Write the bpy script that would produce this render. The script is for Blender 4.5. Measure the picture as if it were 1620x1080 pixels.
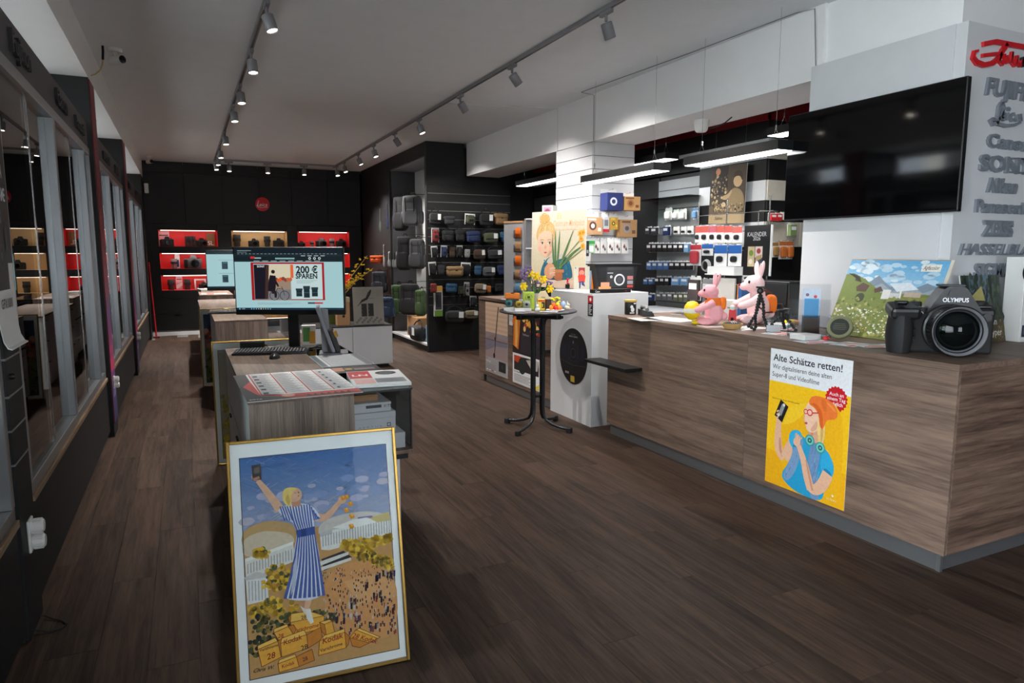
import bpy, bmesh, math, random
from mathutils import Matrix, Vector, Euler
random.seed(7)
for o in list(bpy.data.objects): bpy.data.objects.remove(o)
S = bpy.context.scene; COL = S.collection; PI = math.pi
# ------------------------------------------------------------------ camera
F = 1080.0; PITCH = math.atan(138/1080.0); YAW = math.atan(518/math.hypot(1080, 138)); EYE = 1.62
cd = bpy.data.cameras.new('camera'); cam = bpy.data.objects.new('camera', cd); COL.objects.link(cam)
cd.sensor_width = 36; cd.lens = 24; cd.clip_end = 60
cam.location = (0, 0, EYE); cam.rotation_euler = (PI/2-PITCH, 0, -YAW)
S.camera = cam
_fw = Vector((math.sin(YAW)*math.cos(PITCH), math.cos(YAW)*math.cos(PITCH), -math.sin(PITCH)))
_rt = Vector((math.cos(YAW), -math.sin(YAW), 0)); _up = _rt.cross(_fw); _C = Vector((0, 0, EYE))
def at(ax, v, px, py):
    r = _fw*F+_rt*(px-810)+_up*(540-py); i = 'xyz'.index(ax)
    return _C+r*((v-_C[i])/r[i])
def mpp(p): return (Vector(p)-_C).dot(_fw)/F
# ------------------------------------------------------------------ world, daylight, exposure
w = bpy.data.worlds.new('overcast_sky'); S.world = w; w.use_nodes = True
bg = w.node_tree.nodes['Background']; bg.inputs[0].default_value = (0.88, 0.94, 1.0, 1); bg.inputs[1].default_value = 12.5
S.view_settings.view_transform = 'Standard'; S.view_settings.look = 'None'; S.view_settings.gamma = 1
S.view_settings.exposure = 0.40; S.view_settings.use_curve_mapping = False
pl = bpy.data.lights.new('shopfront_daylight', 'AREA'); pl.shape = 'RECTANGLE'; pl.size = 1.5; pl.size_y = 1.8
pl.cycles.is_portal = True
po = bpy.data.objects.new('shopfront_daylight', pl); COL.objects.link(po); po.location = (1.6, -2.45, 1.7); po.rotation_euler = (PI/2, 0, 0)
pl = bpy.data.lights.new('corner_window_daylight', 'AREA'); pl.shape = 'RECTANGLE'; pl.size = 2.85; pl.size_y = 3.5; pl.cycles.is_portal = True
po = bpy.data.objects.new('corner_window_daylight', pl); COL.objects.link(po); po.location = (-1.28, -.65, 1.58); po.rotation_euler = (0, -PI/2, 0)
pl = bpy.data.lights.new('display_window_daylight', 'AREA'); pl.shape = 'RECTANGLE'; pl.size = 1.95; pl.size_y = 2.1; pl.cycles.is_portal = True
po = bpy.data.objects.new('display_window_daylight', pl); COL.objects.link(po); po.location = (-1.28, 2.2, 2.03); po.rotation_euler = (0, -PI/2, 0)
for py0, py1 in ((3.57,6.9),(7.27,10.35),(10.72,14.6)):
    pl = bpy.data.lights.new('side_window_daylight', 'AREA'); pl.shape = 'RECTANGLE'; pl.size = .36; pl.size_y = py1-py0-.1; pl.cycles.is_portal = True
    po = bpy.data.objects.new('side_window_daylight', pl); COL.objects.link(po); po.location = (-1.28, (py0+py1)/2, 2.86); po.rotation_euler = (0, -PI/2, 0)
# ------------------------------------------------------------------ helpers
def lin(c):
    c = c/255.0
    return c/12.92 if c <= .04045 else ((c+.055)/1.055)**2.4
def RGB(c): return (lin(c[0]), lin(c[1]), lin(c[2]), 1)
MATS = {}
def mat(name, rgb=(128,128,128), rough=.5, metal=0, var=.08, scale=18, bump=0, spec=.5, emit=0, objc=False, stretch=None):
    if name in MATS: return MATS[name]
    m = bpy.data.materials.new(name); m.use_nodes = True; MATS[name] = m
    nt = m.node_tree; N = nt.nodes; L = nt.links; b = N['Principled BSDF']
    b.inputs['Roughness'].default_value = rough; b.inputs['Metallic'].default_value = metal
    b.inputs['Specular IOR Level'].default_value = spec
    tc = N.new('ShaderNodeTexCoord'); nz = N.new('ShaderNodeTexNoise'); nz.inputs['Scale'].default_value = scale; nz.inputs['Detail'].default_value = 3
    src = tc.outputs['Object']
    if stretch:
        mp = N.new('ShaderNodeMapping'); mp.inputs['Scale'].default_value = stretch; L.new(src, mp.inputs[0]); src = mp.outputs[0]
    L.new(src, nz.inputs['Vector'])
    hs = N.new('ShaderNodeHueSaturation')
    mr = N.new('ShaderNodeMapRange'); mr.inputs['To Min'].default_value = 1-var; mr.inputs['To Max'].default_value = 1+var
    L.new(nz.outputs['Fac'], mr.inputs['Value']); L.new(mr.outputs[0], hs.inputs['Value'])
    if objc:
        oi = N.new('ShaderNodeObjectInfo'); L.new(oi.outputs['Color'], hs.inputs['Color'])
    else: hs.inputs['Color'].default_value = RGB(rgb)
    L.new(hs.outputs[0], b.inputs['Base Color'])
    if emit:
        L.new(hs.outputs[0], b.inputs['Emission Color']); b.inputs['Emission Strength'].default_value = emit
    if bump:
        bp = N.new('ShaderNodeBump'); bp.inputs['Strength'].default_value = bump; bp.inputs['Distance'].default_value = .004
        L.new(nz.outputs['Fac'], bp.inputs['Height']); L.new(bp.outputs[0], b.inputs['Normal'])
    return m
def wood(name, dark, light, axis, rough=.5, fine=60, rnd=.0, spec=.4):
    m = bpy.data.materials.new(name); m.use_nodes = True; MATS[name] = m
    nt = m.node_tree; N = nt.nodes; L = nt.links; b = N['Principled BSDF']
    b.inputs['Roughness'].default_value = rough; b.inputs['Specular IOR Level'].default_value = spec
    tc = N.new('ShaderNodeTexCoord'); oi = N.new('ShaderNodeObjectInfo')
    ad = N.new('ShaderNodeVectorMath'); ad.operation = 'ADD'; ml = N.new('ShaderNodeMath'); ml.operation = 'MULTIPLY'; ml.inputs[1].default_value = 37.0
    L.new(oi.outputs['Random'], ml.inputs[0]); L.new(tc.outputs['Object'], ad.inputs[0]); L.new(ml.outputs[0], ad.inputs[1])
    def nz(sc, al, det):
        mp = N.new('ShaderNodeMapping'); v = [sc]*3; v['xyz'.index(axis)] = al; mp.inputs['Scale'].default_value = v
        L.new(ad.outputs[0], mp.inputs[0]); n = N.new('ShaderNodeTexNoise'); n.inputs['Scale'].default_value = 1; n.inputs['Detail'].default_value = det
        n.inputs['Distortion'].default_value = .6; L.new(mp.outputs[0], n.inputs['Vector']); return n.outputs['Fac']
    a = nz(9, .9, 4); c = nz(fine, 2.2, 4); k = nz(fine*2.6, 9, 2)
    m1 = N.new('ShaderNodeMath'); m1.operation = 'MULTIPLY_ADD'; m1.inputs[1].default_value = .9
    L.new(c, m1.inputs[0]); L.new(a, m1.inputs[2])
    m2 = N.new('ShaderNodeMath'); m2.operation = 'MULTIPLY_ADD'; m2.inputs[1].default_value = .45; L.new(k, m2.inputs[0]); L.new(m1.outputs[0], m2.inputs[2])
    mr = N.new('ShaderNodeMapRange'); mr.inputs['From Min'].default_value = .82; mr.inputs['From Max'].default_value = 1.5; L.new(m2.outputs[0], mr.inputs['Value'])
    rp = N.new('ShaderNodeValToRGB'); rp.color_ramp.elements[0].color = RGB(tuple(c*.74 for c in dark)); rp.color_ramp.elements[1].color = RGB(light); e_ = rp.color_ramp.elements.new(.2); e_.color = RGB(dark)
    L.new(mr.outputs[0], rp.inputs[0])
    hs = N.new('ShaderNodeHueSaturation'); m3 = N.new('ShaderNodeMapRange'); m3.inputs['To Min'].default_value = 1-rnd; m3.inputs['To Max'].default_value = 1+rnd
    L.new(oi.outputs['Random'], m3.inputs['Value']); L.new(m3.outputs[0], hs.inputs['Value']); L.new(rp.outputs[0], hs.inputs['Color'])
    L.new(hs.outputs[0], b.inputs['Base Color'])
    bp = N.new('ShaderNodeBump'); bp.inputs['Strength'].default_value = .25; bp.inputs['Distance'].default_value = .0015
    L.new(m2.outputs[0], bp.inputs['Height']); L.new(bp.outputs[0], b.inputs['Normal'])
    return m
def glass(name, tint=(235,245,240), ior=1.5, rough=0.0):
    m = bpy.data.materials.new(name); m.use_nodes = True; MATS[name] = m
    nt = m.node_tree; N = nt.nodes; L = nt.links
    for n in list(N): N.remove(n)
    o = N.new('ShaderNodeOutputMaterial'); mx = N.new('ShaderNodeMixShader'); t = N.new('ShaderNodeBsdfTransparent'); g = N.new('ShaderNodeBsdfGlossy')
    fr = N.new('ShaderNodeFresnel'); fr.inputs[0].default_value = ior; t.inputs[0].default_value = RGB(tint); g.inputs['Roughness'].default_value = rough
    L.new(fr.outputs[0], mx.inputs[0]); L.new(t.outputs[0], mx.inputs[1]); L.new(g.outputs[0], mx.inputs[2]); L.new(mx.outputs[0], o.inputs[0])
    return m
def inkmat(name, rough=.45, emit=0):
    m = bpy.data.materials.new(name); m.use_nodes = True; MATS[name] = m
    nt = m.node_tree; N = nt.nodes; L = nt.links; b = N['Principled BSDF']; b.inputs['Roughness'].default_value = rough
    a = N.new('ShaderNodeVertexColor'); a.layer_name = 'ink'
    if emit:
        b.inputs['Base Color'].default_value = (.01,.01,.01,1); L.new(a.outputs[0], b.inputs['Emission Color']); b.inputs['Emission Strength'].default_value = emit
    else:
        nz = N.new('ShaderNodeTexNoise'); nz.inputs['Scale'].default_value = 60; nz.inputs['Detail'].default_value = 4
        mr = N.new('ShaderNodeMapRange'); mr.inputs['To Min'].default_value = .82; mr.inputs['To Max'].default_value = 1.18
        hs = N.new('ShaderNodeHueSaturation'); tc = N.new('ShaderNodeTexCoord'); L.new(tc.outputs['Object'], nz.inputs['Vector'])
        L.new(nz.outputs['Fac'], mr.inputs['Value']); L.new(mr.outputs[0], hs.inputs['Value']); L.new(a.outputs[0], hs.inputs['Color'])
        L.new(hs.outputs[0], b.inputs['Base Color'])
    return m
class MB:
    def __init__(s): s.v = []; s.f = []; s.M = None
    def add(s, vs, fs):
        o = len(s.v)
        for p in vs:
            p = Vector(p); s.v.append(s.M @ p if s.M else p)
        for f in fs: s.f.append([i+o for i in f])
        return s
    def box(s, x0, x1, y0, y1, z0, z1, c=0):
        if x0 > x1: x0, x1 = x1, x0
        if y0 > y1: y0, y1 = y1, y0
        if z0 > z1: z0, z1 = z1, z0
        if c <= 0:
            return s.add([(x0,y0,z0),(x1,y0,z0),(x1,y1,z0),(x0,y1,z0),(x0,y0,z1),(x1,y0,z1),(x1,y1,z1),(x0,y1,z1)],
                  [(0,3,2,1),(4,5,6,7),(0,1,5,4),(1,2,6,5),(2,3,7,6),(3,0,4,7)])
        c = min(c, (x1-x0)*.49, (y1-y0)*.49, (z1-z0)*.49)
        b = bmesh.new()
        vs = [b.verts.new(p) for p in [(x0,y0,z0),(x1,y0,z0),(x1,y1,z0),(x0,y1,z0),(x0,y0,z1),(x1,y0,z1),(x1,y1,z1),(x0,y1,z1)]]
        for f in [(0,3,2,1),(4,5,6,7),(0,1,5,4),(1,2,6,5),(2,3,7,6),(3,0,4,7)]: b.faces.new([vs[i] for i in f])
        bmesh.ops.bevel(b, geom=list(b.edges), offset=c, segments=2 if c > .008 else 1, profile=.5, affect='EDGES')
        b.verts.index_update(); r = ([v.co.copy() for v in b.verts], [[v.index for v in f.verts] for f in b.faces]); b.free()
        return s.add(*r)
    def cbox(s, cx, cy, cz, sx, sy, sz, c=0): return s.box(cx-sx/2, cx+sx/2, cy-sy/2, cy+sy/2, cz-sz/2, cz+sz/2, c)
    def cyl(s, p0, p1, r0, r1=None, n=12, caps=True):
        p0 = Vector(p0); p1 = Vector(p1); r1 = r0 if r1 is None else r1
        d = (p1-p0).normalized(); a = d.orthogonal().normalized(); b = d.cross(a); vs = []; fs = []
        for i in range(n):
            t = 2*PI*i/n; q = a*math.cos(t)+b*math.sin(t); vs += [p0+q*r0, p1+q*r1]
        for i in range(n):
            j = (i+1) % n; fs.append((2*i, 2*j, 2*j+1, 2*i+1))
        if caps: fs.append([2*i for i in range(n)][::-1]); fs.append([2*i+1 for i in range(n)])
        return s.add(vs, fs)
    def tube(s, pts, r, n=8, closed=False, rs=None):
        pts = [Vector(p) for p in pts]; m = len(pts); vs = []; fs = []; prev = None
        for i, p in enumerate(pts):
            if closed: d = pts[(i+1) % m]-pts[i-1]
            else: d = pts[min(i+1, m-1)]-pts[max(i-1, 0)]
            d.normalize()
            a = d.orthogonal().normalized() if prev is None else (prev-d*prev.dot(d)).normalized()
            prev = a; b = d.cross(a); rr = rs[i] if rs else r
            for k in range(n):
                t = 2*PI*k/n; vs.append(p+(a*math.cos(t)+b*math.sin(t))*rr)
        for i in range(m if closed else m-1):
            for k in range(n):
                k2 = (k+1) % n; i2 = (i+1) % m; fs.append((i*n+k, i*n+k2, i2*n+k2, i2*n+k))
        if not closed: fs.append(list(range(n))[::-1]); fs.append([(m-1)*n+k for k in range(n)])
        return s.add(vs, fs)
    def lathe(s, prof, n=20, axis='z', o=(0,0,0), ring=False):
        vs = []; fs = []; m = len(prof)
        for i in range(n):
            t = 2*PI*i/n; c, q = math.cos(t), math.sin(t)
            for r, h in prof:
                p = (r*c, r*q, h) if axis == 'z' else ((r*c, h, r*q) if axis == 'y' else (h, r*c, r*q))
                vs.append((p[0]+o[0], p[1]+o[1], p[2]+o[2]))
        for i in range(n):
            j = (i+1) % n
            for k in range(m-1): fs.append((i*m+k, j*m+k, j*m+k+1, i*m+k+1))
        if ring:
            for i in range(n): j = (i+1) % n; fs.append((i*m+m-1, j*m+m-1, j*m, i*m))
            return s.add(vs, fs)
        if prof[0][0] > 1e-5: fs.append([i*m for i in range(n)][::-1])
        if prof[-1][0] > 1e-5: fs.append([i*m+m-1 for i in range(n)])
        return s.add(vs, fs)
    def ell(s, c, r, nu=14, nv=9, R=None):
        vs = []; fs = []; c = Vector(c)
        for j in range(nv+1):
            ph = PI*j/nv
            for i in range(nu):
                t = 2*PI*i/nu; p = Vector((r[0]*math.sin(ph)*math.cos(t), r[1]*math.sin(ph)*math.sin(t), r[2]*math.cos(ph)))
                vs.append(c+(R @ p if R else p))
        for j in range(nv):
            for i in range(nu):
                k = (i+1) % nu; fs.append((j*nu+i, (j+1)*nu+i, (j+1)*nu+k, j*nu+k))
        return s.add(vs, fs)
    def prism(s, poly, y0, y1):      # polygon in x,z extruded along y
        n = len(poly); vs = [(p[0], y0, p[1]) for p in poly]+[(p[0], y1, p[1]) for p in poly]
        fs = [list(range(n)), list(range(n, 2*n))[::-1]]+[((i+1) % n, i, i+n, (i+1) % n+n) for i in range(n)]
        return s.add(vs, fs)
    def prismz(s, poly, z0, z1):
        n = len(poly); vs = [(p[0], p[1], z0) for p in poly]+[(p[0], p[1], z1) for p in poly]
        fs = [list(range(n))[::-1], list(range(n, 2*n))]+[(i, (i+1) % n, (i+1) % n+n, i+n) for i in range(n)]
        return s.add(vs, fs)
    def mesh(s, name, m, smooth=False):
        me = bpy.data.meshes.new(name); me.from_pydata([tuple(v) for v in s.v], [], s.f)
        b = bmesh.new(); b.from_mesh(me); bmesh.ops.remove_doubles(b, verts=b.verts, dist=1e-6); bmesh.ops.recalc_face_normals(b, faces=b.faces); b.to_mesh(me); b.free()
        if m: me.materials.append(MATS[m] if isinstance(m, str) else m)
        if smooth:
            for p in me.polygons: p.use_smooth = True
            try: me.set_sharp_from_angle(angle=math.radians(38))
            except Exception: pass
        me.update(); return me
    def build(s, name, m, parent=None, smooth=False, label=None):
        o = bpy.data.objects.new(name, s.mesh(name, m, smooth)); COL.objects.link(o)
        if parent: o.parent = parent
        if label: o['label'] = label
        return o
def tag(o, label, cat, group=None):
    o['label'] = label; o['category'] = cat
    if group: o['group'] = group
    return o
def thing(name, label, cat, loc=(0,0,0), rz=0, group=None, rx=0, ry=0):
    o = bpy.data.objects.new(name, None); COL.objects.link(o); o.empty_display_size = .05
    o.location = loc; o.rotation_euler = (rx, ry, rz); return tag(o, label, cat, group)
def struct(name, mb, m, parent=None):
    o = mb.build(name, m, parent)
    if not parent: o['kind'] = 'structure'
    return o
def dup(root, loc, rz=0, label=None, group=None, color=None, scale=None, rx=0, ry=0, colparts=None):
    r = root.copy(); COL.objects.link(r); r.location = loc; r.rotation_euler = (rx, ry, rz)
    if label: r['label'] = label
    if group: r['group'] = group
    if scale: r.scale = (scale,)*3 if not isinstance(scale, (tuple, list)) else scale
    for ch in list(root.children):
        c = ch.copy(); COL.objects.link(c); c.parent = r
        if color: c.color = RGB(color)
        for g in list(ch.children):
            d = g.copy(); COL.objects.link(d); d.parent = c
    return r
ORD = ['first','second','third','fourth','fifth','sixth','seventh','eighth','ninth','tenth','eleventh','twelfth','thirteenth','fourteenth','fifteenth','sixteenth']
# lettering ------------------------------------------------------
_TX = {}
def txt(s, bold=0.0, shear=0.0, space=1.0):
    k = (s, bold, shear, space)
    if k in _TX: return _TX[k]
    cu = bpy.data.curves.new('t', 'FONT'); cu.body = s; cu.size = 1; cu.offset = bold; cu.shear = shear; cu.space_character = space; cu.resolution_u = 3; cu.fill_mode = 'BOTH' if cu.dimensions == '3D' else 'FRONT'
    ob = bpy.data.objects.new('t', cu); me = ob.to_mesh()
    vs = [v.co.copy() for v in me.vertices]; fs = [list(p.vertices) for p in me.polygons]; ob.to_mesh_clear()
    bpy.data.objects.remove(ob); bpy.data.curves.remove(cu)
    x0 = min((v.x for v in vs), default=0); x1 = max((v.x for v in vs), default=0)
    _TX[k] = ([(v.x-x0, v.y) for v in vs], fs, x1-x0, x0); return _TX[k]
class Art:   # flat print: coloured polygons stacked a fraction of a millimetre apart; u to the right, v up, facing local -y
    def __init__(s, w=1, h=1, dy=.0002): s.v = []; s.f = []; s.c = []; s.k = 0; s.w = w; s.h = h; s.dy = dy
    def poly(s, pts, col, step=True):
        if step: s.k += 1
        o = len(s.v); s.v += [(p[0]*s.w, -s.k*s.dy, p[1]*s.h) for p in pts]; s.f.append(list(range(o, o+len(pts)))); s.c.append(RGB(col)); return s
    def sp(s, pts, col, step=True, it=2):      # rounded polygon (corner cutting)
        for _ in range(it):
            q = []
            for a, b in zip(pts, pts[1:]+pts[:1]): q += [(a[0]*.75+b[0]*.25, a[1]*.75+b[1]*.25), (a[0]*.25+b[0]*.75, a[1]*.25+b[1]*.75)]
            pts = q
        return s.poly(pts, col, step)
    def rect(s, u0, v0, u1, v1, col, step=True): return s.poly([(u0,v0),(u1,v0),(u1,v1),(u0,v1)], col, step)
    def disc(s, u, v, r, col, n=14, asp=None, a0=0, step=True, ru=None):
        ry = r*(s.w/s.h if asp is None else asp); ru = ru or r
        return s.poly([(u+ru*math.cos(a0+2*PI*i/n), v+ry*math.sin(a0+2*PI*i/n)) for i in range(n)], col, step)
    def line(s, pts, wd, col, step=True):
        s.k += 1 if step else 0
        for (a, b) in zip(pts[:-1], pts[1:]):
            ax, ay, bx, by = a[0]*s.w, a[1]*s.h, b[0]*s.w, b[1]*s.h; L = math.hypot(bx-ax, by-ay) or 1; nx, ny = -(by-ay)/L*wd/2, (bx-ax)/L*wd/2
            s.poly([((ax+nx)/s.w,(ay+ny)/s.h),((ax-nx)/s.w,(ay-ny)/s.h),((bx-nx)/s.w,(by-ny)/s.h),((bx+nx)/s.w,(by+ny)/s.h)], col, False)
        return s
    def limb(s, pts, ws, col):      # tapered polyline in metres-of-width units
        L = []; R = []
        if len(pts) > 2:
            for _ in range(2):
                q = [pts[0]]; w = [ws[0]]
                for i in range(len(pts)-1): q += [tuple(pts[i][j]*.75+pts[i+1][j]*.25 for j in (0,1)), tuple(pts[i][j]*.25+pts[i+1][j]*.75 for j in (0,1))]; w += [ws[i]*.75+ws[i+1]*.25, ws[i]*.25+ws[i+1]*.75]
                pts = q+[pts[-1]]; ws = w+[ws[-1]]
        for i, p in enumerate(pts):
            a = pts[max(i-1,0)]; b = pts[min(i+1,len(pts)-1)]; dx, dy = (b[0]-a[0])*s.w, (b[1]-a[1])*s.h; l = math.hypot(dx, dy) or 1
            nx, ny = -dy/l*ws[i]/2, dx/l*ws[i]/2; L.append((p[0]+nx/s.w, p[1]+ny/s.h)); R.append((p[0]-nx/s.w, p[1]-ny/s.h))
        return s.poly(L+R[::-1], col)
    def text(s, t, u, v, size, col, align='l', bold=0.0, shear=0.0, wid=None, ang=0, space=1.0):
        vs, fs, W, _ = txt(t, bold, shear, space); s.k += 1; o = len(s.v); sx = size if wid is None else wid*s.w/max(W,1e-6)
        off = {'l':0, 'c':-W*sx/2, 'r':-W*sx}[align]; ca, sa = math.cos(ang), math.sin(ang)
        for x, y in vs:
            x = x*sx+off; y = y*size; s.v.append((u*s.w+x*ca-y*sa, -s.k*s.dy, v*s.h+x*sa+y*ca))
        for f in fs: s.f.append([i+o for i in f]); s.c.append(RGB(col))
        return s
    def scatter(s, n, u0, v0, u1, v1, r, cols, asp=1.0, rnd=.5, sides=5, clip=None):
        for i in range(n):
            u = random.uniform(u0, u1); v = random.uniform(v0, v1)
            if clip and not clip(u, v): continue
            rr = r*random.uniform(1-rnd, 1+rnd); s.disc(u, v, rr, random.choice(cols), sides, asp*s.w/s.h, random.random()*6, step=(i % 30 == 0))
        return s
    def build(s, name, parent=None, m='print', loc=None):
        top = s.k*s.dy; q = min(1.0, .004/top) if top else 1.0
        me = bpy.data.meshes.new(name); me.from_pydata([(x, y*q, z) for x, y, z in s.v], [], s.f); me.materials.append(MATS[m])
        ca = me.color_attributes.new('ink', 'FLOAT_COLOR', 'CORNER'); i = 0
        for p, c in zip(me.polygons, s.c):
            for li in p.loop_indices: ca.data[li].color = c
            n = p.normal
        # face the print outwards
        b = bmesh.new(); b.from_mesh(me)
        for f in b.faces:
            if f.normal.y > 0: f.normal_flip()
        b.to_mesh(me); b.free(); me.update()
        o = bpy.data.objects.new(name, me); COL.objects.link(o)
        if parent: o.parent = parent
        if loc: o.location = loc
        return o
def letters3d(t, size, depth, m, parent, u=0, v=0, bold=0.0, shear=0.0, space=1.0, wid=None, y0=0, name='letter', sx=None):
    # raised letters facing local -y, one mesh for each letter
    full = txt(t, bold, shear, space); W = full[2]; kx = (wid/W if wid else size) if sx is None else sx
    for i, ch in enumerate(t):
        if ch == ' ': continue
        pre = txt(t[:i+1], bold, shear, space); own = txt(ch, bold, shear, space)
        x0 = pre[2]-own[2]
        b = MB(); vs, fs = own[0], own[1]; n = len(vs)
        P0 = [(u+(x0+x)*kx, y0-depth, v+y*size) for x, y in vs]; P1 = [(p[0], y0, p[2]) for p in P0]
        ec = {}
        for f in fs:
            for a, c in zip(f, f[1:]+f[:1]): ec[(a, c)] = 1
        sides = [(a, c, c+n, a+n) for (a, c) in ec if (c, a) not in ec]
        b.add(P0+P1, [list(f) for f in fs]+sides).build(name, m, parent)
    return W*kx
# ------------------------------------------------------------------ materials
mat('white_paint', (232,232,232), .7, var=.03, scale=6, bump=.03)
mat('ceiling_paint', (222,227,231), .8, var=.04, scale=5, bump=.05)
mat('black_paint', (14,14,15), .6, var=.2, scale=8)
mat('black_laminate', (13,13,14), .6, var=.2, scale=14, bump=.05)
mat('grey_fascia', (70,69,72), .5, var=.1, scale=25)
mat('white_laminate', (205,206,208), .35, var=.03, scale=9)
mat('aluminium', (165,168,170), .35, .85, var=.08, scale=30, stretch=(1,1,30))
mat('plinth_metal', (150,153,156), .38, .8, var=.1, scale=12, stretch=(8,8,60))
mat('track_grey', (128,128,132), .5, .2, var=.05)
mat('black_plastic', (18,18,19), .4, var=.2, scale=40)
mat('black_rubber', (24,24,25), .7, var=.2, scale=60, bump=.2)
mat('black_gloss', (7,7,8), .06, var=.1)
mat('dark_steel', (58,60,64), .35, .7, var=.1)
mat('chrome', (190,190,190), .18, 1, var=.05)
mat('gold_metal', (150,118,58), .34, .9, var=.1, scale=40)
mat('white_plastic', (215,214,210), .45, var=.04)
mat('card_grey', (176,178,182), .6)
mat('cream_plastic', (225,215,195), .5, var=.05)
mat('mount_white', (244,244,244), .6, var=.02)
mat('paper', (222,222,220), .7, var=.04)
mat('red_paint', (205,30,38), .5, var=.08)
mat('dark_red_paint', (128,10,16), .55, var=.08)
mat('niche_red', (225,40,42), .6, var=.1, scale=10)
mat('niche_beige', (215,180,130), .6, var=.12, scale=10, stretch=(6,1,30))
mat('niche_side', (205,35,40), .6)
mat('lettering_grey', (118,123,131), .5, 0, var=.06)
mat('lettering_dark', (44,43,46), .5, .2, var=.1)
mat('lettering_red', (200,24,34), .4)
mat('cardboard', (184,140,96), .8, var=.12, scale=30)
mat('pegboard', (128,131,132), .6, var=.06)
mat('fabric', objc=True, rough=.85, var=.25, scale=70, bump=.35)
mat('tinted', objc=True, rough=.45, var=.08)
mat('webbing', (24,24,26), .85, var=.25, scale=90, bump=.3)
mat('paper_tag', (225,225,222), .6, var=.05)
mat('pink_plush', (240,170,178), .95, var=.12, scale=120, bump=.8)
mat('pale_plush', (244,205,205), .95, var=.12, scale=120, bump=.8)
mat('orange_cloth', (240,120,30), .8, var=.1, scale=60)
mat('yellow_paint', (240,205,30), .45, var=.06)
mat('green_card', (176,204,70), .6, var=.06)
mat('orange_plastic', (232,128,30), .4, var=.06)
mat('teal_plastic', (60,170,165), .35)
mat('flower_yellow', (240,205,30), .7, var=.12, scale=30)
mat('flower_lilac', (140,115,170), .7, var=.15, scale=30)
mat('leaf_green', (70,110,50), .6, var=.2, scale=30)
mat('straw', (190,150,90), .7, var=.2, scale=60, bump=.4)
mat('spot_glow', (255,244,228), .5, emit=9)
mat('tube_glow', (250,252,255), .5, emit=7)
mat('niche_glow', (255,240,220), .5, emit=3)
mat('sock_white', (230,228,222), .5)
mat('concrete', (120,120,118), .9, var=.15, scale=8)
wood('floor_wood', (49,37,30), (82,64,53), 'y', .6, 46, .14, .16)
wood('counter_wood_y', (93,75,64), (138,114,99), 'y', .5, 52, .05)
wood('counter_wood_x', (80,62,52), (130,105,90), 'x', .5, 52, .05)
wood('island_wood', (104,90,81), (156,138,126), 'z', .5, 70, .05)
wood('island_wood_y', (90,72,60), (134,112,96), 'y', .5, 60, .05)
wood('sill_wood', (112,88,66), (160,132,104), 'y', .5, 40, .05)
glass('pane_glass', (228,236,233), 1.55); glass('window_glass', (250,251,252), 1.5); glass('shelf_glass', (190,225,212), 1.5); glass('picture_glass', (250,252,252), 1.10); glass('acrylic', (246,248,250), 1.45)
inkmat('print', .5); inkmat('print_matt', .75); inkmat('screen', .2, .85)
# ------------------------------------------------------------------ structure
CEIL = 3.42; BACK = 15.25
struct('floor', MB().box(-1.4, 7.6, -2.7, 15.9, -.12, -.004), 'concrete')
FL = bpy.data.objects['floor']
pm = MB().box(-.0945, .0945, -.7495, .7495, -.004, 0, .0006).mesh('plank', 'floor_wood')
nsep = 0; rest = MB(); W_, L_ = .19, 1.5
for i in range(48):
    x = -1.36+W_*(i+.5); off = [0, .62, 1.1, .33, .87][i % 5]
    for j in range(-3, 12):
        y = off+j*L_
        if y < -2.0 or y > 15.3: continue
        p = Vector((x, y, 0))-_C; vis = (-.75 < x < 3.6 and y > 1.0 and y < 15.2) or (x >= 3.6 and 1.0 < y < 2.3 and x < 4.6)
        if vis and nsep < 300:
            o = bpy.data.objects.new('plank', pm); COL.objects.link(o); o.parent = FL; o.location = (x, y, 0); nsep += 1
        else: rest.box(x-.0945, x+.0945, y-.7495, y+.7495, -.004, 0)
ro = rest.build('plank_field', 'floor_wood', FL); ro['kind'] = 'stuff'
struct('ceiling', MB().box(-1.4, 7.6, -2.7, 15.9, CEIL, CEIL+.15), 'ceiling_paint')
struct('wall_back', MB().box(-1.4, 7.6, 15.75, 15.9, 0, CEIL), 'black_paint')
wl = MB(); wl.box(-1.4, -1.3, 1.1, 15.75, 0, 1.0); wl.box(-1.4, -1.3, -2.7, 1.1, 0, .15); wl.box(-1.4, -1.3, -2.7, 15.75, 3.06, CEIL)
for y0, y1 in ((-2.7,-2.42),(3.3,3.57),(6.9,7.27),(10.35,10.72),(14.6,15.75)): wl.box(-1.4, -1.3, y0, y1, 1.0, 3.06)
struct('wall_left', wl, 'black_paint')
for i, (y0, y1) in enumerate(((1.1,3.3),(3.57,6.9),(7.27,10.35),(10.72,14.6),(-2.42,1.1))):
    zb = .15 if y0 < 0 else 1.0; wn = MB(); wn.box(-1.38, -1.32, y0, y0+.06, zb, 3.06); wn.box(-1.38, -1.32, y1-.06, y1, zb, 3.06); wn.box(-1.38, -1.32, y0, y1, zb, zb+.06); wn.box(-1.38, -1.32, y0, y1, 3.0, 3.06)
    wo = struct('window_%d' % (i+2), wn, 'aluminium')
    MB().box(-1.353, -1.347, y0+.06, y1-.06, zb+.06, 3.0).build('pane', 'window_glass', wo)
struct('wall_right', MB().box(7.45, 7.6, -2.7, 15.75, 0, CEIL), 'black_paint')
struct('trim_1', MB().box(-1.3, -.65, -2.55, 15.2, 3.09, CEIL), 'white_paint')     # boxed beam above the left cabinets
struct('trim_2', MB().box(4.28, 4.87, 3.72, 10.74, 2.9, CEIL), 'white_paint')      # boxed beam above the counter
struct('trim_3', MB().box(4.31, 5.9, 2.74, 3.72, 2.97, CEIL), 'white_paint')       # upper pillar
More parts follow.
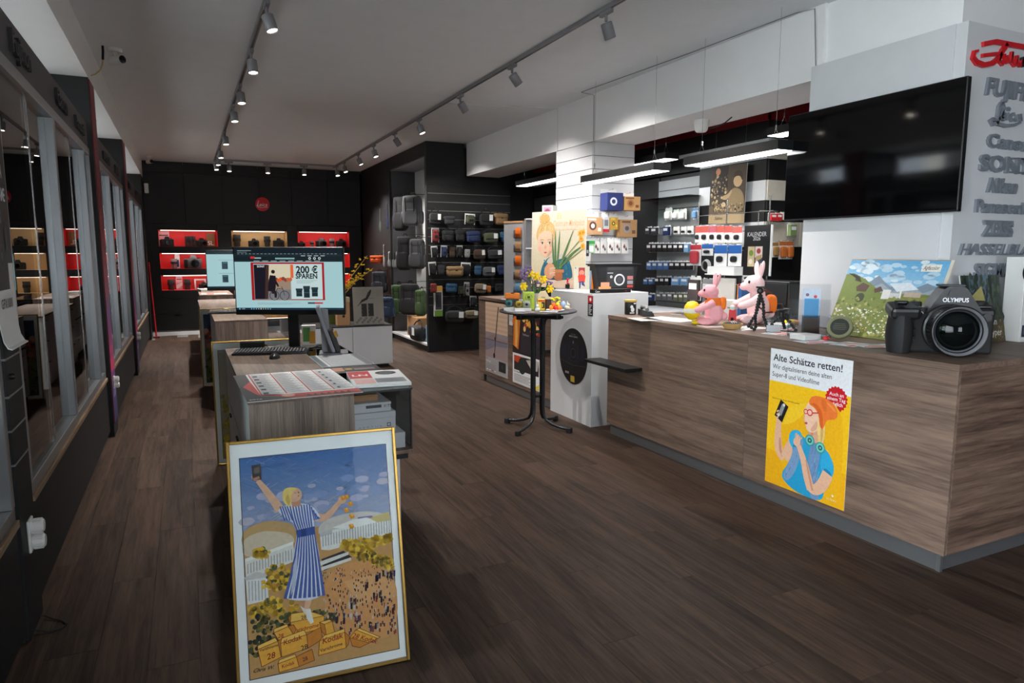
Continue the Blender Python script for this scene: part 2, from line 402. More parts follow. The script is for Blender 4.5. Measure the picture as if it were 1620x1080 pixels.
struct('trim_4', MB().box(4.87, 7.45, 2.8, 10.74, 3.38, CEIL), 'black_paint')      # dark ceiling behind the counter
# street side behind the viewpoint
wf = MB(); wf.box(-1.4, 7.6, -2.7, -2.5, 0, .8); wf.box(-1.4, 7.6, -2.7, -2.5, 2.6, CEIL); wf.box(-1.4, .85, -2.7, -2.5, .8, 2.6); wf.box(2.35, 7.6, -2.7, -2.5, .8, 2.6)
struct('wall_front', wf, 'white_paint')
wn = MB()
for x in (.88, 1.6, 2.32): wn.box(x-.03, x+.03, -2.64, -2.56, .8, 2.6)
wn.box(.85, 2.35, -2.64, -2.56, .8, .86); wn.box(.85, 2.35, -2.64, -2.56, 2.54, 2.6)
wo = struct('window_1', wn, 'aluminium')
for x0, x1 in ((.91,1.57),(1.63,2.29)): MB().box(x0, x1, -2.603, -2.597, .86, 2.54).build('pane', 'window_glass', wo)
pv = struct('pavement', MB().box(-12, 18, -14, -2.7, -.15, -.02).box(-12, -1.4, -2.7, 26, -.15, -.02), mat('pavement_stone', (188,186,180), .9, var=.1, scale=3))
# ------------------------------------------------------------------ sign pillar cladding
pc = MB(); pc.box(4.2, 5.9, 2.64, 3.74, 0, 2.97)
pil = struct('wall_pillar', pc, 'white_laminate')
MB().box(4.192, 4.2, 2.70, 3.74, 1.09, 2.97).build('side_panel', 'white_laminate', pil)
MB().box(4.2, 5.9, 2.632, 2.64, 1.09, 2.97).build('sign_panel', 'white_laminate', pil)
# ------------------------------------------------------------------ back wall display unit (black, nine lit niches)
u = thing('display_wall_unit', 'black wall unit across the back of the shop with lit red and beige niches', 'display unit', (0, 0, 0))
NX = [(-.445,.625),(.89,1.98),(2.2,3.29)]; NZ = [(1.775,2.095),(1.335,1.64),(.905,1.2)]
Y0 = BACK
def pan(x0, x1, z0, z1, name='panel', y=Y0, m='black_laminate'): return MB().box(x0+.002, x1-.002, y, y+.02, z0+.002, z1-.002, .002).build(name, m, u)
xs = [-.66,-.445,.625,.89,1.98,2.2,3.29,3.56]
for a in range(3): pan(NX[a][0], NX[a][1], NZ[0][1], 2.22, 'rail'); pan(NX[a][0], NX[a][1], NZ[1][1], NZ[0][0], 'rail'); pan(NX[a][0], NX[a][1], NZ[2][1], NZ[1][0], 'rail'); pan(NX[a][0], NX[a][1], .76, NZ[2][0], 'rail')
for a in (0,2,4,6): pan(xs[a], xs[a+1], .76, 2.22, 'stile')
for x0, x1 in ((-.66,.06),(.06,.76),(.76,1.45),(1.45,2.1),(2.1,2.85),(2.85,3.56)): pan(x0, x1, 2.22, 3.2, 'panel')
for x0, x1 in ((-.66,.06),(.06,.76),(.76,1.45),(1.45,2.1),(2.1,2.85),(2.85,3.56)): pan(x0, x1, 3.2, 3.415, 'panel')
for x0, x1 in ((-.66,.3),(.3,1.2),(1.2,2.1),(2.1,2.85),(2.85,3.56)):
    for z0, z1 in ((.1,.44),(.44,.76)):
        d = pan(x0, x1, z0, z1, 'drawer'); MB().box((x0+x1)/2-.06, (x0+x1)/2+.06, Y0-.012, Y0, z1-.02, z1-.012).build('handle', 'black_plastic', d)
MB().box(-.66, 3.56, Y0+.03, Y0+.06, .0, .1).build('kick_board', 'plinth_metal', u)
MB().box(-.66, 3.56, Y0+.40, Y0+.42, .1, 3.41).build('carcass_back', 'black_laminate', u)
for r, (z0, z1) in enumerate(NZ):
    for c, (x0, x1) in enumerate(NX):
        mt = 'niche_beige' if c == 1 else 'niche_red'
        b = MB(); d = .34; t = .008; y = Y0+.02
        b.box(x0, x1, y+d, y+d+t, z0-t, z1+t); b.box(x0-t, x0, y, y+d, z0, z1); b.box(x1, x1+t, y, y+d, z0, z1); b.box(x0-t, x1+t, y, y+d, z0-t, z0); b.box(x0-t, x1+t, y, y+d, z1, z1+t)
        n = b.build('niche', mt, u)
        MB().box(x0+.04, x1-.04, y+.03, y+.05, z1-.012, z1-.002).build('led_strip', 'niche_glow', n)
        la = bpy.data.lights.new('niche_lamp', 'AREA'); la.shape = 'RECTANGLE'; la.size = x1-x0-.1; la.size_y = .04; la.energy = .9; la.color = (1,.9,.8)
        lo = bpy.data.objects.new('niche_lamp', la); COL.objects.link(lo); lo.location = ((x0+x1)/2, y+.06, z1-.015); lo.rotation_euler = (math.radians(25), 0, 0)
bl = struct('baseboard_back', MB().box(-.66, .25, Y0-.012, Y0, 0, .075), 'white_paint')
# red round sign
sg = thing('round_wall_sign', 'red round sign with white script on the black back wall', 'sign', (1.515, Y0, 2.65))
MB().lathe([(0,-.03),(.13,-.03),(.142,-.022),(.142,0),(0,0)], 36, 'y').build('disc', 'red_paint', sg, True)
a = Art(); a.text('Leica', -.115, -.045, .105, (240,235,235), bold=.004, shear=.35, wid=.21); a.line([(-.1,-.06),(-.02,-.075),(.1,-.06)], .008, (240,235,235)); a.line([(-.1,-.05),(-.075,.07)], .012, (240,235,235)); a.build('script', sg, loc=(0,-.0305,0))
# leica-coloured posters and products come later
# ------------------------------------------------------------------ track lighting
def track(name, p0, p1, label):
    t = thing(name, label, 'light track', (0,0,0), group='ceiling light tracks')
    b = MB(); x0, y0 = p0; x1, y1 = p1
    b.box(min(x0,x1)-.018, max(x0,x1)+.018, min(y0,y1)-.018, max(y0,y1)+.018, CEIL-.034, CEIL-.0005, .003); b.build('rail', 'track_grey', t)
    g = MB(); g.box(min(x0,x1)-.006, max(x0,x1)+.006, min(y0,y1)-.006, max(y0,y1)+.006, CEIL-.036, CEIL-.033); g.build('slot', 'black_plastic', t)
    MB().box(x1-.02, x1+.02, y1-.04, y1+.02, CEIL-.037, CEIL-.001, .004).build('end_cap', 'track_grey', t)
track('light_track', (.62, 2.2), (.62, 14.6), 'long grey ceiling light track running above the display islands')
track('light_track', (2.88, 2.0), (2.88, 14.6), 'long grey ceiling light track between the islands and the counter')
track('light_track', (.66, 14.42), (2.84, 14.42), 'short grey ceiling light track crossing before the black back wall')
def spot(x, y, tx, ty, along, label, grp, e=150, on=True):
    t = thing('track_spotlight', label, 'spotlight', (x, y, CEIL-.036), 0, grp)
    a = MB(); a.box(-.017, .017, -.075, .075, -.03, 0, .004) if along == 'y' else a.box(-.075, .075, -.017, .017, -.03, 0, .004); a.build('adapter', 'track_grey', t)
    MB().cyl((0,0,-.03), (0,0,-.075), .011, n=10).build('stem', 'track_grey', t, True)
    d = Vector((tx, ty, -1)).normalized(); q = Vector((0,0,-1)).rotation_difference(d).to_matrix().to_4x4()
    M = Matrix.Translation((0,0,-.082)) @ q
    h = MB(); h.M = M; h.lathe([(0,.0),(.036,.0),(.043,-.006),(.043,-.112),(.04,-.116),(.037,-.112),(.037,-.1),(0,-.1)], 20); h.build('head', 'track_grey', t, True)
    g = MB(); g.M = M; g.cyl((0,0,-.101), (0,0,-.109), .036, n=20); g.build('lens', 'spot_glow', t)
    la = bpy.data.lights.new('spot_beam', 'SPOT'); la.energy = e; la.spot_size = math.radians(95); la.spot_blend = .7; la.shadow_soft_size = .035; la.color = (1,.96,.91)
    lo = bpy.data.objects.new('spot_beam', la); COL.objects.link(lo); lo.parent = t; lo.matrix_local = M @ Matrix.Translation((0,0,-.125))
near = ['nearest', 'second', 'third', 'fourth', 'fifth', 'sixth', 'seventh', 'eighth', 'ninth']
for i, y in enumerate((5.35, 6.6, 7.95, 9.05, 10.95, 12.5, 13.5, 14.25)):
    spot(.62, y, .28 if i == 0 else .08, -.16, 'y', f'{near[i]} grey spotlight on the left track above the islands' if i else 'nearest grey spotlight on the left ceiling track', 'spotlights on the left track')
for i, y in enumerate((4.45, 6.05, 7.4, 8.9, 10.05, 11.3, 12.4, 13.6, 14.3)):
    tx, ty = [(.45,.1),(.8,.0),(.75,.1),(.35,-.25),(.75,.1),(.25,-.25),(.4,-.2),(.2,-.25),(.05,-.25)][i]
    spot(2.88, y, tx, ty, 'y', f'{near[i]} grey spotlight on the right track, counting from the camera' , 'spotlights on the right track')
for i, x in enumerate((.86, 1.56, 2.25)):
    spot(x, 14.42, 0, -.2, 'x', f'{["left","middle","right"][i]} grey spotlight on the short cross track before the back wall', 'spotlights on the cross track')
# ------------------------------------------------------------------ houses across the street (seen in reflections)
def street_house(name, label, x, y0, y1, h, rgb):
    t = thing(name, label, 'building', (0,0,0)); mat(name+'_render', rgb, .9, var=.06, scale=2)
    MB().box(x-6, x, y0, y1, -.02, h).build('facade', name+'_render', t)
    n = int((y1-y0)/2.2)
    for k in range(n):
        for z in (.9, 3.7, 6.4):
            yc = y0+(k+.5)*(y1-y0)/n; f = MB().box(x, x+.06, yc-.6, yc+.6, z, z+1.6).build('window', 'white_plastic', t); MB().box(x+.06, x+.07, yc-.5, yc+.5, z+.1, z+1.5).build('pane', 'black_gloss', f)
street_house('town_house', 'cream rendered house across the street, mirrored in the television', -11, 2, 13, 9, (205,200,188))
street_house('grey_house', 'pale grey house across the street beside the cream one', -11.2, 13.05, 24, 8, (170,176,182))
# ------------------------------------------------------------------ left wall of glass cabinets
XF = -.68
def vitrine(y0, y1, posts, brands, label, back=True):
    t = thing('display_cabinet', label, 'display cabinet', (0,0,0), group='glass display cabinets along the left wall')
    MB().box(XF-.03, XF, y0, y1, .06, .515, .003).build('base_panel', 'black_laminate', t)
    MB().box(-1.18, XF-.06, y0, y1, 0, .06).build('kick_board', 'black_laminate', t)
    MB().box(-1.2, XF+.012, y0, y1, .515, .545, .002).build('sill', 'sill_wood', t)
    MB().box(XF-.06, XF, y0, y1, .545, .6, .003).build('bottom_rail', 'aluminium', t)
    MB().box(XF-.06, XF+.004, y0, y1, 2.44, 2.5, .003).build('top_rail', 'aluminium', t)
    fa = MB().box(XF-.05, XF-.005, y0, y1, 2.5, 2.72, .003).build('fascia', 'grey_fascia', t)
    MB().box(-1.2, XF-.05, y0, y1, 2.5, 2.53).build('roof_board', 'black_laminate', t)
    if back: MB().box(-1.22, -1.2, y0, y1, .545, 2.72).build('back_board', 'grey_fascia', t)
    for a, z in enumerate((.98, 1.45, 1.93)):
        MB().box(-1.18, XF-.09, y0+.02, y1-.02, z, z+.01).build('shelf', 'shelf_glass', t)
    e = [y0]+posts+[y1]
    for k in range(len(posts)+2):
        y = e[k]; w = .03
        yy0, yy1 = (y, y+.05) if k == 0 else ((y-.05, y) if k == len(posts)+1 else (y-.035, y+.035))
        MB().box(XF-.06, XF+.002, yy0, yy1, .6, 2.44, .003).build('door_post', 'aluminium', t)
    for k in range(len(e)-1):
        a, b = e[k]+.04, e[k+1]-.04; m = (a+b)/2
        MB().box(XF-.026, XF-.020, a, m+.04, .6, 2.44).build('door_pane', 'pane_glass', t)
        MB().box(XF-.044, XF-.038, m-.04, b, .6, 2.44).build('door_pane', 'pane_glass', t)
        MB().box(XF-.020, XF-.017, m+.02, m+.04, .6, 2.44).build('pull_strip', 'chrome', t)
    lt = thing('tmp', '', '', (XF-.005, 0, 0), PI/2); 
    for s, y, sz in brands: letters3d(s, sz, .018, 'lettering_dark', lt, u=y, v=2.56, bold=.012, space=1.0, name='letter')
    for ch in list(lt.children):
        ch.parent = fa; ch.matrix_local = Matrix.Translation((XF-.005,0,0)) @ Matrix.Rotation(PI/2,4,'Z')
    bpy.data.objects.remove(lt)
    return t
vitrine(1.2, 3.28, [2.25], [], 'nearest glass cabinet of the left wall, cut by the picture edge', False)
vitrine(3.6, 6.86, [5.09, 6.5], [('Fujinon',4.0,.15),('Canon',5.25,.16),('Panasonic',6.1,.12)], 'glass display cabinet between the black drawer column and the first red-edged pillar')
vitrine(7.3, 10.3, [8.55, 9.75], [('OM SYSTEM',8.0,.12),('SIGMA',9.3,.14)], 'glass display cabinet between the two red-edged pillars')
vitrine(10.76, 14.6, [12.2, 13.6], [('ZEISS',11.4,.15),('SONY',13.0,.15)], 'farthest glass display cabinet, near the back wall')
# pillars with banner edges
for i, (y0, y1) in enumerate(((6.9,7.26),(10.35,10.72))):
    p = MB().box(-1.29, -.652, y0, y1, 0, 3.09).build('wall_pillar', 'black_paint'); p['kind'] = 'structure'
    bn = thing('pillar_banner', ['red and purple printed banner on the edge of the nearer left pillar','red and purple printed banner on the edge of the farther left pillar'][i], 'banner', (-.651, y0+.02, .12), PI/2, 'pillar banners')
    MB().box(0, y1-y0-.04, -.006, 0, 0, 2.96).build('sheet', 'dark_red_paint', bn)
    a = Art(y1-y0-.04, 2.96)
    nb = 26; stops = [(0,(52,46,90)),(.12,(70,60,120)),(.17,(190,60,100)),(.27,(120,60,110)),(.34,(98,80,125)),(.42,(140,50,80)),(.5,(130,20,50)),(.7,(125,45,50)),(1,(140,60,70))]
    for k in range(nb):
        f = (k+.5)/nb
        for (f0,c0),(f1,c1) in zip(stops[:-1], stops[1:]):
            if f0 <= f <= f1:
                q = (f-f0)/(f1-f0); a.rect(0, k/nb, 1, (k+1)/nb, tuple(c0[j]*(1-q)+c1[j]*q for j in range(3)), step=(k == 0)); break
    for k in range(14):
        v = .2+.77*k/14; a.line([(random.random()*.3, v), (.55, v+.012), (1, v-.015)], .006, (45,14,24))
    for k in range(5): a.line([(.2+.1*k, .075), (.35+.12*k, .105)], .008, (225,225,235))
    a.build('print', bn, loc=(0,-.0065,0))
pn = MB().box(-1.29, -.655, 14.62, 15.2, 0, 3.09).build('wall_pillar', 'black_paint'); pn['kind'] = 'structure'
# narrow black drawer column at the left edge
dc = thing('drawer_column', 'narrow black drawer column with light gaps at the left edge of the picture', 'drawer unit', (0,0,0))
MB().box(-1.25, -.69, 3.3, 3.58, 0, 2.72).build('carcass', 'black_laminate', dc)
zz = [.0, .765, .907, 1.047, 1.2, 2.72]
for k in range(5):
    d = MB().box(-.69, -.672, 3.302, 3.578, zz[k]+.005, zz[k+1]-.005, .002).build('drawer' if 0 < k < 4 else 'panel', 'black_laminate', dc)
    if k < 4: MB().box(-.692, -.6705, 3.304, 3.576, zz[k+1]-.004, zz[k+1]+.004).build('edge_strip', 'aluminium', d)
MB().lathe([(0,0),(.012,0),(.014,.012),(.010,.02),(0,.022)], 14, 'x', (-.672, 3.36, 1.125)).build('knob', 'black_plastic', dc, True)
# camera poster with curled foot
po = thing('camera_poster', 'black and white camera poster with curled bottom edge on the drawer column', 'poster', (-.668, 3.255, 1.235), PI/2)
W, Hh = .31, 1.34
sh = [(0.0,0.0)]
b = MB(); prof = [(-.002,Hh),(-.002,.18),(-.004,.09),(-.01,.045),(-.022,.018),(-.034,.012),(-.034,.008),(-.02,.013),(-.008,.04),(0,.1),(0,Hh)]
b.add([(0,y,z) for y,z in prof]+[(W,y,z) for y,z in prof], [list(range(len(prof))), list(range(len(prof),2*len(prof)))]+[(i,(i+1)%len(prof),(i+1)%len(prof)+len(prof),i+len(prof)) for i in range(len(prof))])
b.build('sheet', 'white_plastic', po)
a = Art(W, Hh); a.rect(0,.26,1,1,(26,26,28)); a.rect(.12,.18,.72,.27,(30,30,32)); 
a.text('MORE THAN', .02, .52, .075, (235,235,235), bold=.02, wid=.78); a.text('FULLFRAME', .02, .45, .075, (235,235,235), bold=.02, wid=.86)
a.text('GFX100II', .16, .125, .055, (25,25,28), bold=.012, wid=.62)
a.disc(.42, .28, .17, (48,48,50), 22); a.disc(.42,.28,.13,(18,18,20),22); a.disc(.42,.28,.06,(70,70,74),16); a.rect(.3,.38,.55,.4,(90,90,92)); a.rect(.3,.405,.55,.42,(90,90,92)); a.rect(.66,.3,.78,.37,(60,60,62)); a.rect(.06,.3,.2,.37,(52,52,54))
a.disc(.1,.9,.16,(225,225,225),18); a.disc(.1,.9,.1,(26,26,28),18)
a.build('print', po, loc=(0,-.0026,0))
# socket timers
def timer(loc, label, sc=1):
    t = thing('plug_timer', label, 'plug timer', loc, PI/2, 'white plug timers'); t.scale = (sc,)*3
    MB().box(-.045, .045, -.012, 0, -.075, .075, .004).build('wall_plate', 'white_plastic', t)
    for s in (1, -1):
        k = MB().lathe([(0,-.06),(.026,-.06),(.031,-.054),(.033,-.014),(.033,-.012)], 24, 'y', (0,0,.036*s)).build('dial', 'white_plastic', t, True)
        for q in range(20):
            an = 2*PI*q/20; MB().box(-.0016,.0016,-.052,-.018,.031,.0355).build('rib', 'white_plastic', k).matrix_local = Matrix.Translation((0,0,.036*s)) @ Matrix.Rotation(an,4,'Y')
timer((-.671, 3.44, .42), 'white ribbed double plug timer low on the black drawer column', .95)
timer((-.644, 7.06, .47), 'white plug timer on the nearer red-edged pillar', .75)
timer((-.644, 10.5, .52), 'white plug timer on the farther red-edged pillar', .75)
MB().tube([(-.675,3.49,.02),(-.655,3.5,.014),(-.62,3.47,.006),(-.575,3.43,.005),(-.558,3.395,.005),(-.57,3.365,.005),(-.62,3.355,.006),(-.672,3.37,.02)], .0035, 8).build('power_cable', 'black_rubber')
tag(bpy.data.objects['power_cable'], 'thin black cable looping onto the floor below the left cabinet', 'cable')
# security cameras, speaker
def seccam(loc, rz, label):
    t = thing('security_camera', label, 'security camera', loc, rz, 'security cameras')
    MB().lathe([(0,0),(.06,0),(.06,-.018),(.052,-.03),(0,-.03)], 20).build('mount', 'white_plastic', t, True)
    MB().cyl((0,0,-.03), (0,-.02,-.075), .018, n=12).build('arm', 'white_plastic', t, True)
    MB().lathe([(0,.09),(.03,.085),(.038,.07),(.038,-.06),(.036,-.066),(0,-.066)], 18, 'y', (0,-.02,-.1)).build('housing', 'white_plastic', t, True)
    MB().lathe([(0,-.066),(.033,-.066),(.033,-.072),(.02,-.076),(0,-.078)], 18, 'y', (0,-.02,-.1)).build('lens', 'black_gloss', t, True)
seccam((-.46, 7.2, CEIL), .75, 'white security camera with a dangling yellow cable on the ceiling edge')
seccam((-.5, 14.6, CEIL), .5, 'white security camera high in the far left corner')
MB().tube([(-.56,7.3,CEIL-.004),(-.56,7.28,CEIL-.06),(-.565,7.24,CEIL-.14),(-.58,7.18,CEIL-.2),(-.61,7.12,CEIL-.25),(-.64,7.06,CEIL-.28)], .005, 8).build('yellow_cable', mat('cable_yellow',(200,175,95)))
tag(bpy.data.objects['yellow_cable'], 'yellow cable running from the ceiling camera to the red-edged pillar', 'cable')
MB().tube([(-.545,7.14,CEIL-.004),(-.545,7.135,CEIL-.05),(-.55,7.13,CEIL-.12)], .010, 8).build('black_cable', 'black_rubber'); tag(bpy.data.objects['black_cable'], 'short black cable hanging beside the ceiling camera', 'cable')
t = thing('wall_speaker', 'small white speaker high on the wall left of the back unit', 'speaker', (-.62, 14.9, 2.86), PI/2)
MB().box(-.045,.045,-.07,0,-.09,.09,.01).build('case','white_plastic',t); MB().cyl((0,-.07,.0),(0,-.074,.0),.03,n=16).build('grille','dark_steel',t)
# red pole
t = thing('broom_pole', 'thin red pole leaning in the far left corner', 'pole', (-.58, 14.9, 0), 0, rx=-.12, ry=-.04)
MB().cyl((0,0,0),(0,0,1.35),.014,n=10).build('shaft','red_paint',t,True); MB().lathe([(0,1.35),(.018,1.35),(.018,1.45),(.012,1.48),(0,1.48)],10).build('grip','red_paint',t,True); MB().box(-.06,.06,-.03,.03,0,.03,.006).build('head','dark_red_paint',t)
# ------------------------------------------------------------------ sales counter
ct = thing('sales_counter', 'long grey-brown wood counter with aluminium plinth in the right foreground', 'counter', (0,0,0))
CX = 3.39; TOP = 1.083
for y0, y1 in ((2.035,3.43),(3.43,5.12)):
    MB().box(CX, CX+.02, y0+.001, y1-.001, .1, TOP-.034, .001).build('front_panel', 'counter_wood_y', ct)
for x0, x1 in ((3.41,4.7),(4.7,5.9)): MB().box(x0+.001, x1-.001, 2.035, 2.055, .1, TOP-.034, .001).build('end_panel', 'counter_wood_x', ct)
pl_ = [(CX-.004,5.12),(CX-.004,2.031),(5.9,2.031),(5.9,2.628),(4.186,2.628),(4.186,5.12)]
MB().prismz(pl_[::-1], TOP-.032, TOP).build('worktop', 'counter_wood_y', ct)
MB().box(CX+.03, CX+.04, 2.075, 5.1, 0, .1).build('plinth', 'plinth_metal', ct); MB().box(CX+.04, 5.9, 2.075, 2.085, 0, .1).build('plinth', 'plinth_metal', ct)
MB().box(CX+.024, CX+.044, 2.062, 2.085, 0, .1).build('plinth_corner', 'aluminium', ct)
MB().box(CX+.02, 4.15, 5.1, 5.12, .1, TOP-.034).build('side_panel', 'counter_wood_x', ct)
MB().box(CX+.05, 4.15, 2.1, 5.09, .02, .1).build('carcass', 'black_laminate', ct)
c2 = thing('rear_counter', 'shorter wood counter section behind the bistro table with posters on its front', 'counter', (0,0,0))
MB().box(CX, CX+.02, 6.17, 8.12, .1, TOP-.034, .001).build('front_panel', 'counter_wood_y', c2)
MB().box(CX-.004, 4.1, 6.17, 8.12, TOP-.032, TOP).build('worktop', 'counter_wood_y', c2)
MB().box(CX+.02, 4.1, 8.1, 8.12, .1, TOP-.034).build('side_panel', 'counter_wood_x', c2); MB().box(CX+.02, 4.1, 6.17, 6.19, 0, TOP-.034).build('side_panel', 'counter_wood_x', c2)
MB().box(CX+.03, CX+.04, 6.17, 7.95, 0, .1).build('plinth', 'plinth_metal', c2); MB().box(CX+.05, 4.1, 6.2, 8.08, 0, .1).build('carcass', 'black_laminate', c2)
MB().box(CX-.05, CX-.001, 6.19, 6.38, .6, .63).build('ledge', 'black_laminate', c2)
# white podium
pd = thing('white_podium', 'white podium with a black oval sticker beside the counter', 'podium', (0,0,0))
MB().box(3.37, 3.39, 5.36, 6.15, 0, 1.235, .001).build('front_panel', 'white_laminate', pd)
MB().box(3.39, 4.0, 5.36, 5.38, 0, 1.235, .001).build('side_panel', 'white_laminate', pd)
MB().box(3.37, 4.0, 5.36, 6.15, 1.235, 1.26, .002).build('top_panel', 'white_laminate', pd)
MB().box(3.39, 4.0, 6.13, 6.15, 0, 1.235).build('side_panel', 'white_laminate', pd); MB().box(3.98, 4.0, 5.38, 6.13, 0, 1.235).build('back_panel', 'white_laminate', pd)
ov = thing('oval_sticker', 'black oval camera sticker on the white podium', 'sticker', (3.3695, 5.693, .632), -PI/2)
MB().lathe([(0,-.001),(1,-.001),(1,0),(0,0)], 40, 'y').build('sheet', 'black_plastic', ov).scale = (.265, 1, .275)
a = Art(.53,.55); a.text('MAKE IT LEGEND', 0, .34, .02, (190,190,195), 'c', .01); a.text('NIKON Z SERIES', 0, .385, .012, (150,150,155), 'c')
a.rect(-.2,-.12,.2,.24,(34,36,44)); a.disc(0,.06,.13,(16,17,20),24); a.disc(0,.06,.1,(52,56,66),24); a.disc(0,.06,.07,(12,12,15),20); a.rect(-.09,.22,.09,.3,(30,32,38)); a.text('Z', 0,.235,.03,(200,200,205),'c')
a.rect(-.4,-.06,-.24,.2,(30,36,52)); a.rect(.24,-.06,.4,.2,(26,32,50)); a.line([(-.45,-.1),(.0,-.16),(.45,-.13)],.004,(90,90,100))
for k in range(5): a.disc(-.3+.14*k, -.24, .04, (48,50,58), 12); a.disc(-.3+.14*k, -.24, .025, (14,14,18), 12)
for k in range(3): a.rect(-.27+.05*k,-.33,-.24+.05*k,-.29,(200,200,205))
a.rect(-.07,-.46,.07,-.35,(205,170,60)); a.build('print', ov, loc=(0,-.0012,0))
st = thing('security_sticker', 'small red and black vertical sticker near the podium top edge', 'sticker', (3.3695, 5.39, 1.17), -PI/2)
MB().box(-.045,.045,-.001,0,-.12,.07).build('sheet','black_plastic',st)
a = Art(); a.rect(-.045,.0,.045,.07,(170,30,36)); a.disc(0,.035,.018,(235,225,225),10); 
for k in range(7): a.rect(-.028,-.02-.014*k,.028-.012*(k%3),-.013-.014*k,(215,215,215),step=(k==0))
a.build('print', st, loc=(0,-.0013,0))
sf = thing('card_shelf', 'small black wall shelf sticking out of the counter front beside the podium', 'shelf', (0,0,0))
MB().box(3.215, CX-.001, 4.6, 5.24, .655, .682, .002).build('board', 'black_laminate', sf)
for y in (4.7, 5.1): MB().box(3.3, CX-.001, y, y+.02, .63, .655).build('bracket', 'black_plastic', sf)
# posters on counters
def poster(name, label, loc, rz, w, h, art, group=None, mt='print', th=.0015):
    t = thing(name, label, 'poster', loc, rz, group); MB().box(0, w, -th, 0, 0, h).build('sheet', 'paper', t); art.build('print', t, mt, (0,-th-.0002,0)); return t
# yellow digitising poster
a = Art(.605, .885); Wd, Hd = .605, .885
a.rect(0,0,1,1,(250,196,22)); a.rect(0,.765,1,1,(232,232,234))
a.rect(.0,.0,1,.25,(244,178,16)); a.disc(.5,.45,.3,(252,204,40),24)
a.text('Alte Schätze retten!', .04, .915, .062, (22,22,24), bold=.014, wid=.85)
a.text('Wir digitalisieren deine alten', .035, .856, .042, (36,36,40), bold=.004, wid=.74); a.text('Super-8 und Videofilme', .035, .80, .042, (36,36,40), bold=.004, wid=.6)
a.poly([(.84+.13*(1 if i%2 else .88)*math.cos(2*PI*i/40), .73+.13*(1 if i%2 else .88)*Wd/Hd*math.sin(2*PI*i/40)) for i in range(40)], (206,24,38))
for k, s in enumerate(('Auch an','einem Tag','möglich')): a.text(s, .84, .75-.032*k, .03, (245,235,235), 'c', .012)
a.text('Superb ist was du aus dem Film machst', .05, .635, .014, (70,55,20), wid=.36)
skin = (232,182,150); sh2 = (206,146,116)
a.sp([(.10,.44),(.2,.2),(.3,.05),(.6,.0),(.95,.0),(.95,.5),(.9,.68),(.62,.74),(.4,.5)], (244,182,18))
a.limb([(.25,.215),(.165,.27),(.15,.38),(.155,.50)], [.062,.066,.052,.036], skin); a.limb([(.235,.23),(.19,.27),(.178,.36)], [.02,.02,.012], sh2)
a.limb([(.40,.37),(.33,.30),(.25,.22)], [.11,.095,.064], skin)
a.sp([(.22,.10),(.26,.05),(.44,.0),(.74,.0),(.77,.08),(.79,.2),(.86,.27),(.80,.36),(.70,.385),(.60,.41),(.50,.405),(.42,.44),(.33,.43),(.30,.375),(.37,.30),(.30,.18)], (36,158,204))
a.sp([(.24,.09),(.30,.05),(.40,.14),(.47,.30),(.49,.40),(.43,.41),(.37,.33),(.33,.22)], (122,158,196)); a.sp([(.60,.405),(.70,.385),(.69,.28),(.66,.18),(.71,.06),(.70,.0),(.60,.0),(.57,.14),(.55,.26),(.57,.36)], (112,148,188))
for k in range(26): u = random.uniform(.26,.46); a.limb([(u, (u-.22)*1.2+random.uniform(.0,.05)),(u+.015,(u-.22)*1.2+.05)],[.003,.003],random.choice([(150,182,212),(90,124,168)]))
for k in range(22): u = random.uniform(.58,.69); v = random.uniform(.03,.36); a.limb([(u,v),(u+.008,v+.035)],[.003,.003],random.choice([(150,182,212),(86,120,164)]))
a.sp([(.72,.375),(.80,.355),(.875,.27),(.845,.18),(.76,.19),(.70,.24)], (46,170,216)); a.sp([(.74,.22),(.84,.2),(.84,.225),(.76,.25)], (26,130,178))
a.sp([(.29,.385),(.34,.445),(.44,.455),(.48,.40),(.42,.33),(.34,.31)], (48,172,216)); a.sp([(.34,.32),(.42,.335),(.46,.37),(.40,.37)], (28,132,182))
a.limb([(.80,.215),(.745,.12),(.66,.065),(.59,.075)], [.075,.078,.066,.05], skin); a.limb([(.61,.06),(.555,.15),(.50,.26),(.43,.345)], [.058,.062,.046,.034], skin); a.limb([(.63,.06),(.585,.15),(.53,.26)], [.014,.016,.008], sh2)
a.disc(.405,.365,.045,skin,14); 
for k in range(4): a.limb([(.40+.012*k,.375),(.385+.02*k,.41-.004*k),(.40+.024*k,.43-.008*k)],[.013,.012,.009],skin if k % 2 else (224,170,138))
a.disc(.152,.505,.042,skin,14); a.poly([(.095,.515),(.2,.475),(.275,.60),(.17,.64)], (24,24,26)); a.poly([(.145,.535),(.185,.52),(.228,.595),(.19,.61)], (150,150,152)); a.disc(.15,.525,.017,(226,226,226),12); a.disc(.215,.605,.017,(226,226,226),12)
for k in range(3): a.limb([(.125+.0*k,.50+.022*k),(.15,.51+.024*k)],[.012,.009],skin)
a.limb([(.60,.40),(.605,.46),(.62,.53)], [.085,.075,.075], (220,166,134)); a.limb([(.57,.405),(.585,.45),(.59,.48)], [.02,.02,.012], sh2)
a.sp([(.70,.66),(.74,.52),(.735,.42),(.70,.365),(.655,.36),(.665,.45),(.635,.56)], (238,204,128)); a.sp([(.705,.6),(.725,.48),(.70,.39),(.685,.5)], (214,172,92))
a.sp([(.487,.585),(.495,.635),(.53,.675),(.60,.69),(.67,.66),(.685,.57),(.655,.49),(.60,.462),(.545,.462),(.51,.478),(.505,.51),(.478,.535)], (242,198,168)); a.sp([(.56,.47),(.62,.475),(.655,.52),(.64,.56),(.59,.51)], (224,168,138))
a.sp([(.60,.66),(.655,.64),(.66,.56),(.64,.50),(.665,.44),(.69,.52),(.70,.62)], (240,208,134))
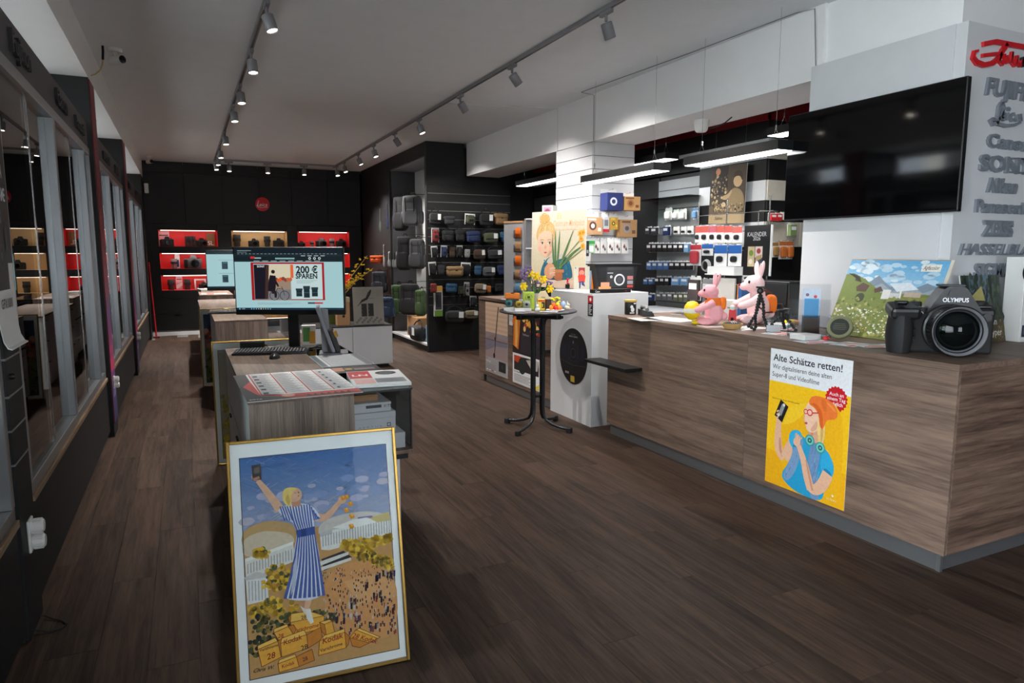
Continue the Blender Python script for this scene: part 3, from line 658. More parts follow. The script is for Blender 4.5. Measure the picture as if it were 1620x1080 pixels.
a.sp([(.525,.655),(.54,.70),(.60,.725),(.70,.725),(.80,.705),(.87,.655),(.865,.60),(.80,.585),(.745,.575),(.715,.50),(.675,.515),(.655,.60),(.60,.64)], (242,122,50)); a.sp([(.53,.66),(.60,.65),(.655,.61),(.68,.52),(.715,.505),(.70,.62),(.62,.675)], (222,98,34)); a.sp([(.72,.70),(.82,.68),(.86,.63),(.80,.66)], (250,146,78)); a.sp([(.66,.71),(.75,.70),(.74,.62),(.7,.64)], (232,110,42))
for cx_, r_ in ((.548,.036),(.497,.027)): a.disc(cx_,.598,r_,(214,44,62),18); a.disc(cx_,.598,r_*.66,(246,196,176),16)
a.limb([(.58,.60),(.65,.61)],[.008,.007],(214,44,62)); a.sp([(.485,.52),(.52,.528),(.53,.515),(.50,.508)], (196,70,76), it=1); a.limb([(.478,.54),(.487,.57)],[.006,.005],(222,166,136))
for x, y in ((.565,.405),(.695,.375)): a.disc(x,y,.058,(56,150,142),22); a.disc(x,y,.046,(112,204,194),20); a.disc(x,y,.026,(36,84,84),16); a.disc(x,y,.012,(120,190,184),12)
a.text('im Store', .86,.04,.02,(240,230,200),'c'); a.disc(.87,.075,.013,(240,230,200),8)
poster('digitising_poster', 'yellow poster of a woman in an orange beanie holding a video cassette on the counter', (CX-.0006, 3.225, .135), -PI/2, .605, .885, a)
# sunset lamp poster
a = Art(.66,.88); a.rect(0,0,1,1,(170,168,168)); n = 24
for k in range(n):
    f = k/n; c = [(214,178,150),(226,190,160)][k%2] if f > .45 else (176-40*f,150-20*f,150)
    a.rect(0,.22+.78*k/n,1,.22+.78*(k+1)/n,(c[0]-10+14*f,c[1]-8+16*f,c[2]-10+20*f), step=(k==0))
a.rect(0,.47,1,.478,(70,66,74)); a.poly([(0,.48),(.35,.56),(.6,.52),(1,.5),(1,.478),(0,.478)],(150,128,125)); a.poly([(0,.3),(.5,.4),(1,.42),(1,.47),(0,.47)],(128,122,138))
a.limb([(.42,.25),(.5,.62),(.6,.95)],[.014,.022,.02],(40,32,34)); a.disc(.41,.26,.05,(40,34,36),8); a.disc(.45,.5,.03,(40,34,36),8)
a.text('Q3', .04,.185,.03,(60,60,62)); a.text('Das Original', .04,.15,.028,(235,235,235)); 
for k in range(5): a.rect(.04,.115-.018*k,.5-.06*(k%2),.122-.018*k,(140,140,142),step=(k==0))
a.rect(.62,.06,.92,.2,(34,34,36)); a.disc(.77,.13,.08,(20,20,22),16); a.disc(.77,.13,.05,(60,60,66),16)
for k in range(4): a.rect(.06+.12*k,.03,.13+.12*k,.045,[(230,230,230),(200,60,60)][k==2],step=(k==0))
poster('sunset_poster', 'pale sunset poster with a dark mast, leftmost on the rear counter front', (CX-.0006, 7.9, .15), -PI/2, .66, .88, a)
# bokeh poster: two parts
a = Art(.7,.8); a.rect(0,0,1,1,(232,232,232)); a.rect(0,.44,1,1,(38,24,30))
for k in range(34): a.disc(random.uniform(.02,.98), random.uniform(.55,.98), random.uniform(.02,.07), random.choice([(230,120,30),(250,180,60),(190,50,40),(120,30,50),(250,210,120)]), 10)
a.poly([(.02,.55),(.22,.5),(.26,.7),(.3,1),(.05,1)],(226,120,40)); a.poly([(.1,.55),(.16,.52),(.2,.7),(.18,.98),(.1,.9)],(250,190,90)); a.poly([(.3,.46),(.98,.46),(.98,.75),(.5,.8),(.3,.7)],(44,34,44))
a.text('The Moment', .38,.72,.03,(230,220,220),shear=.2)
a.rect(.02,.02,.98,.43,(236,236,236)); a.rect(.06,.2,.94,.41,(40,30,32))
a.poly([(.06,.33),(.06,.41),(.4,.41),(.34,.35),(.2,.31)],(205,70,40)); a.poly([(.5,.38),(.75,.41),(.94,.41),(.9,.27),(.7,.26)],(196,190,180)); a.disc(.36,.28,.14,(28,40,40),14)
a.text('Der Klassiker', .06,.165,.03,(30,30,32),bold=.01)
for k in range(7): a.rect(.06,.135-.016*k,.8-.1*(k%3),.141-.016*k,(110,110,112),step=(k==0))
a.poly([(.78,.02),(.95,.02),(.95,.1)],(235,200,40))
poster('bokeh_poster', 'poster of glowing orange lights above a white text sheet, behind the bistro table', (CX-.0006, 7.1, .14), -PI/2, .7, .8, a)
nt = thing('price_note', 'small white paper note between the two rear counter posters', 'note', (CX-.0006, 7.2, .8), -PI/2)
MB().box(0,.1,-.001,0,0,.17).build('sheet','paper',nt); a = Art(.1,.17); 
for k in range(6): a.rect(.1,.8-.1*k,.85-.15*(k%2),.83-.1*k,(120,120,125),step=(k==0))
a.build('print', nt, loc=(0,-.0012,0))
# ------------------------------------------------------------------ slat column under the beam
sc = thing('slat_column', 'white slatted display column below the beam', 'column', (0,0,0))
MB().box(4.29, 4.86, 6.86, 7.69, 0, 2.895).build('core', 'black_laminate', sc)
for k in range(17):
    z1 = 2.895-.152*k; z0 = max(z1-.146, .3)
    b = MB(); b.box(4.278, 4.29, 6.85, 7.7, z0, z1, .001); b.box(4.29, 4.86, 6.848, 6.86, z0, z1, .001); b.build('slat', 'white_laminate', sc)
# ------------------------------------------------------------------ pendant light bars
def bar(x0, x1, y0, y1, z, label, zt=CEIL, e=7.5):
    t = thing('pendant_light_bar', label, 'pendant light', (0,0,0), group='pendant light bars')
    b = MB(); b.box(x0, x1, y0, y1, z+.004, z+.075, .002); b.build('housing', 'black_laminate', t)
    MB().box(x0+.012, x1-.012, y0+.012, y1-.012, z, z+.006).build('diffuser', 'tube_glow', t)
    xm = (x0+x1)/2
    for y in (y0+.12, y1-.12):
        w = MB(); w.tube([(xm,y,zt-.001),(xm,y,z+.17)], .0016, 5); w.tube([(xm,y,z+.17),(xm-.0,y-.05,z+.075)], .0016, 5); w.tube([(xm,y,z+.17),(xm,y+.05,z+.075)], .0016, 5); w.build('suspension_wire', 'chrome', t)
        MB().cyl((xm,y,z+.165),(xm,y,z+.2),.007,n=8).build('wire_grip','chrome',t)
    la = bpy.data.lights.new('bar_light', 'AREA'); la.shape = 'RECTANGLE'; la.size = x1-x0-.03; la.size_y = y1-y0-.03; la.energy = e; la.color = (.97,.98,1)
    lo = bpy.data.objects.new('bar_light', la); COL.objects.link(lo); lo.location = (xm, (y0+y1)/2, z-.004)
bar(3.96, 4.16, 3.80, 4.86, 2.38, 'black pendant light bar nearest the television', e=5)
bar(3.90, 4.10, 5.20, 6.48, 2.38, 'black pendant light bar in front of the white slat column')
bar(4.72, 4.92, 8.55, 9.8, 2.67, 'black pendant light bar left of the white slat column', 2.9 if False else CEIL-.04)
bar(5.0, 5.2, 6.45, 7.6, 2.70, 'black pendant light bar behind the white slat column', CEIL-.04)
bar(5.0, 5.2, 4.3, 4.95, 2.72, 'black pendant light bar half hidden behind the television', CEIL-.04)
bar(5.0, 5.2, 5.1, 6.2, 2.78, 'upper black pendant light bar above the photo poster', CEIL-.04) if False else None
# little white junction box and surface cables on the beam
t = thing('junction_box', 'white junction box hanging under the beam above the light bars', 'junction box', (4.55, 5.33, 2.9))
MB().lathe([(0,0),(.07,0),(.075,-.01),(.06,-.1),(.045,-.115),(0,-.115)],16).build('body','white_plastic',t,True); MB().tube([(.03,0,-.1),(.06,-.1,-.09),(.09,-.22,-.06),(.1,-.3,-.02)],.006,6).build('lead','black_rubber',t)
for i, (pts, lb) in enumerate((([(4.272,7.66,CEIL-.006),(4.272,7.66,2.9)],'thin cable running down the beam near the slat column'),([(4.10,6.82,CEIL-.006),(4.27,6.82,CEIL-.02),(4.272,6.82,2.9)],'grey cable dropping over the beam above the slat column corner'),([(2.95,8.0,CEIL-.006),(3.6,7.85,CEIL-.006),(4.27,7.66,CEIL-.006)],'thin cable crossing the ceiling from the track to the beam'),([(4.1,6.8,CEIL-.006),(4.2,5.2,CEIL-.006),(4.24,3.95,CEIL-.006),(4.26,3.8,CEIL-.02),(4.265,3.765,2.95)],'grey cable running along the ceiling beside the beam to the sign pillar'))):
    tag(MB().tube(pts, .0035, 6).build('surface_cable', 'white_plastic' if i in (0,2) else 'track_grey'), lb, 'cable')
# ------------------------------------------------------------------ television
tv = thing('wall_television', 'large black television mounted on the white sign pillar', 'television', (4.13, 3.86, 1.87), -PI/2)
TW, TH = 1.30, .768
MB().box(0, TW, -.012, .028, 0, TH, .004).build('housing', 'black_plastic', tv); MB().box(.006, TW-.006, -.0135, -.012, .012, TH-.006).build('screen', 'black_gloss', tv)
b = MB(); b.box(0,TW,-.0145,-.0125,0,.009); b.build('bottom_trim','dark_steel',tv); MB().box(TW/2-.2,TW/2+.2,.028,.058,.2,.5).build('wall_bracket','black_plastic',tv)
# ------------------------------------------------------------------ brand lettering on the sign panel
SY = 2.632
def sign(t, x, z, h, label, wid, bold=.02, shear=0, m='lettering_grey', depth=.018, space=1):
    g = thing('brand_lettering', label, 'lettering', (x, SY, z), 0, 'raised grey brand lettering on the pillar'); letters3d(t, h/.70, depth, m, g, bold=bold, shear=shear, wid=wid, space=space); return g
def zz_(px, py): p = at('y', SY-.01, px, py); return p.x, p.z
for t, (px, py0, py1), wd, lb, bo, sh in (
    ('FUJIFILM', (1561,122,149), .62, 'raised grey brand lettering in slanted capitals under the red script', .03, .12),
    ('Canon', (1563,211,232), .44, 'raised grey brand lettering, third row under the red script', .035, 0),
    ('SONY', (1551,244,269), .55, 'raised grey slab-letter brand name of four capitals', .035, 0),
    ('Nikon', (1563,281,303), .31, 'raised grey brand lettering slanted and bold, fifth row', .04, .3),
    ('Panasonic', (1544,315,335), .58, 'raised grey brand lettering of nine letters, sixth row', .03, 0),
    ('ZEISS', (1556,351,371), .31, 'raised grey brand lettering in block capitals, seventh row', .04, 0),
    ('HASSELBLAD', (1518,385,403), .86, 'raised grey widely spaced brand lettering running out of the picture', .01, .25),
    ('SIGMA', (1543,417,438), .39, 'raised grey brand lettering in bold capitals, lowest row', .03, 0)):
    x0, z1 = zz_(px, py0); _, z0 = zz_(px, py1); g = sign(t, x0, z0, z1-z0, lb, wd, bo, sh)
    if t == 'SONY':
        b = MB(); h = z1-z0
        for fx in (.63,.79,.86,.98): b.box(wd*fx-.025, wd*fx+.03, -.018, 0, 0, h*.1); b.box(wd*fx-.025, wd*fx+.03, -.018, 0, h*.9, h)
        b.build('serif','lettering_grey',g)
    if t == 'ZEISS':
        b = MB(); h = z1-z0; b.box(0,wd,-.014,0,-.012,.004); b.box(0,wd,-.014,0,h-.004,h+.012); b.build('bar','lettering_grey',g)
def stroke_sign(name, label, strokes, m, depth=.018, group=None):
    g = thing(name, label, 'lettering', (0, SY, 0), 0, group)
    for pts, ws in strokes:
        P = [zz_(*p) for p in pts]; b = MB(); L = []; R = []; n = len(P)
        for i, p in enumerate(P):
            q0 = P[max(i-1,0)]; q1 = P[min(i+1,n-1)]; dx, dz = q1[0]-q0[0], q1[1]-q0[1]; l = math.hypot(dx,dz) or 1; w = ws[i] if isinstance(ws, list) else ws
            L.append((p[0]-dz/l*w/2, p[1]+dx/l*w/2)); R.append((p[0]+dz/l*w/2, p[1]-dx/l*w/2))
        vs = [(a[0],-depth,a[1]) for a in L]+[(a[0],-depth,a[1]) for a in R]+[(a[0],0,a[1]) for a in L]+[(a[0],0,a[1]) for a in R]; fs = []
        for i in range(n-1): fs += [(i,i+1,n+i+1,n+i),(2*n+i,3*n+i,3*n+i+1,2*n+i+1),(i,2*n+i,2*n+i+1,i+1),(n+i,n+i+1,3*n+i+1,3*n+i)]
        fs += [(0,n,3*n,2*n),(n-1,3*n-1,4*n-1,2*n-1)]
        b.add(vs, fs).build('stroke', m, g)
    return g
stroke_sign('script_sign', 'raised red script lettering at the top of the sign pillar', [
    ([(1555,70),(1575,66),(1600,71),(1640,78)], .028), ([(1593,70),(1586,80),(1580,92),(1570,100),(1556,103),(1545,99),(1539,91),(1541,82),(1547,80)], [.03,.032,.03,.03,.03,.032,.03,.02,.014]),
    ([(1554,88),(1570,86),(1584,85)], .022), ([(1583,86),(1580,96),(1585,102),(1590,94),(1588,86)], .02), ([(1592,88),(1594,99),(1598,98),(1601,82)], .018), ([(1601,82),(1600,98),(1604,104),(1608,94)], .018),([(1609,88),(1608,100),(1613,104),(1618,94)], .02)], 'lettering_red')
stroke_sign('script_sign', 'dark end of the red script lettering at the picture edge', [([(1618,91),(1617,106)], .03), ([(1618,93),(1630,96),(1632,108)], .024)], 'lettering_dark')
stroke_sign('brand_lettering', 'raised grey underlined script brand name, second row on the pillar', [
    ([(1585,162),(1588,170),(1582,184),(1577,194),(1570,197),(1566,191),(1572,188)], .022), ([(1585,162),(1580,168),(1578,182),(1580,190)], .02), ([(1572,188),(1578,196),(1590,199),(1604,198),(1614,194)], [.012,.02,.022,.018,.008]),
    ([(1583,188),(1590,182),(1586,177),(1583,184),(1588,190)], .016), ([(1594,178),(1594,190)], .018), ([(1594,171),(1597,174)], .018), ([(1604,180),(1598,184),(1600,191),(1605,189)], .018), ([(1614,182),(1608,183),(1608,191),(1613,190),(1614,182),(1615,192)], .016)], 'lettering_grey', group='raised grey brand lettering on the pillar')
# ------------------------------------------------------------------ display islands
def island(y0, y1, x0, xm, x1, h, label, wl=None, vit=True):
    t = thing('display_island', label, 'display island', (0,0,0), group='display islands in the middle of the shop')
    MB().box(x0+.02, x1-.08, y0+.03, y1-.03, 0, .07).build('kick_board', 'black_laminate', t)
    n = 3; dy = (y1-y0)/n
    MB().box(x0+.018, x1-.06, y0+.02, y1-.02, .07, .585).build('carcass', 'white_laminate', t)
    for k in range(n):
        for z0, z1 in ((.075,.32),(.325,.58)):
            d = MB().box(x0, x0+.018, y0+dy*k+.003, y0+dy*(k+1)-.003, z0, z1, .001).build('drawer', 'white_laminate', t)
            MB().box(x0-.012, x0, y0+dy*(k+.5)-.05, y0+dy*(k+.5)+.05, z1-.05, z1-.04).build('handle', 'black_plastic', d)
    MB().box(x0+.01, x1-.02, y0+.004, y1-.004, .585, .612).build('gap_board', 'black_laminate', t)
    MB().box(x0, x0+.014, y0+.004, y1, .614, h-.016).build('side_panel', 'white_laminate', t)
    MB().box(x0, xm, y0, y0+.016, .614, h-.016).build('front_panel', 'island_wood', t)
    MB().box(x0-.004, xm, y0-.002, y1, h-.016, h, .001).build('top_board', 'island_wood_y', t)
    MB().box(xm-.014, xm, y0+.016, y1, .614, h-.016).build('inner_panel', 'white_laminate', t)
    if vit:
        MB().box(xm, x1+.004, y0-.004, y1, .612, .632, .001).build('vitrine_floor', 'island_wood_y', t)
        for nm, bx in (('vitrine_front',(xm,x1,y0,y0+.006,.632,h-.008)),('vitrine_side',(x1-.006,x1,y0+.006,y1,.632,h-.008)),('vitrine_top',(xm,x1+.004,y0-.004,y1,h-.008,h))): MB().box(*bx).build(nm, 'acrylic', t)
        MB().box(x1-.004, x1+.002, y0-.002, y0+.004, .632, h-.008).build('vitrine_edge', 'black_plastic', t)
        b = MB(); b.box(xm, x1+.005, y0-.006, y0-.003, h-.009, h+.001); b.box(x1+.004, x1+.007, y0-.004, y1, h-.009, h+.001); b.build('vitrine_trim', 'black_plastic', t)
    return t
IH = .95
island(3.29, 5.24, .228, .71, .998, IH, 'nearest display island with wood block, white drawers and glass vitrine')
island(7.5, 9.06, .24, .745, 1.05, IH, 'middle display island behind the second gold-framed picture')
island(12.35, 14.2, .19, .70, 1.0, IH, 'farthest display island before the black back wall')
ld = thing('drawer_cabinet', 'low white drawer cabinet beyond the third framed picture', 'cabinet', (0,0,0))
MB().box(.17, .75, 9.75, 12.2, .0, .86).build('carcass', 'white_laminate', ld); MB().box(.15, .76, 9.74, 12.22, .862, .885).build('top_board', 'island_wood_y', ld)
for k in range(4):
    for z0, z1 in ((.06,.34),(.345,.6),(.605,.855)):
        y0 = 9.76+.61*k; d = MB().box(.155, .17, y0, y0+.6, z0, z1, .001).build('drawer', 'white_laminate', ld); MB().box(.143, .155, y0+.25, y0+.35, z1-.05, z1-.04).build('handle','black_plastic',d)
# boxes inside the nearest vitrine
def carton(name, label, x0, x1, y0, y1, z0, z1, m, art=None, cat='box', grp=None):
    t = thing(name, label, cat, ((x0+x1)/2, (y0+y1)/2, z0), 0, grp); w, d, h = x1-x0, y1-y0, z1-z0
    MB().box(-w/2, w/2, -d/2, d/2, 0, h*.72, .0015).build('base', m, t); MB().box(-w/2-.001, w/2+.001, -d/2-.001, d/2+.001, h*.72, h, .0015).build('lid', m, t)
    if art: art.build('print', t, loc=(-w/2, -d/2-.0015, 0))
    return t
a = Art(.2,.1); a.text('A E R T U S', .08,.3,.014,(150,150,152),wid=.6); a.rect(.82,.3,.92,.5,(90,90,92)); a.rect(.84,.34,.9,.46,(220,220,220))
carton('camera_carton', 'large white product box in the vitrine of the nearest island', .725, .935, 3.36, 3.75, .716, .823, 'white_plastic', a, grp='product boxes in the island vitrine')
a = Art(.2,.06); a.rect(.3,.35,.7,.6,(70,70,72)); a.text('X-T5', .75,.35,.02,(40,40,42))
carton('camera_carton', 'grey-printed box on top of the large white box in the vitrine', .725, .915, 3.37, 3.72, .824, .872, 'white_plastic', a, grp='product boxes in the island vitrine')
carton('camera_carton', 'flat white box at the bottom of the island vitrine', .725, .975, 3.33, 3.8, .633, .714, 'white_plastic', None, grp='product boxes in the island vitrine')
carton('camera_carton', 'grey leaflet box at the top of the island vitrine stack', .73, .86, 3.42, 3.75, .873, .905, 'cardboard', None, grp='product boxes in the island vitrine')
for k in range(3): carton('camera_carton', f'{ORD[k]} white product box along the back of the island vitrine', .74, .94, 4.0+.36*k, 4.25+.36*k, .633, .70+.03*k, 'white_plastic', None, grp='product boxes in the island vitrine')
# ------------------------------------------------------------------ gold framed pictures
def frame(loc, rz, lean, label, art_fn, w=.645, h=.93):
    t = thing('framed_picture', label, 'framed picture', loc, rz, 'gold framed pictures standing on the floor', rx=-lean)
    f = MB(); fw, fd = .012, .024
    f.box(0,fw,-fd,0,0,h,.002); f.box(w-fw,w,-fd,0,0,h,.002); f.box(fw,w-fw,-fd,0,0,fw,.002); f.box(fw,w-fw,-fd,0,h-fw,h,.002); f.build('frame','gold_metal',t)
    MB().box(fw-.001,w-fw+.001,-.010,-.002,fw-.001,h-fw+.001).build('mount','mount_white',t)
    g = art_fn(w*.865, h*.875); g.build('picture', t, 'print_matt', (w*.072, -.0108, h*.052))
    b = MB(); i0, j0, i1, j1 = w*.072, h*.052, w*.937, h*.927
    for q in ((i0-.003,i1+.003,j0-.003,j0),(i0-.003,i1+.003,j1,j1+.003),(i0-.003,i0,j0,j1),(i1,i1+.003,j0,j1)): b.box(q[0],q[1],-.0112,-.0102,q[2],q[3])
    b.build('mount_line','dark_steel',t)
    MB().box(fw,w-fw,-.021,-.0195,fw,h-fw).build('glass','picture_glass',t)
    s = MB(); a = -lean*2.4; L = .62*h; s.M = Matrix.Translation((w/2,0,.74*h)) @ Matrix.Rotation(-a-.02,4,'X'); s.box(-.04,.04,0,.006,-L*1.06,0)
    s.build('easel_strut','black_plastic',t); return t
def art_woman(w, h):
    a = Art(w, h, .00006)
    def q(x, y): return ((x-97-.0457*(y-172))/588, 1-(y-172+.1007*(x-97))/893)
    def P(pts, c, st=True): a.poly([q(*p) for p in pts], c, st)
    def O(pts, c, st=True): a.sp([q(*p) for p in pts], c, st)
    n = 16
    for k in range(n):
        f = k/n; c = (70+96*f, 110+62*f, 172+26*f); a.rect(0, 1-.36*(k+1)/n, 1, 1-.36*k/n, c, step=(k == 0))
    for k in range(260):
        u = random.random(); v = random.uniform(.66,1); s = random.uniform(.03,.12); c = random.choice([(92,130,188),(60,100,170),(130,155,200),(165,175,205),(84,116,180)]) if v > .76 else random.choice([(180,178,200),(160,160,195),(200,190,190)])
        u2, v2 = min(max(u+s,0),1), min(max(v+s*.35,.64),1); a.line([(u,v),(u2,v2)], .0025, c, k % 40 == 0) if k % 2 else a.line([(u,v2),(u2,v)], .002, c, False)
    for k in range(46):
        u = random.uniform(.02,.98); v = random.uniform(.66,.86); a.disc(u, v, random.uniform(.02,.06), random.choice([(150,160,196),(176,176,204),(132,152,196),(190,184,200)]), 8, .35, step=(k % 15 == 0))
    a.rect(0,0,1,.64,(198,150,92))
    O([(100,470),(180,430),(250,432),(310,450),(310,540),(112,560)], (196,158,104)); O([(104,500),(180,470),(240,475),(300,490),(310,540),(112,590)], (214,196,170)); O([(400,440),(560,400),(700,420),(705,500),(400,520)], (206,198,190))
    P([(560,430),(620,425),(640,460),(560,470)], (120,110,160)) ; P([(600,440),(690,410),(700,450),(600,470)], (208,186,110))
    # white halls with columns
    P([(405,490),(520,468),(698,450),(702,512),(560,540),(440,565),(410,560)], (228,226,220)); P([(455,470),(540,440),(600,432),(640,455),(520,480)], (236,234,228)); P([(405,490),(455,478),(455,495),(405,508)], (190,188,190))
    for k in range(26): x = 415+11*k; P([(x,500-.2*(x-415)),(x+4,499-.2*(x-415)),(x+5,548-.17*(x-415)),(x+1,548-.17*(x-415))], (168,166,172), k == 0)
    P([(118,590),(200,560),(300,530),(310,600),(200,640),(122,660)], (226,222,214)); P([(118,580),(300,520),(300,532),(118,594)], (240,238,232))
    for k in range(16): x = 126+11*k; P([(x,602-.3*(x-126)),(x+4,600-.3*(x-126)),(x+5,640-.27*(x-126)),(x+1,642-.27*(x-126))], (170,166,168), k == 0)
    P([(120,655),(200,648),(206,752),(128,765)], (232,230,226)); P([(116,655),(160,635),(204,648),(200,660),(120,668)], (205,200,196))
    for k in range(6): x = 130+12*k; P([(x,672),(x+4,671),(x+6,750),(x+2,751)], (176,174,178), k == 0)
    P([(410,600),(500,570),(535,600),(420,650)], (60,50,52)); P([(405,610),(520,575),(520,588),(405,628)], (225,222,216)); P([(405,635),(530,600),(530,612),(405,650)], (225,222,216))
    O([(415,660),(560,610),(715,640),(725,940),(600,960),(430,880)], (214,152,92)); P([(500,700),(700,660),(720,780),(560,800)], (222,166,110))
    def blob(cx, cy, R, cols, n=40, r=11):
        for i in range(n):
            an = random.random()*6.28; d = R*math.sqrt(random.random()); x, y = cx+d*math.cos(an), cy+d*.62*math.sin(an); u, v = q(x, y)
            if 0 < u < 1 and 0 < v < 1: a.disc(u, v, r/588*random.uniform(.5,1.1), random.choice(cols), 7, step=(i % 20 == 0))
    Yl = [(226,180,40),(240,200,70),(196,148,30),(170,130,40),(212,170,60)]; Gn = [(90,96,50),(60,66,44),(120,110,50),(46,50,42)]
    for c in ((245,645,52),(180,560,30),(230,690,50),(170,790,40),(270,800,55),(215,770,40)): blob(c[0],c[1],c[2],Yl+Gn[:1])
    for c in ((520,545,34),(575,545,36),(640,540,36),(690,525,26),(590,590,44),(650,615,44),(690,640,34),(560,570,34)): blob(c[0],c[1],c[2],Yl)
    for c in ((600,600,40),(660,630,40)): blob(c[0],c[1],c[2],[(160,130,40),(120,104,40)],18,8)
    for c in ((180,850,60),(300,850,60),(420,840,50),(170,930,60),(240,900,60)): blob(c[0],c[1],c[2],Gn+[(150,120,50)])
    crowd = [(60,44,50),(40,34,44),(110,60,50),(80,70,90),(150,60,50),(200,190,180),(46,50,80)]
    for i in range(470):
        x = random.uniform(415,722); y = random.uniform(640,930); den = .9 if y < 720 else .55
        if random.random() > den or (y > 880 and x < 470): continue
        s = 4+6.5*(y-620)/300; u, v = q(x, y)
        if 0.01 < u < .99: a.poly([(u-s*.3/588,v-s/893),(u+s*.3/588,v-s/893),(u+s*.35/588,v+s*.5/893),(u-s*.3/588,v+s*.5/893)], random.choice(crowd), step=(i % 60 == 0)); a.disc(u, v+s*.8/893, s*.28/588, (210,160,130), 5, step=False)
    for x, y in ((590,720),(640,770),(545,850),(690,830),(480,850),(620,890),(650,680),(690,680),(530,790)):
        for k in range(6):
            X, Y = x+random.uniform(-20,20), y+random.uniform(-16,16); P([(X-4,Y+18),(X+4,Y+18),(X+5,Y-8),(X-4,Y-8)], random.choice(crowd), k == 0); u, v = q(X, Y-12); a.disc(u,v,.007,(205,160,130),6,step=False)
    # film boxes underfoot
    bx = (236,170,58); dk = (206,128,40); lt = (246,196,92); rd = (150,40,30)
    def film(pts3, s1=None, s2=None, ang=0):
        f, t, sd = pts3; P(f, bx); P(t, lt); P(sd, dk)
        for pl in (f, t, sd): a.line([q(*p) for p in pl]+[q(*pl[0])], .0022, (120,60,30), pl is f)
        if s1: 
            u, v = q(*s1[1]); a.text(s1[0], u, v, s1[2], rd, bold=.012, ang=ang, shear=.2)
        if s2:
            u, v = q(*s2[1]); a.text(s2[0], u, v, s2[2], (60,40,60), bold=.01, ang=ang)
    film(([(288,850),(420,835),(415,885),(300,905)],[(290,815),(360,810),(420,835),(288,850)],[(280,830),(290,815),(288,850),(300,905)]), ('Varichrome',(300,893),.02), ('28',(330,842),.02), .06)
    film(([(420,870),(450,860),(460,905),(428,920)],[(400,860),(440,852),(450,860),(420,870)],[(400,860),(420,870),(428,920),(410,900)]))
    film(([(225,885),(280,865),(300,900),(245,920)],[(225,870),(275,855),(280,865),(225,885)],[(300,900),(310,880),(300,860),(280,865)]), ('28',(240,908),.02))
    film(([(165,945),(240,920),(252,985),(180,1015)],[(165,930),(230,905),(240,920),(165,945)],[(240,920),(262,905),(270,960),(252,985)]), ('28',(200,990),.03), ('Varichrome',(172,955),.014), .12)
    film(([(250,930),(350,905),(355,960),(255,985)],[(255,910),(340,885),(350,905),(250,930)],[(350,905),(405,880),(412,930),(355,960)]), ('Kodak',(262,938),.026), ('28',(330,968),.026), .14)
    film(([(400,935),(500,910),(505,975),(395,995)],[(420,915),(500,895),(500,910),(400,935)],[(500,910),(520,930),(515,960),(505,975)]), ('Kodak',(412,950),.03), ('Varichrome',(402,982),.018), .12)
    film(([(520,935),(545,905),(635,950),(600,965)],[(545,905),(560,900),(645,945),(635,950)],[(520,935),(600,965),(560,980),(530,970)]), ('28 Kodak',(528,935),.026), None, -.42)
    film(([(240,1010),(310,990),(320,1030),(245,1045)],[(245,995),(305,978),(310,990),(240,1010)],[(310,990),(370,965),(380,1012),(320,1030)]), ('Kodak',(255,1030),.018), ('28',(335,1012),.02), .15)
    u, v = q(150,1035); a.text('Chris W.', u, v, .02, (30,30,30), shear=.5)
    # woman
    sk = (226,178,146); sd = (196,140,112)
    a.limb([q(250,385),q(205,315),q(165,262)], [.034,.026,.018], sk); u,v = q(158,245); a.disc(u,v,.03,sk,10); P([(142,200),(176,194),(180,258),(146,262)], (70,62,60)); P([(150,210),(170,206),(172,230),(152,234)], (110,100,92)); u,v = q(160,258); a.limb([(u-.02,v),(u+.02,v+.01)], [.01,.01], sd)
    a.limb([q(385,420),q(428,432),q(490,358)], [.034,.028,.018], sk); u,v = q(497,352); a.disc(u,v,.03,sk,10)
    for x, y in ((500,345),(515,342),(530,372),(513,398),(535,425),(533,468)): P([(x-12,y-8),(x+6,y-12),(x+13,y+5),(x-4,y+11)], (226,150,40)); P([(x-4,y-8),(x+6,y-12),(x+4,y+2)], (246,190,90))
    a.limb([q(340,755),q(348,800)], [.026,.018], sd); a.limb([q(362,750),q(350,800)], [.026,.018], sk)
    P([(345,800),(365,800),(378,856),(366,864),(350,838)], (236,232,226)); P([(325,785),(345,800),(352,825),(338,812)], (225,220,214))
    dr = [(252,378),(290,360),(340,362),(378,374),(412,425),(396,440),(380,432),(384,470),(386,495),(400,560),(406,640),(402,690),(424,742),(380,765),(330,766),(262,752),(288,700),(300,620),(302,560),(314,500),(312,470),(300,440),(284,432),(238,392)]
    O(dr, (222,226,238))
    for k in range(9):
        f = k/8; top = (318+66*f, 500-8*f); mid = (302+100*f, 620); bot = (268+150*f, 755-6*abs(f-.5)); a.limb([q(*top),q(*mid),q(*bot)], [.005,.008,.012], (78,98,168)); 
        if k < 8: a.limb([q(288+11*k,368),q(300+10*k,430),q(316+8.4*k,474)], [.005,.006,.005], (78,98,168))
    for k in range(4): a.limb([q(250+9*k,372),q(268+10*k,432)], [.005,.005], (78,98,168)); a.limb([q(372+8*k,378+14*k),q(384+7*k,436-2*k)], [.005,.005], (78,98,168))
    P([(312,474),(384,460),(387,494),(315,505)], (56,86,160)); P([(330,472),(350,468),(352,498),(332,502)], (40,66,136))
    P([(300,620),(318,560),(310,700),(290,740)], (190,196,214))
    a.limb([q(312,350),q(314,374)], [.03,.034], sd); u,v = q(306,325); a.disc(u,v,.05,sk,16); 
    O([(258,345),(262,300),(290,292),(318,296),(300,312),(292,340),(296,372),(276,372)], (236,206,120)); P([(270,345),(280,320),(290,350),(284,370)], (208,170,84))
    P([(304,318),(312,316),(312,319)], (80,50,40)); P([(318,330),(326,326),(322,334)], (180,70,60)); P([(318,312),(326,314),(322,320)], (80,50,40))
    return a
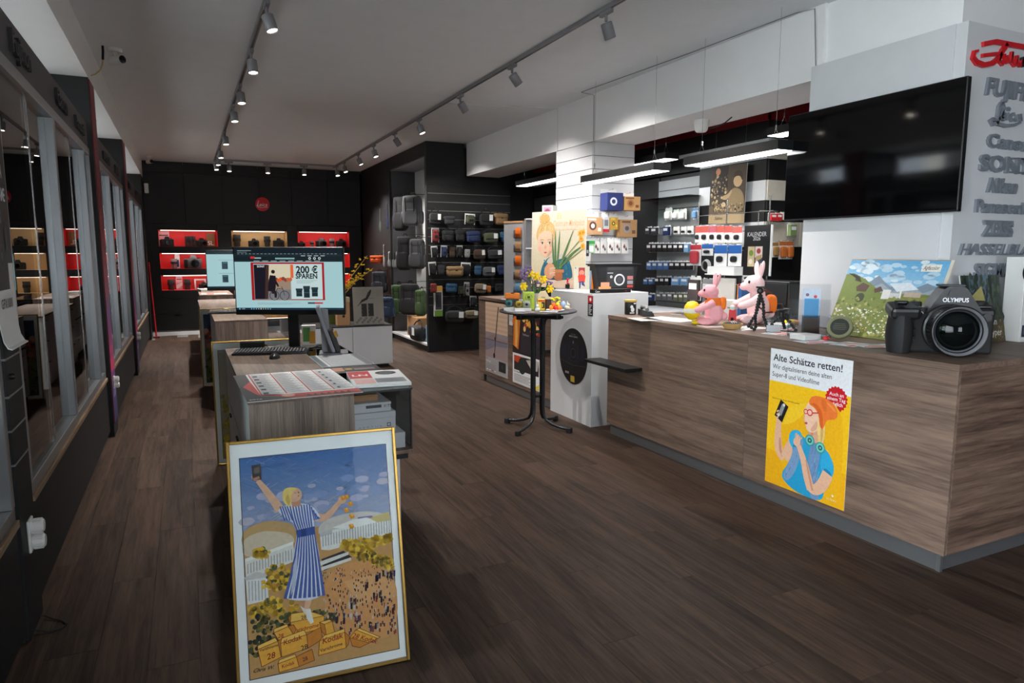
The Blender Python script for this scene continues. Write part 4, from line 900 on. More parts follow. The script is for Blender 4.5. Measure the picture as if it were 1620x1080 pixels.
def art_strip(sky, mid, low, extra=None):
    def f(w, h):
        a = Art(w, h, .0001); n = 14
        for k in range(n): 
            q = k/n; c = [low[i]*(1-q/.4)+mid[i]*q/.4 for i in range(3)] if q < .4 else [mid[i]*(1-(q-.4)/.6)+sky[i]*(q-.4)/.6 for i in range(3)]
            a.rect(0,k/n,1,(k+1)/n,c,step=(k==0))
        a.scatter(240, .01,.02,.99,.5,.025,[low,(low[0]*.8,low[1]*.8,low[2]*.7),(min(low[0]*1.2,255),min(low[1]*1.15,255),low[2]),mid],1,.5,6)
        if extra: extra(a)
        return a
    return f
frame((.088, 2.55, .002), -.07, .232, 'gold framed picture of a woman in a striped dress above a crowd, in the foreground', art_woman)
def ex_b(a): a.rect(0,.62,1,.98,(178,166,150)); a.poly([(.1,.6),(.13,.95),(.16,.6)],(206,200,190)); a.scatter(80,.02,.05,.3,.6,.03,[(206,178,60),(176,150,50),(150,140,80)],1,.5,6)
frame((.142, 5.60, .002), -.03, .07, 'gold framed picture with yellow meadow strip, standing behind the nearest island', art_strip((190,186,180),(170,160,140),(180,150,60), ex_b), h=.955)
def ex_c(a):
    a.rect(0,.7,1,1,(70,90,130)); a.scatter(70,.02,.5,.5,.78,.04,[(220,130,110),(200,90,80),(90,60,70),(236,170,150)],1,.5,6); a.disc(.18,.8,.1,(60,60,80),10)
frame((.118, 9.10, .002), -.03, .07, 'gold framed picture with blue sky and pink figures, beside the middle island', art_strip((90,110,150),(150,130,100),(96,110,60), ex_c), h=.955)
# ------------------------------------------------------------------ monitors, keyboards, desk things
def monitor(loc, rz, label, art, w=.775, h=.475, z0=.245):
    t = thing('computer_monitor', label, 'monitor', loc, rz, 'computer monitors on the islands')
    MB().box(-w/2, w/2, -.018, .02, z0, z0+h, .004).build('bezel', 'black_plastic', t); MB().box(-w*.3, w*.3, .02, .05, z0+.1, z0+h-.1, .01).build('rear_housing', 'black_plastic', t)
    art.build('screen', t, 'screen', (-w/2+.008, -.0185, z0+.035))
    MB().box(-.04, .04, .035, .06, .0, z0+.2, .006).build('neck', 'black_plastic', t); MB().box(-.15, .15, -.02, .12, 0, .014, .004).build('foot', 'black_plastic', t); return t
sw, sh = .759, .432; a = Art(sw, sh)
a.rect(0,0,1,1,(150,186,190)); a.rect(0,0,1,.035,(22,44,58)); a.rect(0,.78,1,1,(24,38,44)); a.rect(0,.9,1,1,(18,28,34)); a.rect(0,.80,1,.87,(20,30,34))
for k in range(9): a.disc(.14+.022*k,.017,.005,random.choice([(220,225,230),(120,180,220),(200,160,90)]),8)
a.disc(.03,.017,.006,(120,190,230),8); a.rect(.05,.012,.08,.022,(140,160,170))
for k in range(26): a.rect(.03+.036*k,.905,.052+.036*k,.911,(140,160,164),step=(k==0))
a.rect(.03,.955,.16,.962,(150,170,172)); a.rect(.03,.93,.12,.936,(120,140,144)); a.rect(.15,.83,.19,.865,(190,40,44)); a.rect(.19,.83,.25,.85,(140,170,172)); a.rect(.38,.82,.56,.845,(120,160,162))
for k in range(4): a.rect(.62+.06*k,.872,.66+.06*k,.88,(200,210,210),step=(k==0))
for k in range(3): a.disc(.7+.045*k,.835,.012,(205,220,220),12); a.disc(.7+.045*k,.835,.007,(24,34,38),10)
for k in range(8): a.rect(.18+.08*k,.79,.235+.08*k,.796,(190,200,200),step=(k==0))
a.rect(.15,.16,.83,.77,(150,22,30)); a.rect(.175,.175,.81,.745,(176,196,196)); a.rect(.175,.17,.52,.735,(150,160,150))
a.rect(.178,.175,.515,.33,(108,108,112)); a.rect(.178,.33,.515,.5,(140,120,104)); a.rect(.178,.5,.515,.735,(196,186,160))
a.rect(.178,.175,.30,.735,(22,20,30)); a.poly([(.30,.175),(.32,.73),(.29,.735),(.27,.175)],(60,40,36)); a.text('SONY',.21,.69,.02,(220,225,225),bold=.01)
for k in range(8): a.disc(.36+.022*k,.48+random.uniform(-.02,.05),.018,random.choice([(210,80,40),(180,90,50),(120,60,50)]),8)
a.limb([(.335,.3),(.345,.45),(.352,.56)],[.05,.055,.04],(26,20,28)); a.disc(.356,.62,.018,(30,24,26),12); a.limb([(.36,.5),(.39,.42),(.4,.38)],[.018,.014,.012],(30,22,28)); a.limb([(.34,.3),(.375,.28),(.37,.2)],[.03,.02,.014],(34,26,30))
for cx in (.36,.455): 
    a.line([(cx+.042*math.cos(i*PI/10), .235+.042*sw/sh*math.sin(i*PI/10)) for i in range(21)], .004, (24,24,28))
a.line([(.36,.235),(.39,.35),(.44,.34),(.455,.235)], .004, (40,36,40)); a.line([(.44,.34),(.43,.38)], .004, (30,30,34))
a.rect(.52,.52,.545,.735,(214,90,40))
a.text('200 €', .57,.6,.068,(14,22,28),bold=.03,wid=.2); a.text('SPAREN', .565,.51,.05,(14,22,28),bold=.03,wid=.2)
for k in range(3): a.rect(.57,.475-.02*k,.76-.03*k,.48-.02*k,(110,140,144),step=(k==0))
for x, y, hh in ((.565,.22,.13),(.635,.2,.19),(.71,.22,.15)): a.rect(x,y,x+.055,y+hh,(26,40,48)); a.rect(x-.004,y+hh*.75,x+.059,y+hh,(34,50,58)); a.rect(x,y+hh*.4,x+.055,y+hh*.46,(60,80,86))
a.rect(.2,.09,.52,.1,(130,160,164)); a.rect(.2,.11,.6,.118,(130,160,164)); a.rect(.67,.1,.735,.125,(40,60,66)); a.rect(.735,.1,.81,.125,(190,40,44))
monitor((.66, 5.03, IH+.0005), -.46, 'large computer monitor showing an online shop on the nearest island', a)
a = Art(sw, sh); a.rect(0,0,1,1,(150,186,190)); a.rect(0,0,1,.035,(22,44,58)); a.rect(0,.9,1,1,(24,38,44))
for y in (.62,.26): 
    for x in (.22,.58): a.rect(x,y-.12,x+.085,y+.08,(24,50,64)); a.rect(x+.01,y+.04,x+.075,y+.06,(60,110,120)); a.rect(x-.05,y+.12,x+.3,y+.13,(110,140,144)); a.rect(x+.2,y-.15,x+.26,y-.125,(190,40,44))
monitor((.60, 8.72, IH+.0005), -.2, 'second computer monitor, half hidden behind the nearer one', a)
def keyboard(loc, rz, label, detail=True):
    t = thing('keyboard', label, 'keyboard', loc, rz, 'computer keyboards'); b = MB()
    prof = [(-.085,0),(.085,0),(.085,.022),(-.085,.012)]
    n = 10; vs = []; fs = []
    for i in range(n+1):
        x = -.24+.48*i/n; cv = .02*(1-(x/.24)**2); vs += [(x, y-cv*(1 if y < 0 else .4), z+.006*(1-(x/.24)**2)*(1 if z > .001 else 0)) for y, z in prof]
    for i in range(n):
        for k in range(4): fs.append((i*4+k, i*4+(k+1)%4, (i+1)*4+(k+1)%4, (i+1)*4+k))
    fs += [(0,1,2,3),(n*4+3,n*4+2,n*4+1,n*4)]; b.add(vs, fs).build('case', 'black_plastic', t, True)
    km = MB().box(-.0078,.0078,-.0075,.0075,0,.008,.002).mesh('key', mat('key_grey',(62,62,66),.5))
    for r in range(5):
        for c in range(22):
            x = -.215+.0205*c; y = -.062+.0285*r; cv = .02*(1-(x/.24)**2); o = bpy.data.objects.new('key', km); COL.objects.link(o); o.parent = t
            o.location = (x, y-cv*(.7-.06*r), .0135+.0017*r+.0058*(1-(x/.24)**2)); o.rotation_euler = (.06,0,0); o.scale = (.95,1.4,1)
    return t
keyboard((.50, 5.0-.12, IH+.0005), -.25, 'black curved keyboard in front of the monitor on the nearest island')
keyboard((.45, 8.45, IH+.0005), -.1, 'grey keyboard on the middle island')
m = thing('computer_mouse', 'small black mouse beside the keyboard on the nearest island', 'mouse', (.492, 4.62, IH), -.35)
b = MB(); b.ell((0,0,0),(.034,.056,.034),18,12); b.v = [Vector((v.x, v.y, max(v.z,0))) for v in b.v]; b.build('shell','black_plastic',m,True); MB().cyl((-.004,-.03,.028),(.004,-.03,.028),.008,n=10).build('wheel','dark_steel',m); MB().box(-.001,.001,-.05,-.005,.024,.0335).build('seam','black_gloss',m)
# grey tablet stand
t = thing('tablet_stand', 'grey angled tablet stand seen from the side, right of the keyboard', 'stand', (.84, 4.70, IH+.0005), -.2)
MB().box(-.05,.14,-.09,.09,0,.012,.003).build('base_plate','track_grey',t)
MB().prism([(-.03,.012),(.03,.012),(.015,.3),(-.045,.31)],-.006,.006).build('gusset','track_grey',t)
b = MB(); b.M = Matrix.Translation((.0,0,.16)) @ Matrix.Rotation(-.32,4,'Y'); b.box(-.012,.012,-.1,.1,-.15,.17,.003); b.build('back_plate',mat('stand_grey',(122,124,130),.4,.4),t)
b = MB(); b.M = Matrix.Translation((.045,0,.11)) @ Matrix.Rotation(-.32,4,'Y'); b.box(-.014,.014,-.085,.085,-.1,.06,.005); b.build('tablet','black_plastic',t); b = MB(); b.M = Matrix.Translation((.055,-.05,.13)) @ Matrix.Rotation(-.32,4,'Y'); b.box(-.016,.02,-.03,.01,-.015,.03,.003); b.build('charging_plug','gold_metal',t)
# cables and black adapter
t = thing('power_adapter', 'black adapter lying under the monitor on the nearest island', 'adapter', (.40, 5.12, IH+.0005), -.3); MB().box(-.08,.08,-.03,.03,0,.06,.008).build('case','black_plastic',t); MB().tube([(.08,0,.03),(.1,-.02,.03),(.11,-.05,.012),(.1,-.07,.006)],.005,7).build('lead','black_rubber',t)
t = thing('small_plant_box', 'green and white packet standing under the monitor', 'packet', (.80,5.19,IH), -.2); MB().box(-.05,.05,-.02,.02,0,.15,.002).build('case','white_plastic',t); a = Art(.1,.15); a.rect(.1,.2,.6,.9,(80,140,60)); a.rect(.55,.1,.95,.7,(214,150,40)); a.build('print',t,loc=(-.05,-.0205,0))
# printed matter
def sheet(name, label, c, w, d, z, rz, art, th=.002, cat='paper', grp=None, m='print', arch=0, rx=0):
    t = thing(name, label, cat, (c[0], c[1], z), rz, grp, rx=rx); MB().box(-w/2,w/2,-d/2,d/2,0,th,min(th*.3,.002)).build('sheet','paper',t)
    if art: o = art.build('print', t, m); o.rotation_euler = (-PI/2,0,0); o.location = (-w/2,-d/2,th+.0003)
    return t
a = Art(.53,.76,.0001); a.rect(0,0,1,1,(232,232,232)); a.rect(0,0,.12,1,(44,36,38)); a.rect(0,.0,1,.14,(150,36,34)); a.poly([(0,0),(.4,0),(.12,.2),(0,.9)],(40,34,36)); a.poly([(.03,.5),(.11,.2),(.3,.1),(.7,.06),(1,.05),(1,.14),(.14,.15),(.12,.7)],(196,60,52))
for k in range(7): a.poly([(.5+.06*k,.03),(.56+.06*k,.03),(.53+.06*k,.1)],(60,30,34))
a.disc(.36,.1,.06,(226,160,130),12)
for c in range(4):
    u0 = .14+.215*c; a.rect(u0,.16,u0+.012,.98,(190,40,44))
    for k in range(24): a.rect(u0+.02,.18+.033*k,u0+.2-.03*(k%3),.19+.033*k,(150,150,156),step=(k==0))
    for k in range(6): a.rect(u0+.03+.02*(c%2),.2+.13*k,u0+.075,.245+.13*k,(50,50,54),step=(k==0)) if c in (0,3) else None
a.text('2026', .02,.03,.03,(235,235,235))
sheet('lens_chart', 'red and white product chart lying on the nearest island', (.478,3.645), .53, .76, IH+.0005, .02, a, .003, 'chart')
a = Art(.32,.5,.0001); a.rect(0,0,1,1,(150,152,156)); a.rect(.02,.02,.12,.98,(80,92,96)); a.rect(.14,.02,.17,.98,(215,216,218)); a.rect(.2,.06,.98,.94,(176,178,182)); a.rect(.84,.02,.98,.98,(110,112,116))
for k in range(18): a.rect(.24,.1+.045*k,.8-.05*(k%3),.112+.045*k,(150,152,156),step=(k==0))
sheet('grey_mat', 'grey printed desk mat on the glass top of the nearest island', (.85,4.33), .3, .46, IH+.0006, -.0, a, .003, 'mat')
a = Art(.29,.42,.0001); a.rect(0,0,1,1,(226,226,226)); a.rect(0,.45,.4,.98,(196,40,42)); a.text('LN', .06,.62,.07,(240,235,235),bold=.03); a.rect(.42,.1,.95,.4,(150,152,158)); a.disc(.7,.78,.2,(40,40,44),18); a.disc(.7,.78,.13,(90,90,96),18); a.rect(.05,.05,.4,.4,(228,180,176))
for k in range(8): a.rect(.46,.14+.03*k,.9,.15+.03*k,(120,120,126),step=(k==0))
sheet('magazine', 'thick magazine with red square at the front corner of the glass vitrine', (.90,3.57), .29, .42, IH+.001, -.12, a, .016, 'magazine')
a = Art(.3,.2); a.rect(0,0,1,1,(40,36,38)); a.rect(.1,.2,.3,.8,(180,120,90)); a.rect(.5,.3,.9,.6,(120,110,110)); a.disc(.4,.5,.08,(200,150,60),8)
sheet('leaflet', 'dark printed leaflet between chart and desk mat', (.86,3.97), .3, .2, IH+.0008, -.05, a, .002, 'leaflet')
a = Art(.4,.25); a.rect(0,0,1,1,(220,220,220)); a.rect(.2,.1,.5,.9,(200,60,50)); a.rect(.55,.2,.9,.8,(120,120,125))
sheet('leaflet', 'red and white leaflet on the farthest island', (.42,12.7), .4, .25, IH+.0008, .05, a, .003, 'leaflet')
sheet('leaflet', 'stack of papers at the rear corner of the farthest island', (.30,13.6), .2, .3, IH+.0008, .2, None, .05, 'papers')
# ------------------------------------------------------------------ low white cabinet with flowers
lc = thing('low_cabinet', 'low white cabinet with black top behind the nearest island', 'cabinet', (0,0,0))
MB().box(1.5,2.65,9.6,10.3,.05,.6,.002).build('body','white_laminate',lc); MB().box(1.5,2.66,9.59,10.31,.6,.615,.001).build('top_board','black_laminate',lc); MB().box(1.54,2.6,9.65,10.25,0,.05).build('kick_board','black_laminate',lc)
for k in range(2): MB().box(1.51+.57*k,2.07+.57*k,9.585,9.6,.06,.595,.001).build('door','white_laminate',lc)
t = thing('bird_board', 'grey wooden board with a bird drawing on the low white cabinet', 'picture board', (2.13,9.72,.616), 0, rx=-.08)
MB().box(0,.44,0,.018,0,.54,.002).build('board',mat('driftwood',(150,144,134),.8,var=.15,scale=14,stretch=(1,1,8)),t)
a = Art(.44,.54); bk = (46,42,40)
a.poly([(.42,.72),(.5,.86),(.58,.92),(.6,.86),(.56,.78),(.46,.66),(.3,.6),(.18,.54),(.28,.66)],bk); a.poly([(.48,.76),(.54,.86),(.5,.8)],(150,144,134)); a.line([(.14,.5),(.3,.62)],.008,bk); a.line([(.45,.7),(.7,.7)],.004,bk); a.disc(.58,.9,.03,bk,10)
for x0, x1 in ((.26,.44),(.48,.66)): 
    a.rect(x0,.22,x1,.56,bk)
    for k in range(3): a.rect(x0+.02,.26+.1*k,x0+.03,.3+.1*k,(120,116,110),step=(k==0))
for k in range(14): a.disc(.1+.06*k,.07+.05*(k%3),.035,bk,9); a.disc(.1+.06*k,.07+.05*(k%3),.02,(150,144,134),8)
a.build('drawing', t, 'print_matt', (0,-.0004,0))
t = thing('cork_box', 'brown cork box with a round hole beside the bird board', 'box', (1.99,9.74,.616)); MB().box(-.09,.09,0,.14,0,.36,.004).build('body','cardboard',t); MB().cyl((0,-.001,.13),(0,.002,.13),.02,n=14).build('hole','black_plastic',t); MB().box(-.092,.092,-.002,.142,.33,.4,.003).build('lid',mat('pale_wood',(196,176,146),.7),t)
def flower_branch(mb, base, tip, n, r):
    base = Vector(base); tip = Vector(tip)
    for i in range(n):
        f = .35+.65*i/n; p = base.lerp(tip, f)+Vector((random.uniform(-.03,.03),random.uniform(-.03,.03),random.uniform(-.03,.03)+.06*math.sin(f*3)))
        for k in range(4):
            an = random.random()*6.28; d = Vector((math.cos(an),math.sin(an),random.uniform(-.4,.6))).normalized(); mb.ell(p+d*r, (r,r*.6,r*.5), 6, 4, Vector((1,0,0)).rotation_difference(d).to_matrix())
v = thing('forsythia_pot', 'green pot with yellow forsythia branches behind the monitor', 'potted flowers', (1.97,10.1,.6155))
MB().lathe([(0,0),(.13,0),(.17,.34),(.18,.36),(.16,.36),(0,.33)],20).build('pot',mat('olive_glaze',(90,96,40),.4),v,True)
br = [((0,0,.3),(-.12,0,1.02)),((0,0,.3),(.1,-.05,.85)),((0,0,.3),(.32,-.1,.7)),((0,0,.3),(.52,-.12,.80)),((0,0,.3),(.05,-.14,.62)),((0,0,.3),(.25,-.16,.62)),((0,0,.3),(.45,-.05,.98))]
b = MB(); 
for p0, p1 in br: b.tube([p0, (Vector(p0)+Vector(p1))/2+Vector((0,0,.05)), p1], .006, 5)
b.build('branches','straw',v)
for p0, p1 in br: f = MB(); flower_branch(f, p0, p1, 9, .018); f.build('blossom','flower_yellow',v,True)
MB().ell((.02,-.08,.45),(.09,.05,.05),12,8).build('ornament',mat('orange_glaze',(214,90,50),.4),v,True)
# ------------------------------------------------------------------ bag display block
bb = thing('bag_display_block', 'tall black display block with a slat wall front and an open white side bay', 'display unit', (0,0,0))
FY = 10.75; SX = 3.58
MB().box(SX, 5.08, FY+.03, FY+.05, 0, 2.88).build('back_board','black_laminate',bb)
MB().box(SX+.02, 4.25, FY, FY+.03, 2.74, CEIL-.002).build('header_panel','black_laminate',bb); MB().box(4.255, 5.08, FY, FY+.03, 2.74, 2.885).build('header_panel','black_laminate',bb)
MB().box(SX+.02, 5.08, FY, FY+.03, 0, .78).build('base_panel','black_laminate',bb)
for k in range(14):
    z0 = .78+.14*k; MB().box(SX+.02, 5.08, FY+.004, FY+.03, z0+.008, z0+.139, .001).build('slat','black_laminate',bb); MB().box(SX+.02, 5.08, FY+.001, FY+.012, z0-.001, z0+.008).build('slat_insert',mat('slat_insert',(120,116,108),.4,.6),bb)
MB().box(SX, SX+.02, FY-.004, FY+.08, 0, CEIL-.002).build('corner_post','black_laminate',bb)
MB().box(SX, SX+.04, 12.95, 15.2, 0, CEIL-.002).build('side_panel','black_laminate',bb)
MB().box(SX, SX+.03, FY+.08, 12.95, 3.2, CEIL-.002).build('top_beam','black_laminate',bb)
MB().box(SX+.03, 4.1, FY+.08, 12.95, 3.18, 3.2).build('bay_ceiling',mat('bay_grey',(120,120,124),.6),bb)
MB().box(4.08, 4.1, FY+.08, 12.95, .1, 3.18).build('bay_back','white_laminate',bb); MB().box(SX+.04, 4.1, 12.93, 12.95, .1, 3.18).build('bay_end','grey_fascia',bb); MB().box(SX+.02, 4.1, FY+.06, FY+.08, .1, 3.18).build('bay_end','grey_fascia',bb)
MB().box(SX-.01, 4.1, FY+.06, 12.95, .1, .135, .002).build('bay_floor','white_laminate',bb); MB().box(SX+.03, 4.1, FY+.06, 12.95, 0, .1).build('kick_board','black_laminate',bb)
dw = MB().box(4.25, 7.45, 10.95, 11.05, 0, 3.38).build('wall_partition','black_paint'); dw['kind'] = 'structure'
# ------------------------------------------------------------------ bag prototypes (unit size: 1 wide, 1 high, 1 deep; hung from the top)
def smooth_box(sx, sy, sz, e=3.0, nu=16, nv=10):
    b = MB(); vs = []; fs = []
    def sp(c, p): return math.copysign(abs(c)**p, c)
    p = 2/e
    for j in range(nv+1):
        ph = -PI/2+PI*j/nv
        for i in range(nu):
            t = 2*PI*i/nu; vs.append((sx/2*sp(math.cos(ph),p)*sp(math.cos(t),p), sy/2*sp(math.cos(ph),p)*sp(math.sin(t),p), sz/2*sp(math.sin(ph),p)))
    for j in range(nv):
        for i in range(nu): k = (i+1) % nu; fs.append((j*nu+i, j*nu+k, (j+1)*nu+k, (j+1)*nu+i))
    return b.add(vs, fs)
def shift(b, x, y, z): b.v = [v+Vector((x,y,z)) for v in b.v]; return b
def proto_pouch():
    t = thing('camera_pouch', 'tmp', 'camera bag', (0,0,-50))
    shift(smooth_box(.92,.8,.8,5),0,-.4,-.54).build('body','fabric',t,True)
    shift(smooth_box(.95,.84,.34,5),0,-.42,-.30).build('flap','fabric',t,True)
    shift(smooth_box(.6,.2,.36,5),0,-.8,-.66).build('front_pocket','fabric',t,True)
    MB().tube([(-.3,-.4,-.16),(-.2,-.4,-.02),(0,-.4,.03),(.2,-.4,-.02),(.3,-.4,-.16)],.03,6).build('handle','webbing',t)
    MB().box(-.06,.06,-.9,-.84,-.5,-.42).build('buckle','black_plastic',t); return t
def proto_case():
    t = thing('lens_case', 'tmp', 'camera bag', (0,0,-50))
    shift(smooth_box(.8,.8,.84,3.2),0,-.4,-.54).build('body','fabric',t,True); shift(smooth_box(.83,.82,.06,3.2),0,-.4,-.3).build('zip','webbing',t,True)
    MB().box(-.48,.48,-.05,-.01,-.98,-.0).build('card','paper_tag',t); MB().box(-.4,.4,-.06,-.02,-.98,-.12).build('card_print','black_plastic',t)
    shift(smooth_box(.4,.12,.2,4),0,-.8,-.6).build('logo_patch','webbing',t,True); return t
def proto_shoulder():
    t = thing('shoulder_bag', 'tmp', 'camera bag', (0,0,-50))
    shift(smooth_box(.98,.8,.72,4.5),0,-.4,-.6).build('body','fabric',t,True); shift(smooth_box(1.0,.3,.46,4.5),0,-.72,-.5).build('flap','fabric',t,True)
    MB().tube([(-.46,-.4,-.3),(-.3,-.3,-.1),(0,-.2,.02),(.3,-.3,-.1),(.46,-.4,-.3)],.035,6).build('strap','webbing',t)
    MB().box(-.3,.3,-.89,-.86,-.7,-.64).build('stripe','webbing',t); MB().box(.12,.38,-.92,-.90,-.66,-.3).build('swing_tag','paper_tag',t); return t
def proto_backpack():
    t = thing('backpack', 'tmp', 'backpack', (0,0,-50))
    shift(smooth_box(.86,.7,.92,5.5,18,12),0,-.38,-.52).build('body','fabric',t,True); shift(smooth_box(.66,.3,.46,5),0,-.72,-.7).build('front_pocket','fabric',t,True); shift(smooth_box(.8,.5,.24,5),0,-.5,-.16).build('lid','fabric',t,True)
    for s in (-1,1):
        shift(smooth_box(.16,.4,.4,3),.45*s,-.4,-.72).build('side_pocket','fabric',t,True); MB().tube([(.24*s,-.03,-.1),(.28*s,.02,-.4),(.22*s,-.02,-.85)],.045,6).build('shoulder_strap','webbing',t)
        MB().box(.2*s-.02,.2*s+.02,-.86,-.83,-.55,-.12).build('compression_strap','webbing',t)
    MB().tube([(-.14,-.2,-.06),(-.08,-.2,.04),(.08,-.2,.04),(.14,-.2,-.06)],.03,6).build('grab_handle','webbing',t); return t
PR = {'p':proto_pouch(), 'c':proto_case(), 's':proto_shoulder(), 'b':proto_backpack()}
NAMES = {'p':'camera pouch','c':'lens case','s':'shoulder bag','b':'camera backpack'}
def cname(c):
    r, g, b = c; m = max(c); d = m-min(c)
    if d < 16: return 'black' if m < 50 else ('dark grey' if m < 95 else 'light grey')
    if r >= g and r >= b: return 'red-brown' if g < r*.6 and m < 140 else ('orange' if g < r*.7 else 'tan')
    if g >= r and g >= b: return 'olive green'
    return 'navy' if m < 95 else 'blue'
used_proto = set()
def hang(kind, ax, v, px0, px1, py0, py1, col, label, group, rz, depth=None, tilt=0, back=None):
    p0 = at(ax, v, px0, py0); p1 = at(ax, v, px1, py1); c = at(ax, v, (px0+px1)/2, (py0+py1)/2); q = at(ax, v, (px0+px1)/2, py0)
    w = abs(p1.x-p0.x) if ax == 'y' else abs(p1.y-p0.y); h = abs(p1.z-p0.z); d = depth or min(max(w,.08)*.55, .24)
    loc = Vector((c.x, v, q.z)) if ax == 'y' else Vector((v, c.y, q.z))
    r = dup(PR[kind], loc, rz, label, group, col, (w, d, h), ry=tilt); return r
def hang2(kind, x, px0, px1, py0, py1, col, label, group, rz, depth=.2):
    q = at('x', x, (px0+px1)/2, py0); k = mpp(q)
    return dup(PR[kind], q, rz, label, group, col, ((px1-px0)*k*1.45, depth*1.3, (py1-py0)*k))
def tweak(c, k): return tuple(max(0,min(255,x*k)) for x in c)
BLK=(30,30,33); DG=(52,52,55); GR=(96,97,100); NV=(34,48,84); BL=(44,82,110); OL=(74,78,58); TN=(128,98,66); BR=(70,52,42); LG=(140,140,140); ORr=(196,110,40); GRN=(60,84,48); RD=(120,40,36)
rows = [
 [('s',678,697,331,357,BLK),('p',700,718,340,357,DG),('c',735,752,338,356,OL),('s',757,778,332,359,BLK),('p',779,801,335,358,TN)],
 [('c',682,695,360,384,RD),('p',698,717,362,384,BLK),('p',718,734,360,384,BLK),('p',735,757,363,385,NV),('s',762,785,363,385,OL),('p',789,808,364,385,BL)],
 [('c',681,692,389,407,BLK),('c',697,708,388,407,NV),('p',710,720,388,408,BR),('c',722,732,388,407,BLK),('p',734,743,392,408,LG),('s',747,765,389,411,BR),('s',768,791,390,410,DG),('p',795,806,391,403,NV)],
 [('c',677,690,414,435,BLK),('p',692,703,416,436,DG),('p',704,731,418,438,(150,120,84)),('c',729,745,415,436,BLK),('p',750,761,418,436,BL),('s',762,781,417,437,GR),('p',784,803,417,436,NV)],
 [('p',680,690,446,464,RD),('p',704,722,446,463,BL),('p',723,733,450,466,OL),('c',734,743,446,468,LG),('s',750,768,443,464,(130,116,96)),('p',769,776,450,463,ORr),('p',781,795,446,462,BLK)],
 [('s',703,732,484,509,DG),('s',733,754,486,503,(128,118,92)),('c',743,754,468,484,BLK)]]
for r, row in enumerate(rows):
    for k, (kd, a0, a1, b0, b1, col) in enumerate(row):
        hang(kd, 'y', FY-.075, a0, a1, b0, b1, col, f'{cname(col)} {NAMES[kd]}, {ORD[k]} in the {["top","second","third","fourth","fifth","lowest"][r]} row of the slat wall', 'camera bags on the black slat wall', 0, tilt=random.uniform(-.07,.07))
        p = at('y', FY-.075, (a0+a1)/2, b0); MB().tube([(p.x,FY-.001,p.z+.012),(p.x,FY-.09,p.z+.012),(p.x,FY-.1,p.z+.02)],.003,5).build('peg_hook','chrome',bb)
# long green-white box on the slat wall
p = at('y', FY-.04, 693, 500); t = thing('strap_package', 'tall white and green strap package hanging on the slat wall', 'package', (p.x, FY-.045, p.z)); MB().box(-.07,.07,-.03,.03,0,.5,.003).build('box','paper',t)
a = Art(.14,.5); a.rect(0,0,1,.2,(110,150,60)); a.rect(.1,.22,.9,.8,(60,62,66)); a.rect(.2,.3,.8,.7,(34,36,40)); a.rect(0,.82,1,1,(200,150,60)); a.build('print',t,loc=(-.07,-.031,0))
# side bay: plane x
side = [
 [('b',606,618,328,371,(58,64,60)),('b',617,630,318,366,NV),('b',628,645,310,366,BLK),('b',643,668,308,358,GR)],
 [('b',612,624,384,426,LG),('b',620,635,396,425,(120,122,124)),('b',634,652,372,428,BLK),('b',654,673,376,426,DG)],
 [('b',625,641,448,498,GRN),('b',639,664,446,498,BLK),('b',663,675,456,500,(66,84,50))]]
for r, row in enumerate(side):
    for k, (kd, a0, a1, b0, b1, col) in enumerate(row):
        hang2(kd, 3.74, a0, a1, b0, b1, col, f'{cname(col)} camera backpack, {ORD[k]} in the {["upper","middle","lower"][r]} row of the side bay', 'backpacks in the side bay', -.75, .18)
        p = at('x', 3.74, (a0+a1)/2, b0); MB().tube([(4.08,p.y,p.z+.01),(3.66,p.y,p.z+.01),(3.64,p.y,p.z+.03)],.006,5).build('peg_hook','black_plastic',bb)
for k, (kd, a0, a1, b0, b1, col, lb) in enumerate([('p',592,606,402,417,(210,84,30),'orange camera pouch hanging outside the side bay'),('b',594,612,428,464,(40,42,50),'dark grey camera backpack below the orange pouch'),('b',606,624,468,502,(40,56,84),'navy camera backpack hanging lowest outside the side bay'),('b',596,608,470,505,(70,72,76),'grey camera backpack beside the bird board')]):
    hang2(kd, SX-.12, a0, a1, b0, b1, col, lb, 'backpacks in the side bay', -.75, .16); p = at('x', SX-.12, (a0+a1)/2, b0); MB().tube([(SX+.001,p.y,p.z+.01),(SX-.2,p.y,p.z+.01),(SX-.21,p.y,p.z+.03)],.006,5).build('peg_hook','black_plastic',bb)
t = thing('cardboard_box', 'open brown cardboard box on the floor board of the side bay', 'box', (3.84, 11.9, .136)); b = MB(); b.box(-.18,.18,-.32,.32,0,.36,.004); b.build('body','cardboard',t); MB().box(-.181,.181,-.02,.02,.355,.362).build('tape','straw',t)
r = dup(PR['s'], (3.68, 11.35, .48), -PI/2, 'black soft bag standing on the floor board of the side bay', 'backpacks in the side bay', (34,34,38), (.5,.24,.36))
carton('blue_packet', 'slim light blue packet beside the black bag in the side bay', 3.64, 3.74, 11.0, 11.06, .136, .42, mat('packet_blue',(120,165,195),.5), None, 'packet')
for k in PR.values():
    for ch in list(k.children): bpy.data.objects.remove(ch)
    bpy.data.objects.remove(k)
